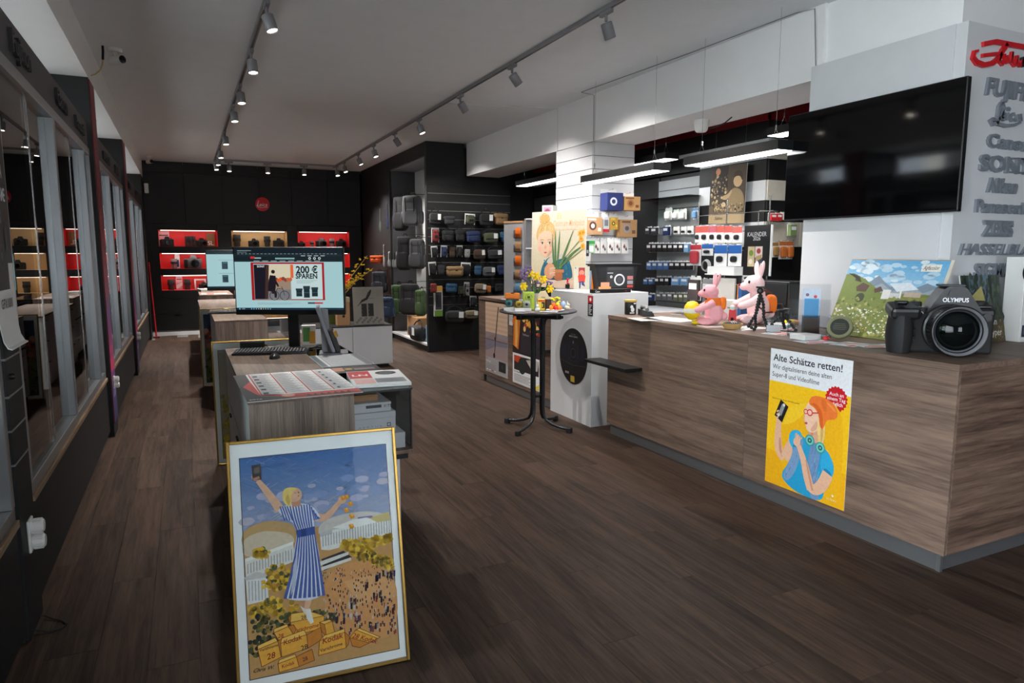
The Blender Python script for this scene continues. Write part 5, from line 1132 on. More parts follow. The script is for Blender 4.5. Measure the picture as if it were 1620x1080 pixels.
# ------------------------------------------------------------------ cameras and lenses in the lit niches
def proto_cam():
    t = thing('display_camera', 'tmp', 'camera', (0,0,-50)); MB().box(-.07,.07,-.02,.025,0,.085,.006).build('body','tinted',t)
    MB().prism([(-.03,.085),(.03,.085),(.018,.115),(-.018,.115)],-.02,.02).build('prism_hump','tinted',t); MB().lathe([(0,-.085),(.026,-.085),(.034,-.08),(.034,-.02),(0,-.02)],18,'y',(.01,0,.045)).build('lens','black_plastic',t,True); MB().lathe([(0,-.087),(.024,-.087),(.024,-.0845),(0,-.0845)],18,'y',(.01,0,.045)).build('front_glass','black_gloss',t)
    MB().box(-.075,-.045,-.04,.0,0,.08,.006).build('grip','black_rubber',t); MB().cyl((.045,0,.085),(.045,0,.095),.012,n=12).build('dial','dark_steel',t); return t
def proto_lens():
    t = thing('display_lens', 'tmp', 'lens', (0,0,-50)); MB().lathe([(0,0),(.03,0),(.034,.01),(.034,.05),(.038,.055),(.038,.1),(.04,.105),(.04,.13),(.036,.13),(.03,.12),(0,.12)],18).build('barrel','tinted',t,True)
    MB().lathe([(.0385,.06),(.041,.062),(.041,.09),(.0385,.092)],18,ring=True).build('focus_ring','black_rubber',t,True); return t
PC = proto_cam(); PL = proto_lens(); ny = Y0+.2
cams = [(0,0,[(-.30,'c',1.7,BLK),(.12,'l',1.6,DG),(.33,'c',1.5,BLK)]),(0,1,[(1.0,'l',1.9,DG),(1.33,'c',1.5,BLK),(1.60,'l',1.7,DG),(1.83,'c',1.6,BLK)]),(0,2,[(2.3,'c',1.1,DG),(2.52,'l',1.0,LG),(2.72,'c',1.7,GR),(2.95,'l',1.4,LG),(3.15,'c',1.6,BLK)]),
 (1,0,[(-.2,'l',1.5,LG),(.15,'c',2.3,GR)]),(2,0,[(-.28,'l',1.6,DG),(.02,'l',1.6,DG),(.32,'c',1.3,BLK)]),(1,2,[(3.05,'c',1.4,BLK)]),(1,1,[(1.4,'c',1.6,BLK)]),(2,1,[(1.3,'l',1.6,DG)]),(2,2,[(2.7,'c',1.6,BLK)])]
rn = ['top','middle','bottom']; cn = ['left red','beige','right red']
for r, c, items in cams:
    for k, (x, kd, s, col) in enumerate(items):
        nm = 'compact camera' if kd == 'c' else 'upright camera lens'
        dup(PC if kd == 'c' else PL, (x, ny, NZ[r][0]+.0005), random.uniform(-.3,.3), f'{cname(col)} {nm}, {ORD[k]} in the {rn[r]} {cn[c]} niche', 'products in the lit wall niches', col, s)
for x, z, w, h, s, lb in ((-.36,NZ[0][0],.2,.31,'','pale printed card behind the camera in the top left niche'),(.12,NZ[0][0],.2,.22,'SL','dark lettered card behind the lens in the top left niche'),(.5,NZ[0][0],.16,.28,'SL','brown lettered card at the right end of the top left niche'),(-.14,NZ[1][0],.09,.30,'','white strip card in the middle left niche'),(-.13,NZ[2][0],.12,.29,'','pink strip card in the bottom left niche'),(.26,NZ[2][0],.22,.22,'','white framed card in the bottom left niche')):
    t = thing('niche_card', lb, 'card', (x-w/2, Y0+.30, z+.0005), 0, 'cards in the lit wall niches'); MB().box(0,w,0,.004,0,h-.01).build('card','paper',t); a = Art(w,h-.01)
    if s: a.rect(0,0,1,1,(52,44,42) if x < .4 else (120,86,40)); a.text(s,.5,.12,.12,(235,235,235),'c',.01)
    elif w < .1: a.rect(0,0,1,1,(230,220,225)); a.rect(.2,.1,.8,.6,(60,50,110))
    elif x > .2: a.rect(.14,.14,.86,.86,(190,40,40))
    else: a.rect(0,0,1,1,(226,170,180)); a.rect(.1,.7,.9,.78,(110,60,70)); a.poly([(0,0),(1,.3),(1,.5),(0,.3)],(235,225,228))
    a.build('print',t,loc=(0,-.0004,0))
# products inside the left cabinets
for k in range(16):
    y = [3.9,4.25,4.6,4.9,5.4,5.8,6.2,6.65,7.6,8.1,8.9,9.4,10.0,11.2,12.6,13.9][k]; z = [.99,1.46,1.94][(k*2) % 3]
    dup(PC if k % 3 else PL, (-.95, y, z+.0005), PI/2+random.uniform(-.2,.2), f'{"black camera" if k % 3 else "dark lens"} on a left cabinet shelf, {ORD[k]} from the front', 'products in the left glass cabinets', BLK, 1.3)
for k in range(10):
    y = [3.95,4.35,4.75,5.3,5.7,6.2,7.7,8.8,11.5,13.0][k]; h = .16+.05*(k % 3)
    carton('product_carton', f'{"white" if k % 2 else "grey"} product box on the left cabinet floor, {ORD[k]} from the front', -1.05, -.88, y, y+.2, .546, .546+h, 'white_plastic' if k % 2 else 'track_grey', None, 'box', 'boxes in the left glass cabinets')
for k in (PC, PL):
    for ch in list(k.children): bpy.data.objects.remove(ch)
    bpy.data.objects.remove(k)
# ------------------------------------------------------------------ wall behind the counter
XB = 5.6
wu = thing('rear_cabinet_wall', 'black cabinet wall behind the counter with a white drawer row and red top band', 'cabinet wall', (0,0,0))
MB().box(XB, 7.4, 5.5, 6.54, 0, 2.62).build('carcass','black_laminate',wu); MB().box(XB+.02, 7.4, 5.52, 10.9, 2.62, 3.375).build('upper_wall','black_paint',wu)
MB().box(XB, XB+.02, 5.5, 10.9, 3.02, 3.375).build('red_band','dark_red_paint',wu); MB().box(XB, 7.4, 5.5, 5.52, 3.02, 3.375).build('red_band','dark_red_paint',wu)
MB().box(XB-.004, XB+.02, 5.5, 10.9, 2.79, 2.83).build('white_strip','white_laminate',wu); MB().box(XB, 7.4, 5.496, 5.52, 2.79, 2.83).build('white_strip','white_laminate',wu)
for z0, z1, m in ((2.62,2.78,'white_laminate'),(2.405,2.615,'black_laminate'),(2.19,2.40,'white_laminate'),(1.97,2.185,'black_laminate'),(1.7,1.965,'white_laminate')):
    for y0, y1 in ((5.5,6.02),(6.025,6.54)): MB().box(XB-.018, XB, y0, y1, z0, z1, .002).build('drawer_front',m,wu)
    for x0, x1 in ((XB,6.1),(6.105,6.6),(6.605,7.4)): MB().box(x0, x1, 5.482, 5.5, z0, z1, .002).build('drawer_front',m if m != 'white_laminate' else mat('cream_front',(205,196,180),.5),wu)
pb = thing('pegboard', 'grey perforated pegboard behind the counter full of small packages', 'pegboard', (0,0,0)); MB().box(XB, XB+.03, 6.55, 7.34, .6, 2.55).build('board','pegboard',pb); MB().box(XB+.02, 7.4, 7.35, 10.9, 0, 2.6).build('side_wall','black_laminate',pb); MB().box(XB+.03, 6.0, 6.55, 7.34, 0, 2.6).build('backing','black_laminate',pb)
for k in range(8): MB().box(XB-.003, XB, 6.56, 7.33, 2.42-.235*k, 2.428-.235*k).build('rail','dark_steel',pb)
MB().box(XB-.2, XB, 6.5, 7.6, 2.31, 2.318).build('glass_shelf','shelf_glass',pb)
wc = thing('rear_worktop', 'grey worktop below the pegboard behind the counter', 'worktop', (0,0,0)); MB().box(4.95, XB-.02, 4.3, 7.3, .92, .95,.002).build('board','white_laminate',wc); MB().box(5.0, XB-.02, 4.35, 7.25, 0, .92).build('carcass','black_laminate',wc)
# hanging packages -------------------------------------------------
def proto_pack(i):
    t = thing('hang_pack', 'tmp', 'package', (0,0,-50))
    MB().prism([(-.5,-1),(.5,-1),(.5,-.1),(.4,0),(.1,0),(.1,-.06),(-.1,-.06),(-.1,0),(-.4,0),(-.5,-.1)],-.1,0).build('card','paper',t)
    if i == 0: smooth = shift(smooth_box(.76,.8,.6,5,10,6),0,-.45,-.62).build('blister','tinted',t,True); MB().box(-.5,.5,-.11,-.1,-.28,-.06).build('header_print','tinted',t)
    elif i == 1: MB().box(-.47,.47,-.95,-.1,-.98,-.16,.03).build('box','tinted',t); MB().box(-.35,.35,-.97,-.95,-.55,-.3).build('label','paper_tag',t)
    else: MB().box(-.5,.5,-.14,-.1,-.42,-.05).build('header_print','tinted',t); shift(smooth_box(.5,.6,.3,3,10,6),0,-.4,-.68).build('product','black_plastic',t,True)
    return t
PP = [proto_pack(i) for i in range(3)]
def packs(ax, v, rz, row, desc, group, hookto=None):
    for k, (pi, a0, a1, b0, b1, col) in enumerate(row):
        p0 = at(ax, v, a0, b0); p1 = at(ax, v, a1, b1); c = at(ax, v, (a0+a1)/2, b0); w = abs(p1.x-p0.x) if ax == 'y' else abs(p1.y-p0.y); h = abs(p1.z-p0.z)
        dup(PP[pi], (c.x, c.y, c.z), rz, f'{cname(col)} {["blister pack","boxed pack","header-card pack"][pi]}, {ORD[k]} in {desc}', group, col, (w*.94, min(w*.6,.05), h))
        if hookto: MB().tube([(hookto[0]-.002,c.y,c.z-.004),(v-.05,c.y,c.z-.004),(v-.06,c.y,c.z+.006)] if ax == 'x' else [(c.x,hookto[0]-.002,c.z-.004),(c.x,v-.05,c.z-.004),(c.x,v-.06,c.z+.006)],.0025,5).build('peg_hook','chrome',hookto[1])
W_=(225,225,220); DB=(30,50,92); LB=(110,150,190); BB=(34,96,170)
H1 = (XB, pb)
packs('x',XB-.06,-PI/2,[(0,1053,1064,328,347,W_),(0,1066,1075,331,346,W_),(0,1076,1087,330,346,W_),(0,1097,1106,328,346,LB)],'the top pegboard row','small packages on the pegboard',H1)
packs('x',XB-.06,-PI/2,[(1,1025,1032,358,370,DG),(1,1034,1043,358,371,DG),(1,1053,1062,356,372,DB),(2,1066,1076,358,370,W_),(2,1078,1087,358,370,W_),(2,1088,1098,357,370,W_)],'the second pegboard row','small packages on the pegboard',H1)
packs('x',XB-.06,-PI/2,[(1,1027+8.5*k,1034.5+8.5*k,383,399,[(38,32,28),(34,30,30),(30,30,32)][k%3] if k < 7 else LB) for k in range(8)],'the third pegboard row','small packages on the pegboard',H1)
packs('x',XB-.06,-PI/2,[(1,1027+9*k,1035+9*k,412,427,(70,104,150) if k < 4 else (34,32,32)) for k in range(8)],'the fourth pegboard row','small packages on the pegboard',H1)
packs('x',XB-.06,-PI/2,[(1,1022,1029,439,450,(60,100,150)),(1,1030,1038,439,450,(60,100,150)),(1,1040,1047,436,452,BLK),(1,1048,1055,436,452,BLK),(1,1056,1063,436,452,BLK),(1,1066,1079,437,452,LB),(1,1081,1093,437,452,LB)],'the fifth pegboard row','small packages on the pegboard',H1)
packs('x',XB-.06,-PI/2,[(1,1028,1037,463,476,(40,60,100)),(1,1043,1050,462,474,GR),(1,1052,1059,462,474,GR),(1,1060,1068,462,474,GR),(1,1070,1077,462,477,(90,96,70)),(1,1078,1085,462,477,(90,96,70)),(1,1086,1093,462,477,(90,96,70))],'the lowest pegboard row','small packages on the pegboard',H1)
rk = thing('wire_rack', 'wire rack of hanging accessory packs behind the counter', 'rack', (0,0,0)); XR = 5.3
for y in (5.15,5.75,6.2): MB().cyl((XR,y,.951),(XR,y,2.2),.008,n=8).build('upright','chrome',rk)
for z in (2.05,1.86,1.66,1.3): MB().cyl((XR,5.1,z),(XR,6.25,z),.005,n=8).build('cross_bar','chrome',rk)
H2 = (XR, rk)
packs('x',XR-.06,-PI/2,[(2,1101,1109,357,383,(200,90,80)),(2,1109.5,1122,356,383,(200,90,80)),(2,1123,1134,356,383,(196,96,110)),(2,1134.5,1146,356,383,(200,90,80)),(2,1147,1159,356,383,(200,90,80)),(2,1160,1175,357,383,(200,100,90))],'the top row of the wire rack','accessory packs on the wire rack',H2)
packs('x',XR-.06,-PI/2,[(0,1093,1110,385,420,(176,50,60)),(2,1111,1129,385,404,BB),(2,1131,1151,386,421,BB),(2,1153,1174,386,421,BB)],'the second row of the wire rack','accessory packs on the wire rack',H2)
packs('x',XR-.06,-PI/2,[(1,1093,1110,436,476,(70,60,60)),(2,1112,1130,440,462,LG),(2,1176,1192,430,445,W_)],'the lowest row of the wire rack','accessory packs on the wire rack',H2)
packs('y',5.42,0,[(1,1215,1224,336,350,(200,36,40)),(1,1225,1233,336,350,(200,36,40)),(1,1234,1241,335,348,(210,205,195))],'the red pack row at the cabinet corner','packs on the cabinet corner',(5.482,wu))
packs('y',5.42,0,[(0,1222,1231,382,407,(160,120,70)),(0,1233,1243,380,410,(196,110,50)),(0,1244,1254,380,410,(196,110,50)),(1,1246,1256,352,374,(120,140,90))],'the orange pack row right of the calendar','packs on the cabinet corner',(5.482,wu))
for k in PP:
    for ch in list(k.children): bpy.data.objects.remove(ch)
    bpy.data.objects.remove(k)
p = at('x',XR-.05,1120,420); t = thing('coiled_cable', 'grey coiled cable hanging on the wire rack', 'cable', (XR-.07,p.y,p.z), -PI/2)
for k in range(5): MB().tube([((.065-.003*k)*math.cos(i*PI/10),-.006*k,(.065-.003*k)*math.sin(i*PI/10)) for i in range(20)],.006,6,True).build('coil',mat('coil_grey',(150,150,150),.5),t,True)
t = thing('paper_tray', 'white tray of paper on the back shelf below the packs', 'tray', (5.2,5.62,1.40), -PI/2); MB().box(-.22,.22,-.1,.06,0,.012,.002).build('tray','white_plastic',t); MB().box(-.2,.2,-.08,.05,.012,.09).build('paper_stack','paper',t); b = MB(); b.cyl((-.2,.04,0),(-.2,.04,-.449),.006,n=6); b.cyl((.2,.04,0),(.2,.04,-.449),.006,n=6); b.build('leg','chrome',t)
# photo poster and calendar
def q4(ax, v, px0, py1): return at(ax, v, px0, py1)
p = at('x',XB-.1,1121,354); a = Art(.56,.64,.0001); a.rect(0,0,1,1,(70,60,48)); a.rect(0,0,1,.16,(168,146,110)); a.rect(0,.16,1,.3,(96,80,62)); a.rect(.0,.5,.5,1,(44,38,34))
for k in range(90): a.disc(random.uniform(.05,.5),random.uniform(.2,.85),random.uniform(.012,.035),random.choice([(150,128,96),(40,34,30),(186,164,124),(96,84,66)]),7)
a.sp([(.5,.3),(.58,.55),(.7,.62),(.9,.56),(.99,.4),(.96,.2),(.55,.18)],(140,120,88)); a.sp([(.62,.5),(.5,.4),(.36,.42),(.38,.48),(.52,.5),(.64,.6)],(176,150,112)); a.disc(.78,.72,.12,(186,158,118),14); a.sp([(.66,.76),(.68,.88),(.84,.9),(.92,.8),(.9,.7),(.84,.8),(.72,.8)],(58,48,38)); a.disc(.22,.9,.07,(176,120,90),10)
a.limb([(.3,.85),(.5,.62)],[.03,.03],(40,34,30)); a.rect(.2,.28,.9,.32,(120,100,76)); a.disc(.42,.32,.06,(200,180,140),10); a.scatter(60,.1,.18,.95,.34,.02,[(186,164,124),(60,50,40),(130,108,80)],1,.5,6); a.text('Sabine',.18,.07,.05,(70,56,40),shear=.4)
t = thing('photo_poster', 'sepia photograph poster of a boy with puppies hanging behind the counter', 'poster', (XB-.1, p.y, p.z), -PI/2, ry=.03); MB().box(0,.56,-.004,0,0,.64).build('sheet','paper',t); a.build('print',t,'print_matt',(0,-.0044,0)); b = MB(); b.cyl((.05,0,.63),(.05,0,1.415),.0012,n=5); b.cyl((.51,0,.63),(.51,0,1.415),.0012,n=5); b.build('hanging_thread','chrome',t)
p = at('x',5.05,1177,435); p1 = at('x',5.05,1222,355); cw = abs(p.y-p1.y); chh = p1.z-p.z
t = thing('wall_calendar', 'black wall calendar with white lettering hanging from the wire rack', 'calendar', (5.05,p.y,p.z), -PI/2); MB().box(0,cw,-.02,0,0,chh,.002).build('block','black_plastic',t); a = Art(cw,chh); a.text('KALENDER',.5,.78,.06,(225,225,225),'c',0.0,wid=.72); a.text('2026',.5,.70,.05,(225,225,225),'c',0.0,wid=.28)
a.rect(.18,.18,.44,.58,(200,180,140)); a.rect(.46,.18,.74,.58,(60,66,84)); a.rect(.46,.36,.74,.58,(220,200,190)); a.disc(.31,.45,.09,(120,150,60),9); a.disc(.3,.28,.08,(230,215,200),9); a.disc(.6,.49,.08,(170,60,60),9); a.poly([(.48,.28),(.72,.34),(.72,.42),(.5,.38)],(180,150,100)); a.build('print',t,loc=(0,-.0205,0)); MB().box(cw,cw+.012,-.018,0,0,chh).build('page_block','paper',t); b = MB(); b.cyl((cw/2,-.01,chh),(cw/2,-.01,chh+.14),.003,n=6); b.build('hook','chrome',t)
MB().cyl((5.05,p.y-cw/2,p.z+chh+.14),(XR,p.y-cw/2,p.z+chh+.14),.004,n=6).build('arm','chrome',rk)
t = thing('receipt_printer', 'black printer on the worktop behind the plush rabbits', 'printer', (5.15,4.83,.951), -PI/2); MB().box(-.26,.26,-.16,.1,0,.42,.01).build('case','black_plastic',t); MB().box(-.24,.24,-.17,-.16,.2,.4,.004).build('front','black_laminate',t); MB().box(-.2,.2,-.18,-.16,.04,.16,.004).build('paper_slot','track_grey',t)
t = thing('white_board', 'white boards leaning behind the pillar edge', 'boards', (5.5,4.72,.951), -PI/2); MB().box(-.1,.32,-.03,0,0,1.0,.002).build('board','white_plastic',t); MB().box(-.08,.36,.001,.02,0,.8,.002).build('board',mat('orange_frame',(186,112,46),.5),t)
t = thing('brush_set', 'paper swatch and orange ruler on the worktop behind the calendar', 'stationery', (5.12,5.48,.951), -PI/2); MB().box(-.16,.1,-.02,0,0,.42,.002).build('swatch',mat('swatch_grey',(176,172,166),.6),t); b = MB(); b.box(.14,.17,-.02,0,0,.36); b.box(.14,.3,-.02,0,0,.03); b.build('ruler','orange_plastic',t); MB().box(-.34,-.2,-.06,.0,0,.3,.004).build('pen_box',mat('pen_box',(90,86,88),.6),t)
# ------------------------------------------------------------------ bistro table
BT = (2.91, 5.56); bt = thing('bistro_table', 'round dark standing table on bent steel tube legs before the podium', 'table', (BT[0], BT[1], 0), .35)
TZ = 1.112
MB().lathe([(0,TZ-.024),(.335,TZ-.024),(.355,TZ-.016),(.36,TZ-.008),(.355,TZ),(0,TZ)],48).build('table_top',mat('table_top',(66,66,70),.35,var=.12,scale=20),bt,True)
MB().box(-.26,.26,-.03,.03,TZ-.075,TZ-.024,.004).build('cross_bar','black_plastic',bt); MB().box(-.03,.03,-.26,.26,TZ-.073,TZ-.0245,.004).build('cross_bar','black_plastic',bt)
for k in range(4):
    an = PI/4*0+PI/2*k+.2; c, s = math.cos(an), math.sin(an); r0 = .062
    pts = [(.26,TZ-.055),(.15,TZ-.055),(.105,TZ-.062),(.075,TZ-.09),(r0,TZ-.14),(r0,.55),(r0,.2),(r0+.008,.13),(r0+.035,.085),(r0+.09,.06),(.24,.04),(.335,.03)]
    MB().tube([(r*c, r*s, z) for r, z in pts], .0145, 12).build('leg','dark_steel',bt,True)
    b = MB(); b.M = Matrix.Rotation(an,4,'Z'); b.box(.315,.365,-.022,.022,0,.05,.006); b.build('foot_cap','black_rubber',bt)
for z in (.3,.9): MB().lathe([(0,z),(.05,z),(.05,z+.02),(0,z+.02)],16).build('clamp','black_plastic',bt,True)
def on_table(px, py):
    p = at('z', TZ+.0008, px, py); d = Vector((p.x-BT[0], p.y-BT[1], 0))
    if d.length > .29: d = d*(.29/d.length)
    return Vector((BT[0]+d.x, BT[1]+d.y, p.z))
def tb(a_, b_):
    f = Vector((math.sin(YAW), math.cos(YAW), 0)); return Vector((BT[0], BT[1], TZ+.0008))+_rt*a_+f*b_
G7 = 'Easter decorations on the bistro table'
p = on_table(803,489)
def display_case(px, w, col, label, kind):
    p = tb(*((-.267,-.08) if kind == 0 else (-.14,-.16))); t = thing('acrylic_case', label, 'display case', p, -.42, 'small acrylic display cases'); d = .07
    MB().box(-w/2,w/2,0,d,0,.03,.002).build('base','white_plastic',t); MB().box(-w/2,w/2,0,d,.03,.11).build('cover','acrylic',t)
    if kind == 0: shift(smooth_box(w*.7,.05,.06,3,12,8),0,d/2,.062).build('toy_camera','teal_plastic',t,True); MB().lathe([(0,-.03),(.016,-.03),(.016,0),(0,0)],14,'y',(0,d/2,.062)).build('toy_lens','black_plastic',t,True)
    else:
        for s, m in ((-.25,'yellow_paint'),(.22,'white_plastic')): shift(smooth_box(w*.4,.05,.06,3,12,8),w*s,d/2,.062).build('toy_camera',m,t,True); MB().lathe([(0,-.03),(.012,-.03),(.012,0),(0,0)],14,'y',(w*s,d/2,.06)).build('toy_lens','black_plastic',t,True)
display_case(801, .095, None, 'acrylic case holding a teal toy camera on the bistro table', 0); display_case(825, .15, None, 'acrylic case holding yellow and white toy cameras on the bistro table', 1)
p = tb(-.235,.11); t = thing('orange_camera', 'flat orange camera on black feet behind the acrylic cases', 'camera', p, -.42); MB().box(-.07,.07,-.02,.02,.09,.15,.01).build('body','orange_plastic',t); MB().box(-.06,.06,-.016,.016,.06,.09,.004).build('lower_case','black_plastic',t); MB().box(-.015,.015,-.022,.0,.144,.152,.002).build('finder','black_plastic',t); b = MB(); b.box(-.05,-.03,-.012,.012,0,.06); b.box(.03,.05,-.012,.012,0,.06); b.build('stand','black_plastic',t)
p = tb(-.085,.02); t = thing('green_gift_box', 'lime green gift box with black printed frame', 'box', p, -.42); MB().box(-.052,.052,0,.1,0,.16,.002).build('body','green_card',t); a = Art(.104,.16)
for k in range(16):
    if k % 4 == 3: continue
    an = 2*PI*k/16; a.disc(.5+.3*math.cos(an),.72+.3*.5*math.sin(an),.035,(40,60,20),6)
a.rect(.38,.66,.62,.78,(60,80,30)); a.build('print',t,loc=(-.052,-.0006,0))
# flowers in a vase behind
p = tb(-.01,.22); v = thing('flower_vase', 'vase of yellow daffodils and lilac blossoms on the bistro table', 'flower vase', (p.x, p.y, TZ+.0008)); MB().lathe([(0,0),(.035,0),(.04,.05),(.03,.12),(.035,.14),(.028,.14),(0,.02)],18).build('vase','white_plastic',v,True)
fl = [(-.16,-.04,.21,1),(-.06,.02,.33,0),(-.02,-.03,.30,0),(.06,-.02,.27,0),(.12,-.04,.18,0),(-.11,.03,.28,2),(-.14,.0,.34,2),(.02,.03,.26,2),(.1,.03,.26,2),(.15,.0,.22,2),(-.09,0,.36,2),(.0,.04,.20,2)]
for x, y, z, k in fl:
    MB().tube([(0,0,.1),(x*.4,y*.4,z*.6+.03),(x,y,z)],.003,5).build('stem','leaf_green',v); f = MB()
    if k < 2:
        for j in range(6):
            an = 2*PI*j/6; d = Vector((math.cos(an),-.5,math.sin(an))).normalized(); f.ell(Vector((x,y,z))+d*.024,(.024,.007,.014),8,5,Vector((1,0,0)).rotation_difference(d).to_matrix())
        f.lathe([(0,-.03),(.014,-.03),(.009,0),(0,0)],10,'y',(x,y,z)); f.build('daffodil','flower_yellow',v,True)
    else:
        for j in range(16): f.ell((x+random.uniform(-.026,.026),y+random.uniform(-.02,.02),z+random.uniform(-.05,.035)),(.012,.012,.011),6,4)
        f.build('lilac_blossom','flower_lilac',v,True)
for x, z in ((-.1,.2),(.04,.18),(.1,.2),(-.03,.22)): MB().prism([(0,.1),(x-.01,z*.8),(x*1.3,z+.05),(x+.012,z*.8)],-.003+.01*x,.003+.01*x).build('leaf','leaf_green',v)
p = tb(.03,-.06); t = thing('film_carton', 'yellow and black film box on the bistro table', 'box', p, -.3); MB().box(-.033,.033,0,.05,0,.1,.002).build('body','yellow_paint',t); a = Art(.066,.1); a.rect(.5,.2,.95,.75,(26,24,24)); a.rect(.05,.78,.95,.95,(200,60,40)); a.rect(.56,.3,.7,.6,(230,200,60)); a.build('print',t,loc=(-.033,-.0006,0))
carton('film_carton', 'small dark brown box beside the yellow film box', p.x+.045, p.x+.095, p.y-.01, p.y+.03, TZ+.0008, TZ+.1, mat('brown_card',(66,48,44),.6), None, 'box')
p = tb(.055,.08); t = thing('paper_bag', 'cream folded paper bag among the Easter flowers', 'paper bag', (p.x,p.y,TZ+.0008), -.4); MB().prism([(-.07,0),(.07,0),(.06,.1),(.02,.17),(-.03,.16),(-.06,.1)],0,.05).build('bag',mat('cream_paper',(226,206,176),.8),t); a = Art(); a.text('Vie',-.02,.1,.03,(80,66,56),shear=.3); a.build('print',t,loc=(0,-.0006,0))
def figurine(px, py, h, m, label, rz=0):
    p = tb(px, py); t = thing('rabbit_figurine', label, 'figurine', p, rz, G7); s = h/.1; b = MB()
    b.ell((0,0,.03*s),(.026*s,.032*s,.03*s),14,9); b.ell((0,-.012*s,.062*s),(.018*s,.02*s,.018*s),12,8)
    for q in (-1,1): b.ell((.008*q*s,0,.088*s),(.005*s,.004*s,.02*s),8,6)
    o = b.build('body',m,t,True); rm = o.modifiers.new('merge','REMESH'); rm.mode = 'VOXEL'; rm.voxel_size = .003; rm.use_smooth_shade = True
    e = MB(); 
    for q in (-1,1): e.ell((.008*q*s,-.03*s,.066*s),(.0025*s,.002*s,.0025*s),6,4)
    e.build('eyes','black_gloss',t); return t
figurine(-.015,-.27,.085,'sock_white','small white rabbit figurine at the front of the bistro table',-.6); figurine(.265,-.06,.08,'cream_plastic','small cream rabbit figurine at the right of the bistro table',.5)
p = tb(.15,-.13); t = thing('egg_plate', 'low plate of orange and red Easter eggs on the bistro table', 'plate', p); MB().lathe([(0,0),(.06,0),(.085,.012),(.082,.015),(.058,.004),(0,.004)],24).build('plate','sock_white',t,True)
for k, (x, y, z, m) in enumerate(((-.05,-.02,.026,'orange_plastic'),(-.015,-.035,.026,'red_paint'),(.025,-.025,.026,'orange_plastic'),(.05,.0,.026,'orange_cloth'),(-.03,.02,.03,'yellow_paint'),(.01,.015,.03,'red_paint'),(-.02,-.01,.056,'orange_cloth'),(.025,.0,.056,'yellow_paint'))): MB().ell((x,y,z),(.019,.019,.024),12,8).build('egg',m,t,True)
p = tb(.235,.02); MB().lathe([(0,0),(.022,.008),(.03,.03),(.026,.055),(.014,.074),(0,.08)],18).build('easter_egg',mat('egg_blue',(150,175,205),.4),None,True).location = p; tag(bpy.data.objects['easter_egg'],'pale blue standing Easter egg on the bistro table','egg',G7)
p = tb(.16,.1); t = thing('primrose_bunch', 'small bunch of yellow primroses behind the egg plate', 'flowers', (p.x,p.y,TZ+.0008)); MB().lathe([(0,0),(.03,0),(.038,.05),(.03,.05),(0,.04)],14).build('pot','straw',t,True); f = MB()
for k in range(22): f.ell((random.uniform(-.06,.06),random.uniform(-.03,.03),random.uniform(.06,.11)),(.013,.013,.007),7,4)
f.build('blossom','flower_yellow',t,True); f = MB()
for k in range(12): f.ell((random.uniform(-.05,.05),random.uniform(-.03,.03),random.uniform(.05,.09)),(.016,.012,.005),7,4)
f.build('leaves','leaf_green',t,True)
for k, (px, py, w, d, rz, c, lb) in enumerate(((815,492,.16,.1,.2,(225,225,228),'white flyer at the left edge of the bistro table'),(868,493,.16,.09,-.3,(230,230,232),'white folded flyer at the front of the bistro table'),(894,488,.12,.08,.3,(210,120,110),'red printed flyer at the right edge of the bistro table'),(838,494,.1,.06,.5,(225,170,180),'pink flyer beside the white rabbit figurine'))):
    p = on_table(px, py); a = Art(w,d); a.rect(0,0,1,1,c); a.rect(.1,.2,.5,.8,tuple(x*.8 for x in c)); sheet('flyer', lb, (p.x,p.y), w, d, TZ+.0009+.0004*k, rz-.4, a, .0012, 'flyer', 'flyers on the bistro table')
# ------------------------------------------------------------------ on the podium and rear counter
PZ = 1.261
a = Art(.82,.82,.0001); a.rect(0,0,1,1,(214,206,178)); n = 12
for k in range(n): a.rect(0,k/n,1,(k+1)/n,(222-1.2*k,206-.4*k,168+1.5*k),step=(k==0))
a.rect(0,0,1,.1,(236,206,180)); a.text('Ostern am Marktplatz', .97,.8,.09,(236,176,130),'r',.01,.3,wid=.56); a.text('Es', .52,.9,.08,(236,190,110),'c',.01,.3); a.rect(.42,.745,1,.75,(190,170,140))
for k in range(16): a.disc(.42+.036*k,.75+.01*(k%2),.012,(236,190,150),6)
sk = (228,190,162)
a.sp([(.17,.1),(.2,.26),(.28,.37),(.40,.42),(.60,.44),(.72,.36),(.78,.22),(.78,.1)],(40,104,130)); a.scatter(80,.24,.12,.74,.36,.012,[(60,130,150),(30,84,110),(74,146,164)],1,.4,5); a.sp([(.28,.34),(.40,.43),(.62,.45),(.66,.40),(.48,.36),(.36,.30)],(206,196,180))
a.sp([(.10,.60),(.09,.74),(.16,.85),(.28,.89),(.40,.85),(.455,.74),(.44,.60),(.30,.52)],(206,168,106)); a.sp([(.16,.84),(.14,.93),(.22,.98),(.33,.96),(.36,.88),(.26,.84)],(200,160,98))
for k in range(34): an = random.uniform(0,6.28); a.limb([(.24+.08*math.cos(an),.91+.06*math.sin(an)),(.24+.1*math.cos(an+.4),.91+.075*math.sin(an+.4)),(.24+.08*math.cos(an+.9),.91+.05*math.sin(an+.9))],[.004,.005,.003],random.choice([(226,196,140),(172,132,78)]))
a.sp([(.115,.66),(.12,.56),(.16,.46),(.23,.40),(.31,.40),(.39,.46),(.43,.57),(.42,.68),(.34,.76),(.2,.76)],sk); a.sp([(.11,.66),(.14,.78),(.25,.83),(.38,.79),(.44,.66),(.38,.73),(.29,.755),(.19,.73)],(214,178,118))
for k in range(40): u = random.uniform(.13,.42); a.limb([(u,.72+.06*random.random()),(u+random.uniform(-.02,.03),.78+.06*random.random())],[.003,.004],random.choice([(232,204,150),(178,138,84)]))
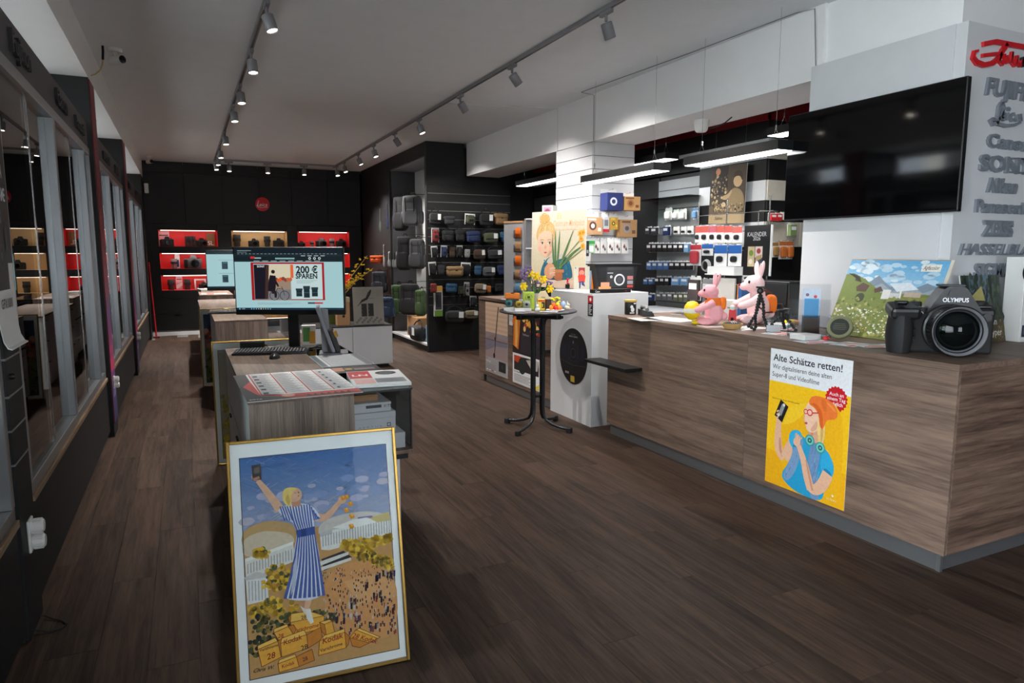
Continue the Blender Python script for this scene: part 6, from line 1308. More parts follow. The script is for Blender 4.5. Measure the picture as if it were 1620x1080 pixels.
a.sp([(.34,.62),(.43,.6),(.41,.48),(.33,.41),(.3,.41),(.36,.5)],(212,166,136))
for x in (.205,.345): a.sp([(x-.035,.585),(x,.605),(x+.035,.585),(x,.568)],(248,244,238)); a.disc(x+.006,.586,.016,(74,84,92),10); a.disc(x+.006,.586,.008,(24,24,26),8); a.limb([(x-.04,.62),(x,.635),(x+.04,.622)],[.006,.008,.005],(170,130,84)); a.limb([(x-.036,.588),(x,.607),(x+.036,.588)],[.004,.006,.004],(110,76,56))
a.sp([(.255,.545),(.275,.56),(.295,.545),(.30,.515),(.275,.505),(.25,.515)],(216,168,138)); a.sp([(.235,.463),(.275,.472),(.315,.463),(.275,.444)],(200,96,90)); a.disc(.165,.51,.035,(238,178,154),12); a.disc(.375,.51,.03,(238,178,154),12)
for p0, p1, p2 in (((.48,.2),(.46,.5),(.46,.74)),((.5,.2),(.52,.5),(.54,.74)),((.52,.22),(.66,.5),(.78,.74)),((.52,.22),(.75,.44),(.98,.56)),((.46,.2),(.42,.45),(.4,.7))): a.limb([p0,p1,p2],[.022,.03,.006],(70,110,64)); a.limb([p0,p1,p2],[.005,.007,.002],(104,142,88))
for p0, p1 in (((.54,.3),(.9,.62)),((.54,.26),(.95,.5))): a.limb([p0,p1],[.008,.008],(120,140,70))
for x, y in ((.92,.63),(.95,.54),(.90,.70),(.95,.71)):
    for k in range(5): a.disc(x+.022*math.cos(k*1.256),y+.022*math.sin(k*1.256),.02,(238,176,62),8,step=(k==0))
    a.disc(x,y,.016,(220,130,40),8)
a.sp([(.25,.24),(.28,.13),(.42,.10),(.47,.22),(.44,.31),(.34,.33)],(226,162,122)); a.sp([(.44,.1),(.62,.1),(.60,.22),(.46,.22)],(184,110,70),it=1); a.rect(.43,.2,.63,.24,(202,128,86))
for k in range(4): a.limb([(.36,.15+.03*k),(.42,.17+.03*k),(.47,.165+.03*k)],[.022,.02,.014],sk if k % 2 else (218,176,148))
a.sp([(.78,.1),(1,.1),(1,.2),(.9,.18)],(240,180,90))
t = thing('child_poster', 'large pale poster of a child holding a flower pot behind the bistro table', 'poster', (3.50, 6.86, PZ), -1.27, rx=-.02); MB().box(0,.8,0,.006,0,.82).build('board','paper',t); a.w; o = a.build('print',t,'print_matt',(0,-.0005,0)); o.scale = (.976,1,1); s_ = MB(); s_.box(.36,.44,.006,.012,0,.6); s_.build('back_strut','cardboard',t)
# leaflet rack
t = thing('leaflet_rack', 'tall grey striped leaflet rack left of the child poster', 'rack', (3.50,7.30,TOP+.0005), -1.0); MB().box(-.13,.13,-.02,.02,0,.9,.004).build('panel',mat('rack_grey',(150,150,152),.5,var=.2,scale=30,stretch=(8,1,1)),t)
for k in range(5): MB().box(.02,.12,-.05,-.02,.08+.16*k,.17+.16*k,.002).build('pocket','acrylic',t); MB().box(.04,.11,-.04,-.024,.09+.16*k,.2+.16*k).build('leaflets',['packet_blue','cardboard','orange_cloth','cardboard','orange_cloth'][k],t)
MB().box(-.14,.14,-.06,.06,0,.01).build('foot','white_plastic',t); MB().box(-.13,.13,-.025,.025,.9,.92).build('cap','cardboard',t)
t = thing('pink_carton', 'white and pink box on top of the child poster background shelf', 'box', (4.0,7.35,2.05), -.9); MB().box(-.07,.07,-.07,.07,0,.15,.002).build('body','white_plastic',t); a = Art(.14,.15); a.rect(.15,.15,.85,.85,(206,150,180)); a.disc(.5,.5,.25,(150,80,110),12); a.build('print',t,loc=(-.07,-.0706,0)); MB().box(.07,.25,-.05,.05,0,.02,.002).build('tray','white_plastic',t)
sh_ = thing('shelf_tower', 'slim grey shelf tower behind the leaflet rack', 'shelf', (4.0,7.35,TOP+.0005), -.9); 
for s in (-.28,.28): MB().box(s-.01,s+.01,-.1,.1,0,.965).build('upright','track_grey',sh_)
for z in (0,.3,.6,.95): MB().box(-.27,.27,-.1,.1,z,z+.015).build('board','white_laminate',sh_)
# slat column products
def colbox(px0, px1, py0, py1, col, label, m=None, face=None, d=.1):
    p0 = at('y',6.72,px0,py1); p1 = at('y',6.72,px1,py0); t = thing('hanging_carton', label, 'box', ((p0.x+p1.x)/2, 6.72, p0.z), random.uniform(-.12,.12), 'products on the white slat column'); w = p1.x-p0.x; h = p1.z-p0.z
    MB().box(-w/2,w/2,-d/2,d/2,0,h,.003).build('box',m or mat('c%d_%d_%d'%col,col,.55),t); MB().box(-w/2,w/2,d/2-.012,d/2-.008,h,h+.05).build('hang_tab','paper_tag',t); MB().tube([(0,6.846-6.72,h+.04),(0,-.02,h+.04),(0,-.03,h+.05)],.003,5).build('hook','chrome',t)
    if face: g = Art(w,h); face(g); g.build('print',t,loc=(-w/2,-d/2-.0006,0))
def f_cam(c1, c2):
    def f(g): g.disc(.4,.5,.22,c1,14); g.disc(.4,.5,.12,c2,12); g.rect(.1,.82,.6,.92,c2); g.rect(.7,.2,.9,.4,c2)
    return f
colbox(955,980,306,333,(40,52,110),'blue camera carton at the top of the white slat column',face=f_cam((225,225,230),(40,50,100)),d=.16)
colbox(982,1007,312,333,(196,150,96),'tan camera carton at the top right of the white slat column',face=f_cam((176,120,70),(120,70,50)),d=.16)
colbox(923,950,344,371,(190,146,104),'tan camera carton, left in the second row of the slat column',face=f_cam((90,60,50),(225,215,205)))
colbox(952,963,343,367,(205,205,205),'light grey card with a red stripe on the slat column',face=lambda g: (g.rect(0,.0,1,.2,(200,40,50)), g.rect(.2,.4,.8,.8,(120,124,128))),d=.04)
colbox(964,976,344,363,(206,160,60),'yellow pack in the second row of the slat column',face=f_cam((60,50,40),(236,206,90)),d=.05)
colbox(978,1004,348,375,(184,140,92),'tan camera carton, right in the second row of the slat column',face=f_cam((150,150,160),(110,80,60)))
colbox(917,930,381,405,(34,34,36),'black camera carton, left in the third row of the slat column',face=f_cam((70,70,74),(150,150,154)),d=.06)
colbox(929,940,381,400,(150,190,150),'green and white card in the third row of the slat column',face=lambda g: (g.rect(0,.75,1,1,(50,150,70)), g.rect(.2,.1,.8,.6,(225,235,225))),d=.03)
for k in range(5): colbox(938+11.2*k,948+11.2*k,383,401,(214,212,208),f'white card with small straps, {ORD[k]} in the row on the slat column',face=lambda g: (g.poly([(.2,.6),(.4,.85),(.6,.6),(.4,.4)],(110,60,60)), g.poly([(.5,.4),(.7,.6),(.85,.35),(.7,.2)],(70,60,66))),d=.025)
# podium objects
a = Art(.3,.4); a.rect(0,0,1,1,(196,190,172)); a.rect(.3,.3,.7,.95,(150,50,50)); a.disc(.5,.72,.17,(206,130,110),12); a.poly([(.3,.35),(.7,.35),(.75,.6),(.5,.66),(.25,.6)],(216,60,40)); a.poly([(.34,.05),(.42,.05),(.46,.35),(.34,.35)],(40,60,110)); a.poly([(.5,.2),(.72,.12),(.7,.2),(.6,.36),(.48,.36)],(40,60,110)); a.disc(.1,.93,.04,(90,90,90),10)
p = at('z',PZ,915,458); t = thing('girl_card', 'upright card with a girl in red beside the display camera box', 'card', (p.x+.05,p.y+.02,PZ), -.45); MB().box(-.08,.08,0,.004,0,.235).build('card','paper',t); o = a.build('print',t,'print_matt',(-.08,-.0005,0)); o.scale = (.533,1,.5875); MB().box(-.02,.02,.004,.09,0,.003).build('foot','paper',t)
for dx, w, h, m, lb in ((.14,.015,.19,'egg_blue','slim blue book standing beside the girl card'),(.156,.025,.16,'orange_plastic','orange packet standing beside the girl card')): carton('podium_packet', lb, p.x+dx, p.x+dx+w, p.y+.0, p.y+.1, PZ, PZ+h, m, None, 'packet')
p = at('z',PZ,957,459); t = thing('camera_display_box', 'black angled camera display box with a white ring on the podium', 'display box', (p.x+.2,p.y+.17,PZ), -.15)
MB().prism([(-.2,0),(.2,0),(.24,.25),(-.24,.25)],-.1,.1).build('body','black_plastic',t); MB().box(-.25,.27,-.12,.12,.25,.262,.002).build('lid','black_plastic',t)
g = Art(.4,.25); g.rect(.22,.1,.98,.92,(44,45,48)); g.rect(.26,.8,.95,.92,(60,60,63)); g.disc(.58,.4,.15,(215,215,218),26); g.disc(.58,.4,.11,(44,45,48),24); g.disc(.58,.4,.08,(70,70,74),20); g.disc(.35,.52,.035,(225,225,228),14); g.disc(.35,.52,.015,(40,40,44),10); g.rect(.24,.66,.4,.69,(200,200,204)); g.rect(.8,.4,.96,.55,(190,120,120)); g.rect(.8,.22,.96,.36,(150,150,156)); g.rect(.8,.08,.96,.18,(206,70,60)); g.rect(.02,.5,.2,.92,(22,22,26)); g.rect(.06,.12,.3,.3,(206,140,110)); g.rect(.0,.02,.34,.12,(226,150,90)); g.build('print',t,loc=(-.2,-.1006,0))
t = thing('counter_tray', 'black curved tray with white lettering on the podium front edge', 'tray', (3.60,5.42,PZ), 0); b = MB(); b.prismz([(-.21,-.04)]+[(-.21+.42*k/8,-.04-.015*math.sin(PI*k/8)) for k in range(1,8)]+[(.21,-.04),(.21,.02),(-.21,.02)],0,.035); b.build('tray','black_plastic',t); g = Art(); g.text('Canon',-.19,.008,.026,(225,225,225),bold=.015); g.rect(.02,.012,.16,.02,(150,40,40)); g.build('print',t,loc=(0,-.047,0))
p = at('z',PZ,900,456); t = thing('red_card_box', 'red box with white script on a black stand at the podium edge', 'box', (p.x+.05,p.y+.02,PZ), -.6); MB().box(-.07,.07,-.03,.03,0,.045,.003).build('stand','black_plastic',t); MB().box(-.055,.055,-.025,.025,.045,.105,.003).build('box','red_paint',t); g = Art(); g.text('Sexy',0,.06,.045,(240,235,235),'c',.01,.3); g.build('print',t,loc=(0,-.0256,0))
# jar, phone, small things on the counter
Z0 = TOP+.0006
def onc(px, py): return at('z', Z0, px, py)
p = onc(997,497); t = thing('sweet_jar', 'black printed jar with a yellow lid at the far end of the counter', 'jar', p); MB().lathe([(0,0),(.048,0),(.052,.006),(.052,.105),(.048,.112),(0,.112)],22).build('jar','black_plastic',t,True); MB().lathe([(0,.112),(.055,.112),(.055,.128),(.05,.132),(0,.132)],22).build('lid',mat('lid_gold',(176,146,70),.5),t,True); g = Art(); g.disc(-.01,.06,.016,(230,230,230),12,1); g.disc(.0,.035,.02,(230,230,230),12,1); g.rect(-.03,.0,.02,.014,(190,190,190)); g.rect(.01,.085,.035,.095,(230,230,230)); o = g.build('print',t,loc=(-.012,-.0527,.01)); o.rotation_euler = (0,0,-.0)
p = onc(1022,499); t = thing('desk_phone', 'black telephone handset in a cradle on the counter', 'telephone', p, -.4); b = MB(); b.prism([(-.05,0),(.05,0),(.04,.03),(-.05,.055)],-.1,.1); b.build('base','black_plastic',t); MB().tube([(-.015,-.1,.06),(-.015,-.07,.078),(-.015,.07,.078),(-.015,.1,.06)],.017,10).build('handset',mat('handset_grey',(120,120,122),.4),t,True); MB().box(-.0,.04,-.07,.07,.03,.04).build('keypad','dark_steel',t)
def paper_on(px, py, w, d, rz, c, lb, th=.001, name='paper_sheet', cat='paper', fn=None, dz=0):
    p = onc(px, py); a = Art(w,d); a.rect(0,0,1,1,c)
    if fn: fn(a)
    else:
        for k in range(7): a.rect(.1,.15+.1*k,.85-.1*(k%3),.18+.1*k,tuple(x*.82 for x in c),step=(k==0))
    return sheet(name, lb, (p.x,p.y), w, d, Z0+dz, rz, a, th, cat, 'papers on the counter')
def grid(a):
    for k in range(6): a.rect(.05,.1+.14*k,.95,.105+.14*k,(120,120,124),step=(k==0)); a.rect(.1+.15*k,.05,.103+.15*k,.95,(120,120,124),step=False)
paper_on(1060,505,.3,.42,.25,(206,208,208),'printed form sheet lying on the counter left of the rabbits',fn=grid); paper_on(1020,505,.2,.28,-.2,(196,192,186),'grey paper near the telephone on the counter')
paper_on(1180,519,.28,.2,.1,(222,222,222),'white paper under the basket on the counter',dz=0); paper_on(1075,497,.14,.1,.5,(40,40,42),'small black card on the counter near the pegboard',th=.008,name='black_card',cat='card'); paper_on(1130,516,.22,.16,-.2,(214,206,196),'pale flyer under the plush rabbit with the egg')
def redz(a): a.poly([(.0,.1),(.5,.0),(.6,.2),(.1,.35)],(206,80,60)); a.poly([(.3,.5),(.95,.3),(.9,.5),(.35,.7)],(220,110,80)); a.rect(.1,.75,.8,.9,(150,160,180))
for k, (px, py, rz, lb) in enumerate(((1232,527,.3,'red and white leaflet before the tripods on the counter'),(1290,541,-.2,'red striped leaflet below the acrylic stand'),(1345,545,.15,'orange striped leaflet before the landscape picture'),(1385,548,-.35,'red striped leaflet beside the giant camera'),(1240,521,.6,'pale blue leaflet below the tripod legs'))): paper_on(px,py,.21,.15,rz,(222,222,226),lb,fn=redz,name='leaflet',cat='leaflet',dz=.001*k)
p = onc(1270,537); carton('card_box', 'flat white card box at the counter edge below the acrylic stand', p.x-.05, p.x+.09, p.y-.06, p.y+.06, Z0+.002, Z0+.035, 'white_plastic', None, 'box')
p = onc(1300,540); t = thing('red_ribbon', 'small red bead beside the acrylic stand', 'bead', (p.x+.03,p.y,Z0+.004)); MB().ell((0,0,.014),(.014,.014,.014),12,8).build('bead','red_paint',t,True); MB().tube([(0,0,.02),(.02,.01,.025),(.04,-.01,.01)],.003,6).build('thread','red_paint',t)
# ------------------------------------------------------------------ plush rabbits
def plush(loc, rz, s, m, label, egg=False, pack=False, ears=((-.03,.02,.0),(.03,.05,.25))):
    t = thing('plush_rabbit', label, 'plush toy', loc, rz, 'pink plush rabbits on the counter'); t.scale = (s,)*3; b = MB()
    b.ell((0,.01,.10),(.078,.072,.098),18,12); b.ell((0,.0,.19),(.05,.048,.05),14,9); b.ell((0,-.025,.258),(.062,.066,.058),18,12); b.ell((0,-.085,.242),(.03,.035,.026),12,8)
    for q in (-1,1):
        x, y, tl = ears[0 if q < 0 else 1]; b.ell((.032*q+x*.3,y*.6,.348),(.022,.014,.062),12,9,Matrix.Rotation(.28*q+tl*.4,3,'Y') @ Matrix.Rotation(-y*5,3,'X'))
        b.tube([(.06*q,-.0,.18),(.085*q,-.05,.15),(.07*q,-.105,.125)],.024,10,rs=[.03,.027,.026]); b.ell((.065*q,-.115,.122),(.027,.028,.025),10,7)
        b.ell((.05*q,-.05,.03),(.034,.07,.03),12,8)
    b.ell((0,.085,.07),(.03,.03,.03),10,7)
    o = b.build('body',m,t,True); rm = o.modifiers.new('merge','REMESH'); rm.mode = 'VOXEL'; rm.voxel_size = .005; rm.use_smooth_shade = True; sm = o.modifiers.new('soft','SMOOTH'); sm.iterations = 4
    for q in (-1,1):
        MB().ell((.044*q,-.07,.272),(.008,.007,.011),10,7).build('eye','black_gloss',t,True)
        MB().ell((.034*q+ears[0 if q<0 else 1][0]*.3,ears[0 if q<0 else 1][1]*.6-.012,.348),(.012,.006,.045),10,7,Matrix.Rotation(.28*q,3,'Y')).build('inner_ear','pale_plush',t,True)
    MB().ell((0,-.118,.252),(.010,.008,.008),10,6).build('nose','dark_red_paint',t,True)
    if egg:
        MB().lathe([(0,.055),(.03,.062),(.058,.095),(.066,.13),(.058,.165),(.035,.195),(0,.205)],22,'z',(0,-.155,-.02)).build('painted_egg',mat('egg_white',(236,232,214),.4),t,True); MB().lathe([(.0,.206),(.036,.196),(.059,.166),(.0635,.150),(.064,.149)],22,'z',(0,-.155,-.0195)).build('egg_cap','yellow_paint',t,True); MB().lathe([(.0,.054),(.031,.061),(.059,.094),(.0645,.112)],22,'z',(0,-.155,-.0205)).build('egg_cup','yellow_paint',t,True)
        b = MB(); [b.ell((.03*q,-.12,.018),(.03,.04,.018),10,6) for q in (-1,1)]; b.build('shoes','yellow_paint',t,True)
        b = MB(); b.lathe([(.062,.14),(.070,.165),(.058,.2),(.052,.212),(.049,.212),(.055,.195),(.066,.165),(.058,.14)],18,'z',(0,.004,0)); b.build('vest','orange_cloth',t,True); shift(smooth_box(.09,.05,.1,3,12,8),0,.075,.17).build('vest_back','orange_cloth',t,True); MB().box(-.02,.02,-.058,-.045,.196,.212,.003).build('bow','black_plastic',t)
    if pack:
        shift(smooth_box(.11,.06,.12,3,14,10),0,.088,.13).build('knapsack','orange_cloth',t,True)
        for q in (-1,1): MB().tube([(.04*q,.075,.20),(.062*q,.03,.222),(.068*q,-.02,.20),(.078*q,-.04,.14),(.07*q,.03,.08),(.04*q,.085,.08)],.006,6).build('strap',mat('strap_brown',(96,46,40),.7),t,True)
    return t
p = onc(1122,514); plush((p.x+.03,p.y,Z0), -2.25, .98, 'pink_plush', 'pink plush rabbit in an orange vest holding a yellow and white egg', egg=True)
p = onc(1190,505); plush((3.98,3.95,Z0), -2.05, 1.2, 'pale_plush', 'taller pale pink plush rabbit with an orange knapsack', pack=True, ears=((.02,.0,-.2),(-.02,.02,-.1)))
p = onc(1160,508); t = thing('toy_scooter', 'small red toy scooter between the two plush rabbits', 'toy', (3.775,3.99,Z0), -.8); 
for y in (-.05,.05): MB().lathe([(.008,-.01),(.03,-.01),(.03,.01),(.008,.01)],16,'x',(0,y,.03)).build('wheel','black_rubber',t,True)
shift(smooth_box(.05,.1,.06,2.6,12,8),0,.03,.07).build('seat_shell','red_paint',t,True); MB().prism([(-.03,.03),(.03,.03),(.025,.12),(-.025,.12)],-.06,-.05).build('leg_shield','red_paint',t); MB().tube([(-.04,-.055,.135),(0,-.055,.13),(.04,-.055,.135)],.006,6).build('handlebar','chrome',t); shift(smooth_box(.04,.04,.04,2.4,10,7),0,-.06,.135).build('headlamp','white_plastic',t,True)
p = onc(1158,520); t = thing('straw_basket', 'small round straw basket with a striped cloth before the plush rabbits', 'basket', (p.x,p.y,Z0+.0012)); MB().lathe([(0,0),(.055,0),(.072,.03),(.076,.04),(.07,.04),(.052,.006),(0,.006)],22).build('basket','straw',t,True); MB().lathe([(0,.052),(.03,.05),(.062,.04),(.066,.034),(0,.034)],18).build('cloth','black_rubber',t,True)
for k in range(3): MB().tube([(-.04+.02*k,-.045,.047),(-.02+.02*k,0,.056),(.0+.02*k,.045,.047)],.002,5).build('stripe','white_plastic',t)
carton('white_carton', 'white and blue box behind the plush rabbits', 4.02, 4.14, 4.25, 4.4, Z0, Z0+.16, 'white_plastic', None, 'box'); carton('blue_book', 'upright blue box behind the egg-holding rabbit', 4.0, 4.1, 4.14, 4.18, Z0, Z0+.30, mat('book_blue',(50,100,160),.5), None, 'box')
def pod(loc, rz, label, legs, h=.0):
    t = thing('flexible_tripod', label, 'tripod', loc, rz, 'flexible tripods on the counter')
    for pts in legs:
        b = MB(); P = [Vector(q) for q in pts]; L = sum((P[i+1]-P[i]).length for i in range(len(P)-1)); n = max(3,int(L/.021))
        for k in range(n+1):
            d = L*k/n; i = 0
            while i < len(P)-2 and d > (P[i+1]-P[i]).length: d -= (P[i+1]-P[i]).length; i += 1
            b.ell(P[i]+(P[i+1]-P[i]).normalized()*d,(.0125,.0125,.0125),10,7)
        b.build('leg','black_rubber',t,True)
    top = Vector(legs[0][0]); MB().lathe([(0,0),(.02,0),(.024,.012),(.02,.03),(.012,.036),(0,.036)],14,'z',tuple(top)).build('ball_head','black_plastic',t,True); MB().box(top.x-.03,top.x+.03,top.y-.02,top.y+.02,top.z+.036,top.z+.048,.003).build('mount_plate','black_plastic',t); MB().ell((top.x+.03,top.y,top.z+.015),(.012,.01,.012),8,6).build('lock_knob','black_plastic',t,True); return t
p = onc(1200,521); pod((p.x,p.y,Z0+.012), .3, 'tall black flexible tripod with jointed legs on the counter', [[(0,0,.25),(-.02,.0,.2),(-.07,-.01,.1),(-.11,.02,.02),(-.1,-.02,0)],[(0,0,.25),(.015,-.02,.17),(.01,-.03,.08),(.02,-.06,0)],[(0,0,.25),(.03,.02,.17),(.02,.04,.08),(.05,.05,0)]])
p = onc(1228,523); pod((p.x+.02,p.y-.02,Z0+.012), -.4, 'low black flexible tripod with splayed legs on the counter', [[(0,0,.09),(-.05,-.02,.07),(-.09,-.03,.02),(-.1,-.04,0)],[(0,0,.09),(.04,-.03,.07),(.06,-.05,.03),(.08,-.06,0)],[(0,0,.09),(.03,.04,.06),(.06,.07,.0)]])
p = onc(1225,508); t = thing('black_camera_body', 'black camera lying behind the tripods on the counter', 'camera', (p.x+.1,p.y+.05,Z0), -.9); MB().box(-.09,.09,-.04,.04,0,.1,.012).build('body','black_plastic',t); MB().prism([(-.035,.1),(.035,.1),(.02,.135),(-.02,.135)],-.03,.03).build('prism_hump','black_plastic',t); MB().lathe([(0,-.1),(.035,-.1),(.04,-.09),(.04,-.04),(0,-.04)],18,'y',(0,0,.05)).build('lens','black_plastic',t,True); MB().tube([(-.09,0,.09),(-.12,-.05,.04),(-.05,-.13,.005),(.06,-.14,.005),(.12,-.05,.04),(.09,0,.09)],.006,6).build('strap','webbing',t)
p = onc(1248,516); t = thing('yellow_pouch', 'yellow and peach cloth bundle behind the tripods', 'cloth', (p.x+.02,p.y,Z0), .2); shift(smooth_box(.16,.09,.05,2.4,14,9),0,0,.026).build('bundle',mat('peach_cloth',(236,170,110),.8),t,True); shift(smooth_box(.07,.08,.056,2.4,12,8),-.05,-.015,.028).build('fold','flower_yellow',t,True)
t = thing('blue_leaflet_stack', 'blue and white leaflet stack behind the tripod', 'leaflets', (3.92,3.66,Z0), .5)
for k in range(5): MB().box(-.1+.006*k,.1+.004*k,-.07,.07,.006*k,.006*k+.005).build('leaflet','packet_blue' if k % 2 else 'white_plastic',t)
# acrylic stand
p = onc(1283,533); t = thing('acrylic_leaflet_stand', 'clear acrylic leaflet stand with a blue flyer on the counter', 'leaflet stand', (p.x+.04,p.y+.06,Z0), -.75)
MB().box(-.13,.13,-.07,.07,0,.005).build('base','acrylic',t)
for nm, y, z0, z1, w in (('rear_panel',.05,.005,.34,.13),('middle_panel',.0,.005,.24,.13),('front_panel',-.05,.005,.14,.13)): MB().box(-w,w,y,y+.004,z0,z1).build(nm,'acrylic',t)
for s in (-.13,.126): MB().box(s,s+.004,-.05,.05,.005,.14).build('side_panel','acrylic',t)
fl = MB(); fl.M = Matrix.Translation((.02,.02,.012)) @ Matrix.Rotation(-.06,4,'X'); fl.box(-.06,.05,0,.003,0,.3); fl.build('flyer','paper',t); g = Art(.11,.3); g.rect(0,.0,1,1,(196,206,220)); g.rect(.1,.35,.9,.78,(70,160,210)); g.rect(.1,.05,.9,.33,(214,180,150)); g.disc(.7,.82,.1,(206,50,60),9); g.disc(.25,.86,.1,(120,90,110),8); o = g.build('flyer_print',t); o.matrix_local = Matrix.Translation((-.04,.0195,.012)) @ Matrix.Rotation(-.06,4,'X')
t2 = thing('card_holder', 'small clear card holder left of the acrylic leaflet stand', 'card holder', (p.x-.02,p.y+.30,Z0), -.75); MB().box(-.05,.05,-.03,.03,0,.004).build('base','acrylic',t2); MB().box(-.05,.05,.01,.014,.004,.12).build('panel','acrylic',t2); MB().box(-.045,.045,.0,.009,.005,.05).build('cards','card_grey',t2)
# round disc
p = onc(1327,537); t = thing('round_token', 'round olive disc with a dark printed centre leaning on the landscape picture', 'disc', (p.x+.02,p.y+.02,Z0+.004), -1.05, rx=-.45); MB().lathe([(0,-.012),(.074,-.012),(.078,-.006),(.078,.004),(0,.004)],32,'y',(0,0,.076)).build('disc',mat('olive_disc',(124,124,92),.5),t,True); MB().lathe([(0,-.0145),(.054,-.0145),(.056,-.012),(0,-.012)],28,'y',(0,0,.076)).build('centre',mat('olive_dark',(44,46,40),.5),t,True); g = Art()
for k in range(4): g.rect(-.04+.004*abs(k-1),.056+.012*k,.04-.004*abs(k-1),.06+.012*k,(96,98,84),step=(k==0))
g.build('print',t,loc=(0,-.0149,0))
# landscape picture
a = Art(.68,.54,.0001); n = 10
for k in range(n): a.rect(0,.6+.4*k/n,1,.6+.4*(k+1)/n,(150-6*k,190-3*k,214-1*k),step=(k==0))
a.scatter(46,.05,.68,.95,.98,.045,[(176,202,220),(170,200,216),(210,222,228)],.45,.5,8); a.poly([(0,.72),(.06,.74),(.14,.68),(.22,.76),(.28,.7),(.36,.8),(.44,.72),(.52,.66),(.62,.7),(.74,.64),(.86,.72),(1,.66),(1,.5),(0,.5)],(122,136,150)); a.poly([(.3,.62),(.42,.7),(.55,.6),(.7,.68),(.85,.6),(1,.68),(1,.55),(.3,.55)],(150,160,168)); a.poly([(.5,.7),(.7,.72),(.8,.64),(.6,.6)],(214,220,226))
a.rect(0,0,1,.58,(120,130,60)); a.poly([(0,.8),(.08,.82),(.2,.76),(.32,.68),(.42,.6),(.5,.5),(0,.45)],(112,126,52)); a.poly([(.02,.82),(.12,.8),(.12,.72),(.2,.7),(.16,.78)],(70,66,44)); a.poly([(.16,.64),(.22,.7),(.3,.66),(.28,.58),(.18,.58)],(84,58,44)); a.poly([(.36,.62),(.42,.66),(.46,.6),(.38,.57)],(92,64,50)); a.rect(.46,.5,.54,.62,(224,220,212)); a.poly([(.62,.5),(.64,.68),(.66,.5)],(230,226,220)); a.rect(.54,.52,.64,.58,(206,204,200)); a.rect(.68,.54,.84,.6,(190,170,150)); a.disc(.24,.5,.05,(52,62,36),10); a.poly([(.5,.5),(1,.56),(1,.4),(.5,.44)],(134,138,66))
a.scatter(220,.01,.02,.99,.52,.014,[(96,112,40),(150,150,70),(130,140,56),(80,96,36),(168,160,90)],1,.5,5); a.scatter(170,.01,.03,.7,.36,.010,[(226,222,206),(236,230,214),(206,196,180)],.7,.5,6); a.scatter(40,.1,.02,.7,.3,.006,[(214,170,60)],1,.4,5); a.rect(.76,.86,.94,.95,(226,222,210)); a.text('Agfacolor',.85,.885,.036,(60,50,46),'c',.008,.3,wid=.15)
t = thing('landscape_picture', 'wide mountain meadow picture leaning against the sign pillar', 'picture', (3.93,3.27,Z0+.004), -PI/2, rx=-.42); MB().box(0,.68,0,.012,0,.545,.001).build('board','cardboard',t); MB().box(.68,.70,.0,.012,0,.545).build('edge_strip',mat('edge_cream',(206,198,182),.7),t); a.build('print',t,'print',(0,-.0005,0))
# forest picture and white box at the right
p = at('y',2.5,1530,548); a = Art(.42,.42); a.rect(0,0,1,1,(40,52,44)); a.rect(.2,.6,.7,1,(84,104,120)); a.scatter(200,.01,.3,.99,.99,.03,[(30,42,34),(48,62,48),(24,34,30),(62,76,56)],1.6,.5,5); a.rect(0,0,1,.3,(70,60,40)); a.scatter(120,.01,.01,.99,.4,.02,[(110,84,50),(60,70,40),(90,90,50),(130,100,60)],1,.5,5); a.poly([(.1,.62),(.5,.84),(.56,.62)],(170,160,96)); a.text('in',.72,.26,.06,(225,220,210)); a.text('yper',.66,.1,.06,(225,220,210))
t = thing('forest_picture', 'dark forest poster board behind the giant camera', 'picture', (4.215,2.50,Z0), -.05, rx=-.18); MB().box(0,.36,0,.008,0,.415).build('board','paper',t); o = a.build('print',t,loc=(0,-.0005,0)); o.scale = (.857,1,.988)
t = thing('lens_carton', 'white lens carton with a printed lens at the right picture edge', 'box', (4.60,2.42,Z0), -.12); MB().box(0,.3,0,.12,0,.52,.002).build('carton','white_plastic',t); g = Art(.3,.52); g.disc(.12,.82,.2,(30,26,28),24); g.disc(.12,.82,.16,(70,40,44),24); g.disc(.12,.82,.12,(24,22,26),22); g.rect(.05,.06,.28,.2,(40,44,60)); g.rect(.08,.09,.25,.17,(70,76,96)); g.rect(.36,.08,.42,.16,(60,70,110)); g.poly([(.48,.12),(.54,.18),(.6,.12),(.54,.06)],(60,90,160)); g.rect(0,.55,1,.552,(180,180,180)); g.build('print',t,loc=(0,-.0006,0))
# ------------------------------------------------------------------ giant display camera
gc = thing('giant_camera', 'oversized black display camera with a huge lens on the counter corner', 'camera model', (3.72,2.36,Z0), -.69)
MB().box(-.16,.255,-.03,.1,0,.225,.014).build('body','black_rubber',gc)
MB().box(-.165,.258,-.028,.098,.2,.245,.012).build('top_plate','black_plastic',gc)
g_ = MB(); n = 9; prof = []
for k in range(n+1):
    z = .205*k/n; w = .055+.012*math.sin(PI*k/n); prof.append((z, w))
vs = []; fs = []; m = 12
for z, w in prof:
    for i in range(m): an = 2*PI*i/m; vs.append((-.205+w*math.cos(an), -.03+(.075+.012*math.sin(z*14))*math.sin(an), z))
for j in range(n):
    for i in range(m): i2 = (i+1) % m; fs.append((j*m+i,j*m+i2,(j+1)*m+i2,(j+1)*m+i))
fs += [list(range(m))[::-1],[n*m+i for i in range(m)]]; g_.add(vs,fs).build('grip','black_rubber',gc,True)
g_ = MB(); g_.M = Matrix.Translation((-.2,-.03,.215)) @ Matrix.Rotation(.22,4,'X'); g_.box(-.065,.08,-.07,.09,-.02,.045,.018); g_.build('shutter_deck','black_plastic',gc)
MB().lathe([(0,0),(.022,0),(.025,.006),(.022,.014),(0,.014)],20,'z',(-.21,-.07,.262)).build('shutter_button','black_gloss',gc,True)
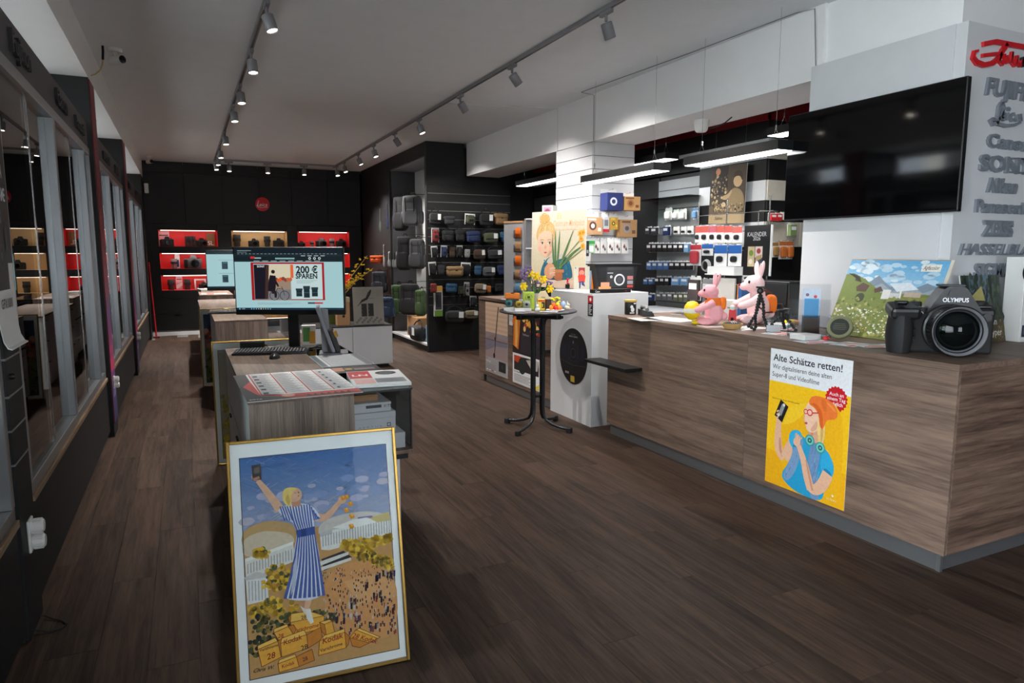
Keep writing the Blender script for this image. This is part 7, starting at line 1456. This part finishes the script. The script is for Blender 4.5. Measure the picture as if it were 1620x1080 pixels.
for x, y, r, h in ((-.19,.02,.036,.03),(-.11,.045,.03,.026)): MB().lathe([(0,0),(r,0),(r,h*.8),(r*.9,h),(0,h)],22,'z',(x,y,.25)).build('dial','black_rubber',gc,True)
MB().prism([(-.085,.225),(.185,.225),(.105,.35),(.085,.365),(.015,.365),(-.005,.35)],-.06,.08).build('prism_housing','black_plastic',gc)
MB().box(-.01,.11,-.02,.07,.363,.374,.003).build('hot_shoe','dark_steel',gc); MB().prism([(.01,.315),(.09,.315),(.078,.35),(.022,.35)],-.064,-.06).build('prism_face','black_plastic',gc)
g = Art(); g.text('OLYMPUS',.05,.282,.032,(225,225,228),'c',.02,wid=.125); g.build('brand_print',gc,loc=(0,-.0606,0)); g = Art(); g.text('OM-D',-.125,.205,.03,(220,220,224),'c',.012,wid=.07); g.build('model_print',gc,loc=(0,-.029,0))
MB().lathe([(0,0),(.022,0),(.02,.012),(0,.014)],18,'y',(.215,-.042,.2)).build('sync_cap','black_plastic',gc,True); MB().box(.15,.25,.0,.08,.245,.262,.005).build('right_dial_plate','black_plastic',gc); MB().lathe([(0,0),(.034,0),(.034,.018),(.03,.022),(0,.022)],20,'z',(.2,.04,.262)).build('dial','black_rubber',gc,True)
for z in (.08,.12): MB().lathe([(0,0),(.014,0),(.012,-.006),(0,-.006)],16,'y',(-.13,-.03,z)).build('front_button','black_plastic',gc,True)
LZ = .138
MB().lathe([(.0,-.03),(.134,-.03),(.134,-.055),(.125,-.06),(.125,-.10),(.128,-.104),(.128,-.15),(.134,-.153),(.134,-.172),(.130,-.178),(.125,-.176),(.118,-.16),(.112,-.145),(0,-.145)],48,'y',(.028,-.035,LZ)).build('lens_barrel','black_plastic',gc,True)
b = MB()
for k in range(48): an = 2*PI*k/48; b.M = Matrix.Translation((.028,-.035,LZ)) @ Matrix.Rotation(an,4,'Y'); b.box(-.004,.004,-.148,-.106,.126,.1325)
o = b.build('focus_ribs','black_rubber',gc); o['kind'] = 'stuff'
MB().lathe([(.126,-.1775),(.120,-.168),(.116,-.158),(.118,-.157),(.122,-.166),(.128,-.1765)],48,'y',(.028,-.035,LZ),True).build('rim_line','track_grey',gc,True)
MB().lathe([(.0,-.190),(.02,-.1885),(.04,-.184),(.06,-.1765),(.08,-.165),(.095,-.153),(.104,-.144),(.104,-.143),(0,-.143)],40,'y',(.028,-.035,LZ)).build('front_element',mat('coated_glass',(6,9,9),.03,spec=.22),gc,True)
MB().lathe([(.104,-.150),(.112,-.152),(.112,-.146),(.104,-.144)],40,'y',(.028,-.035,LZ),True).build('retaining_ring','dark_steel',gc,True)
MB().box(-.045,.155,-.028,.0,.0,.01).build('foot_plate','black_plastic',gc)
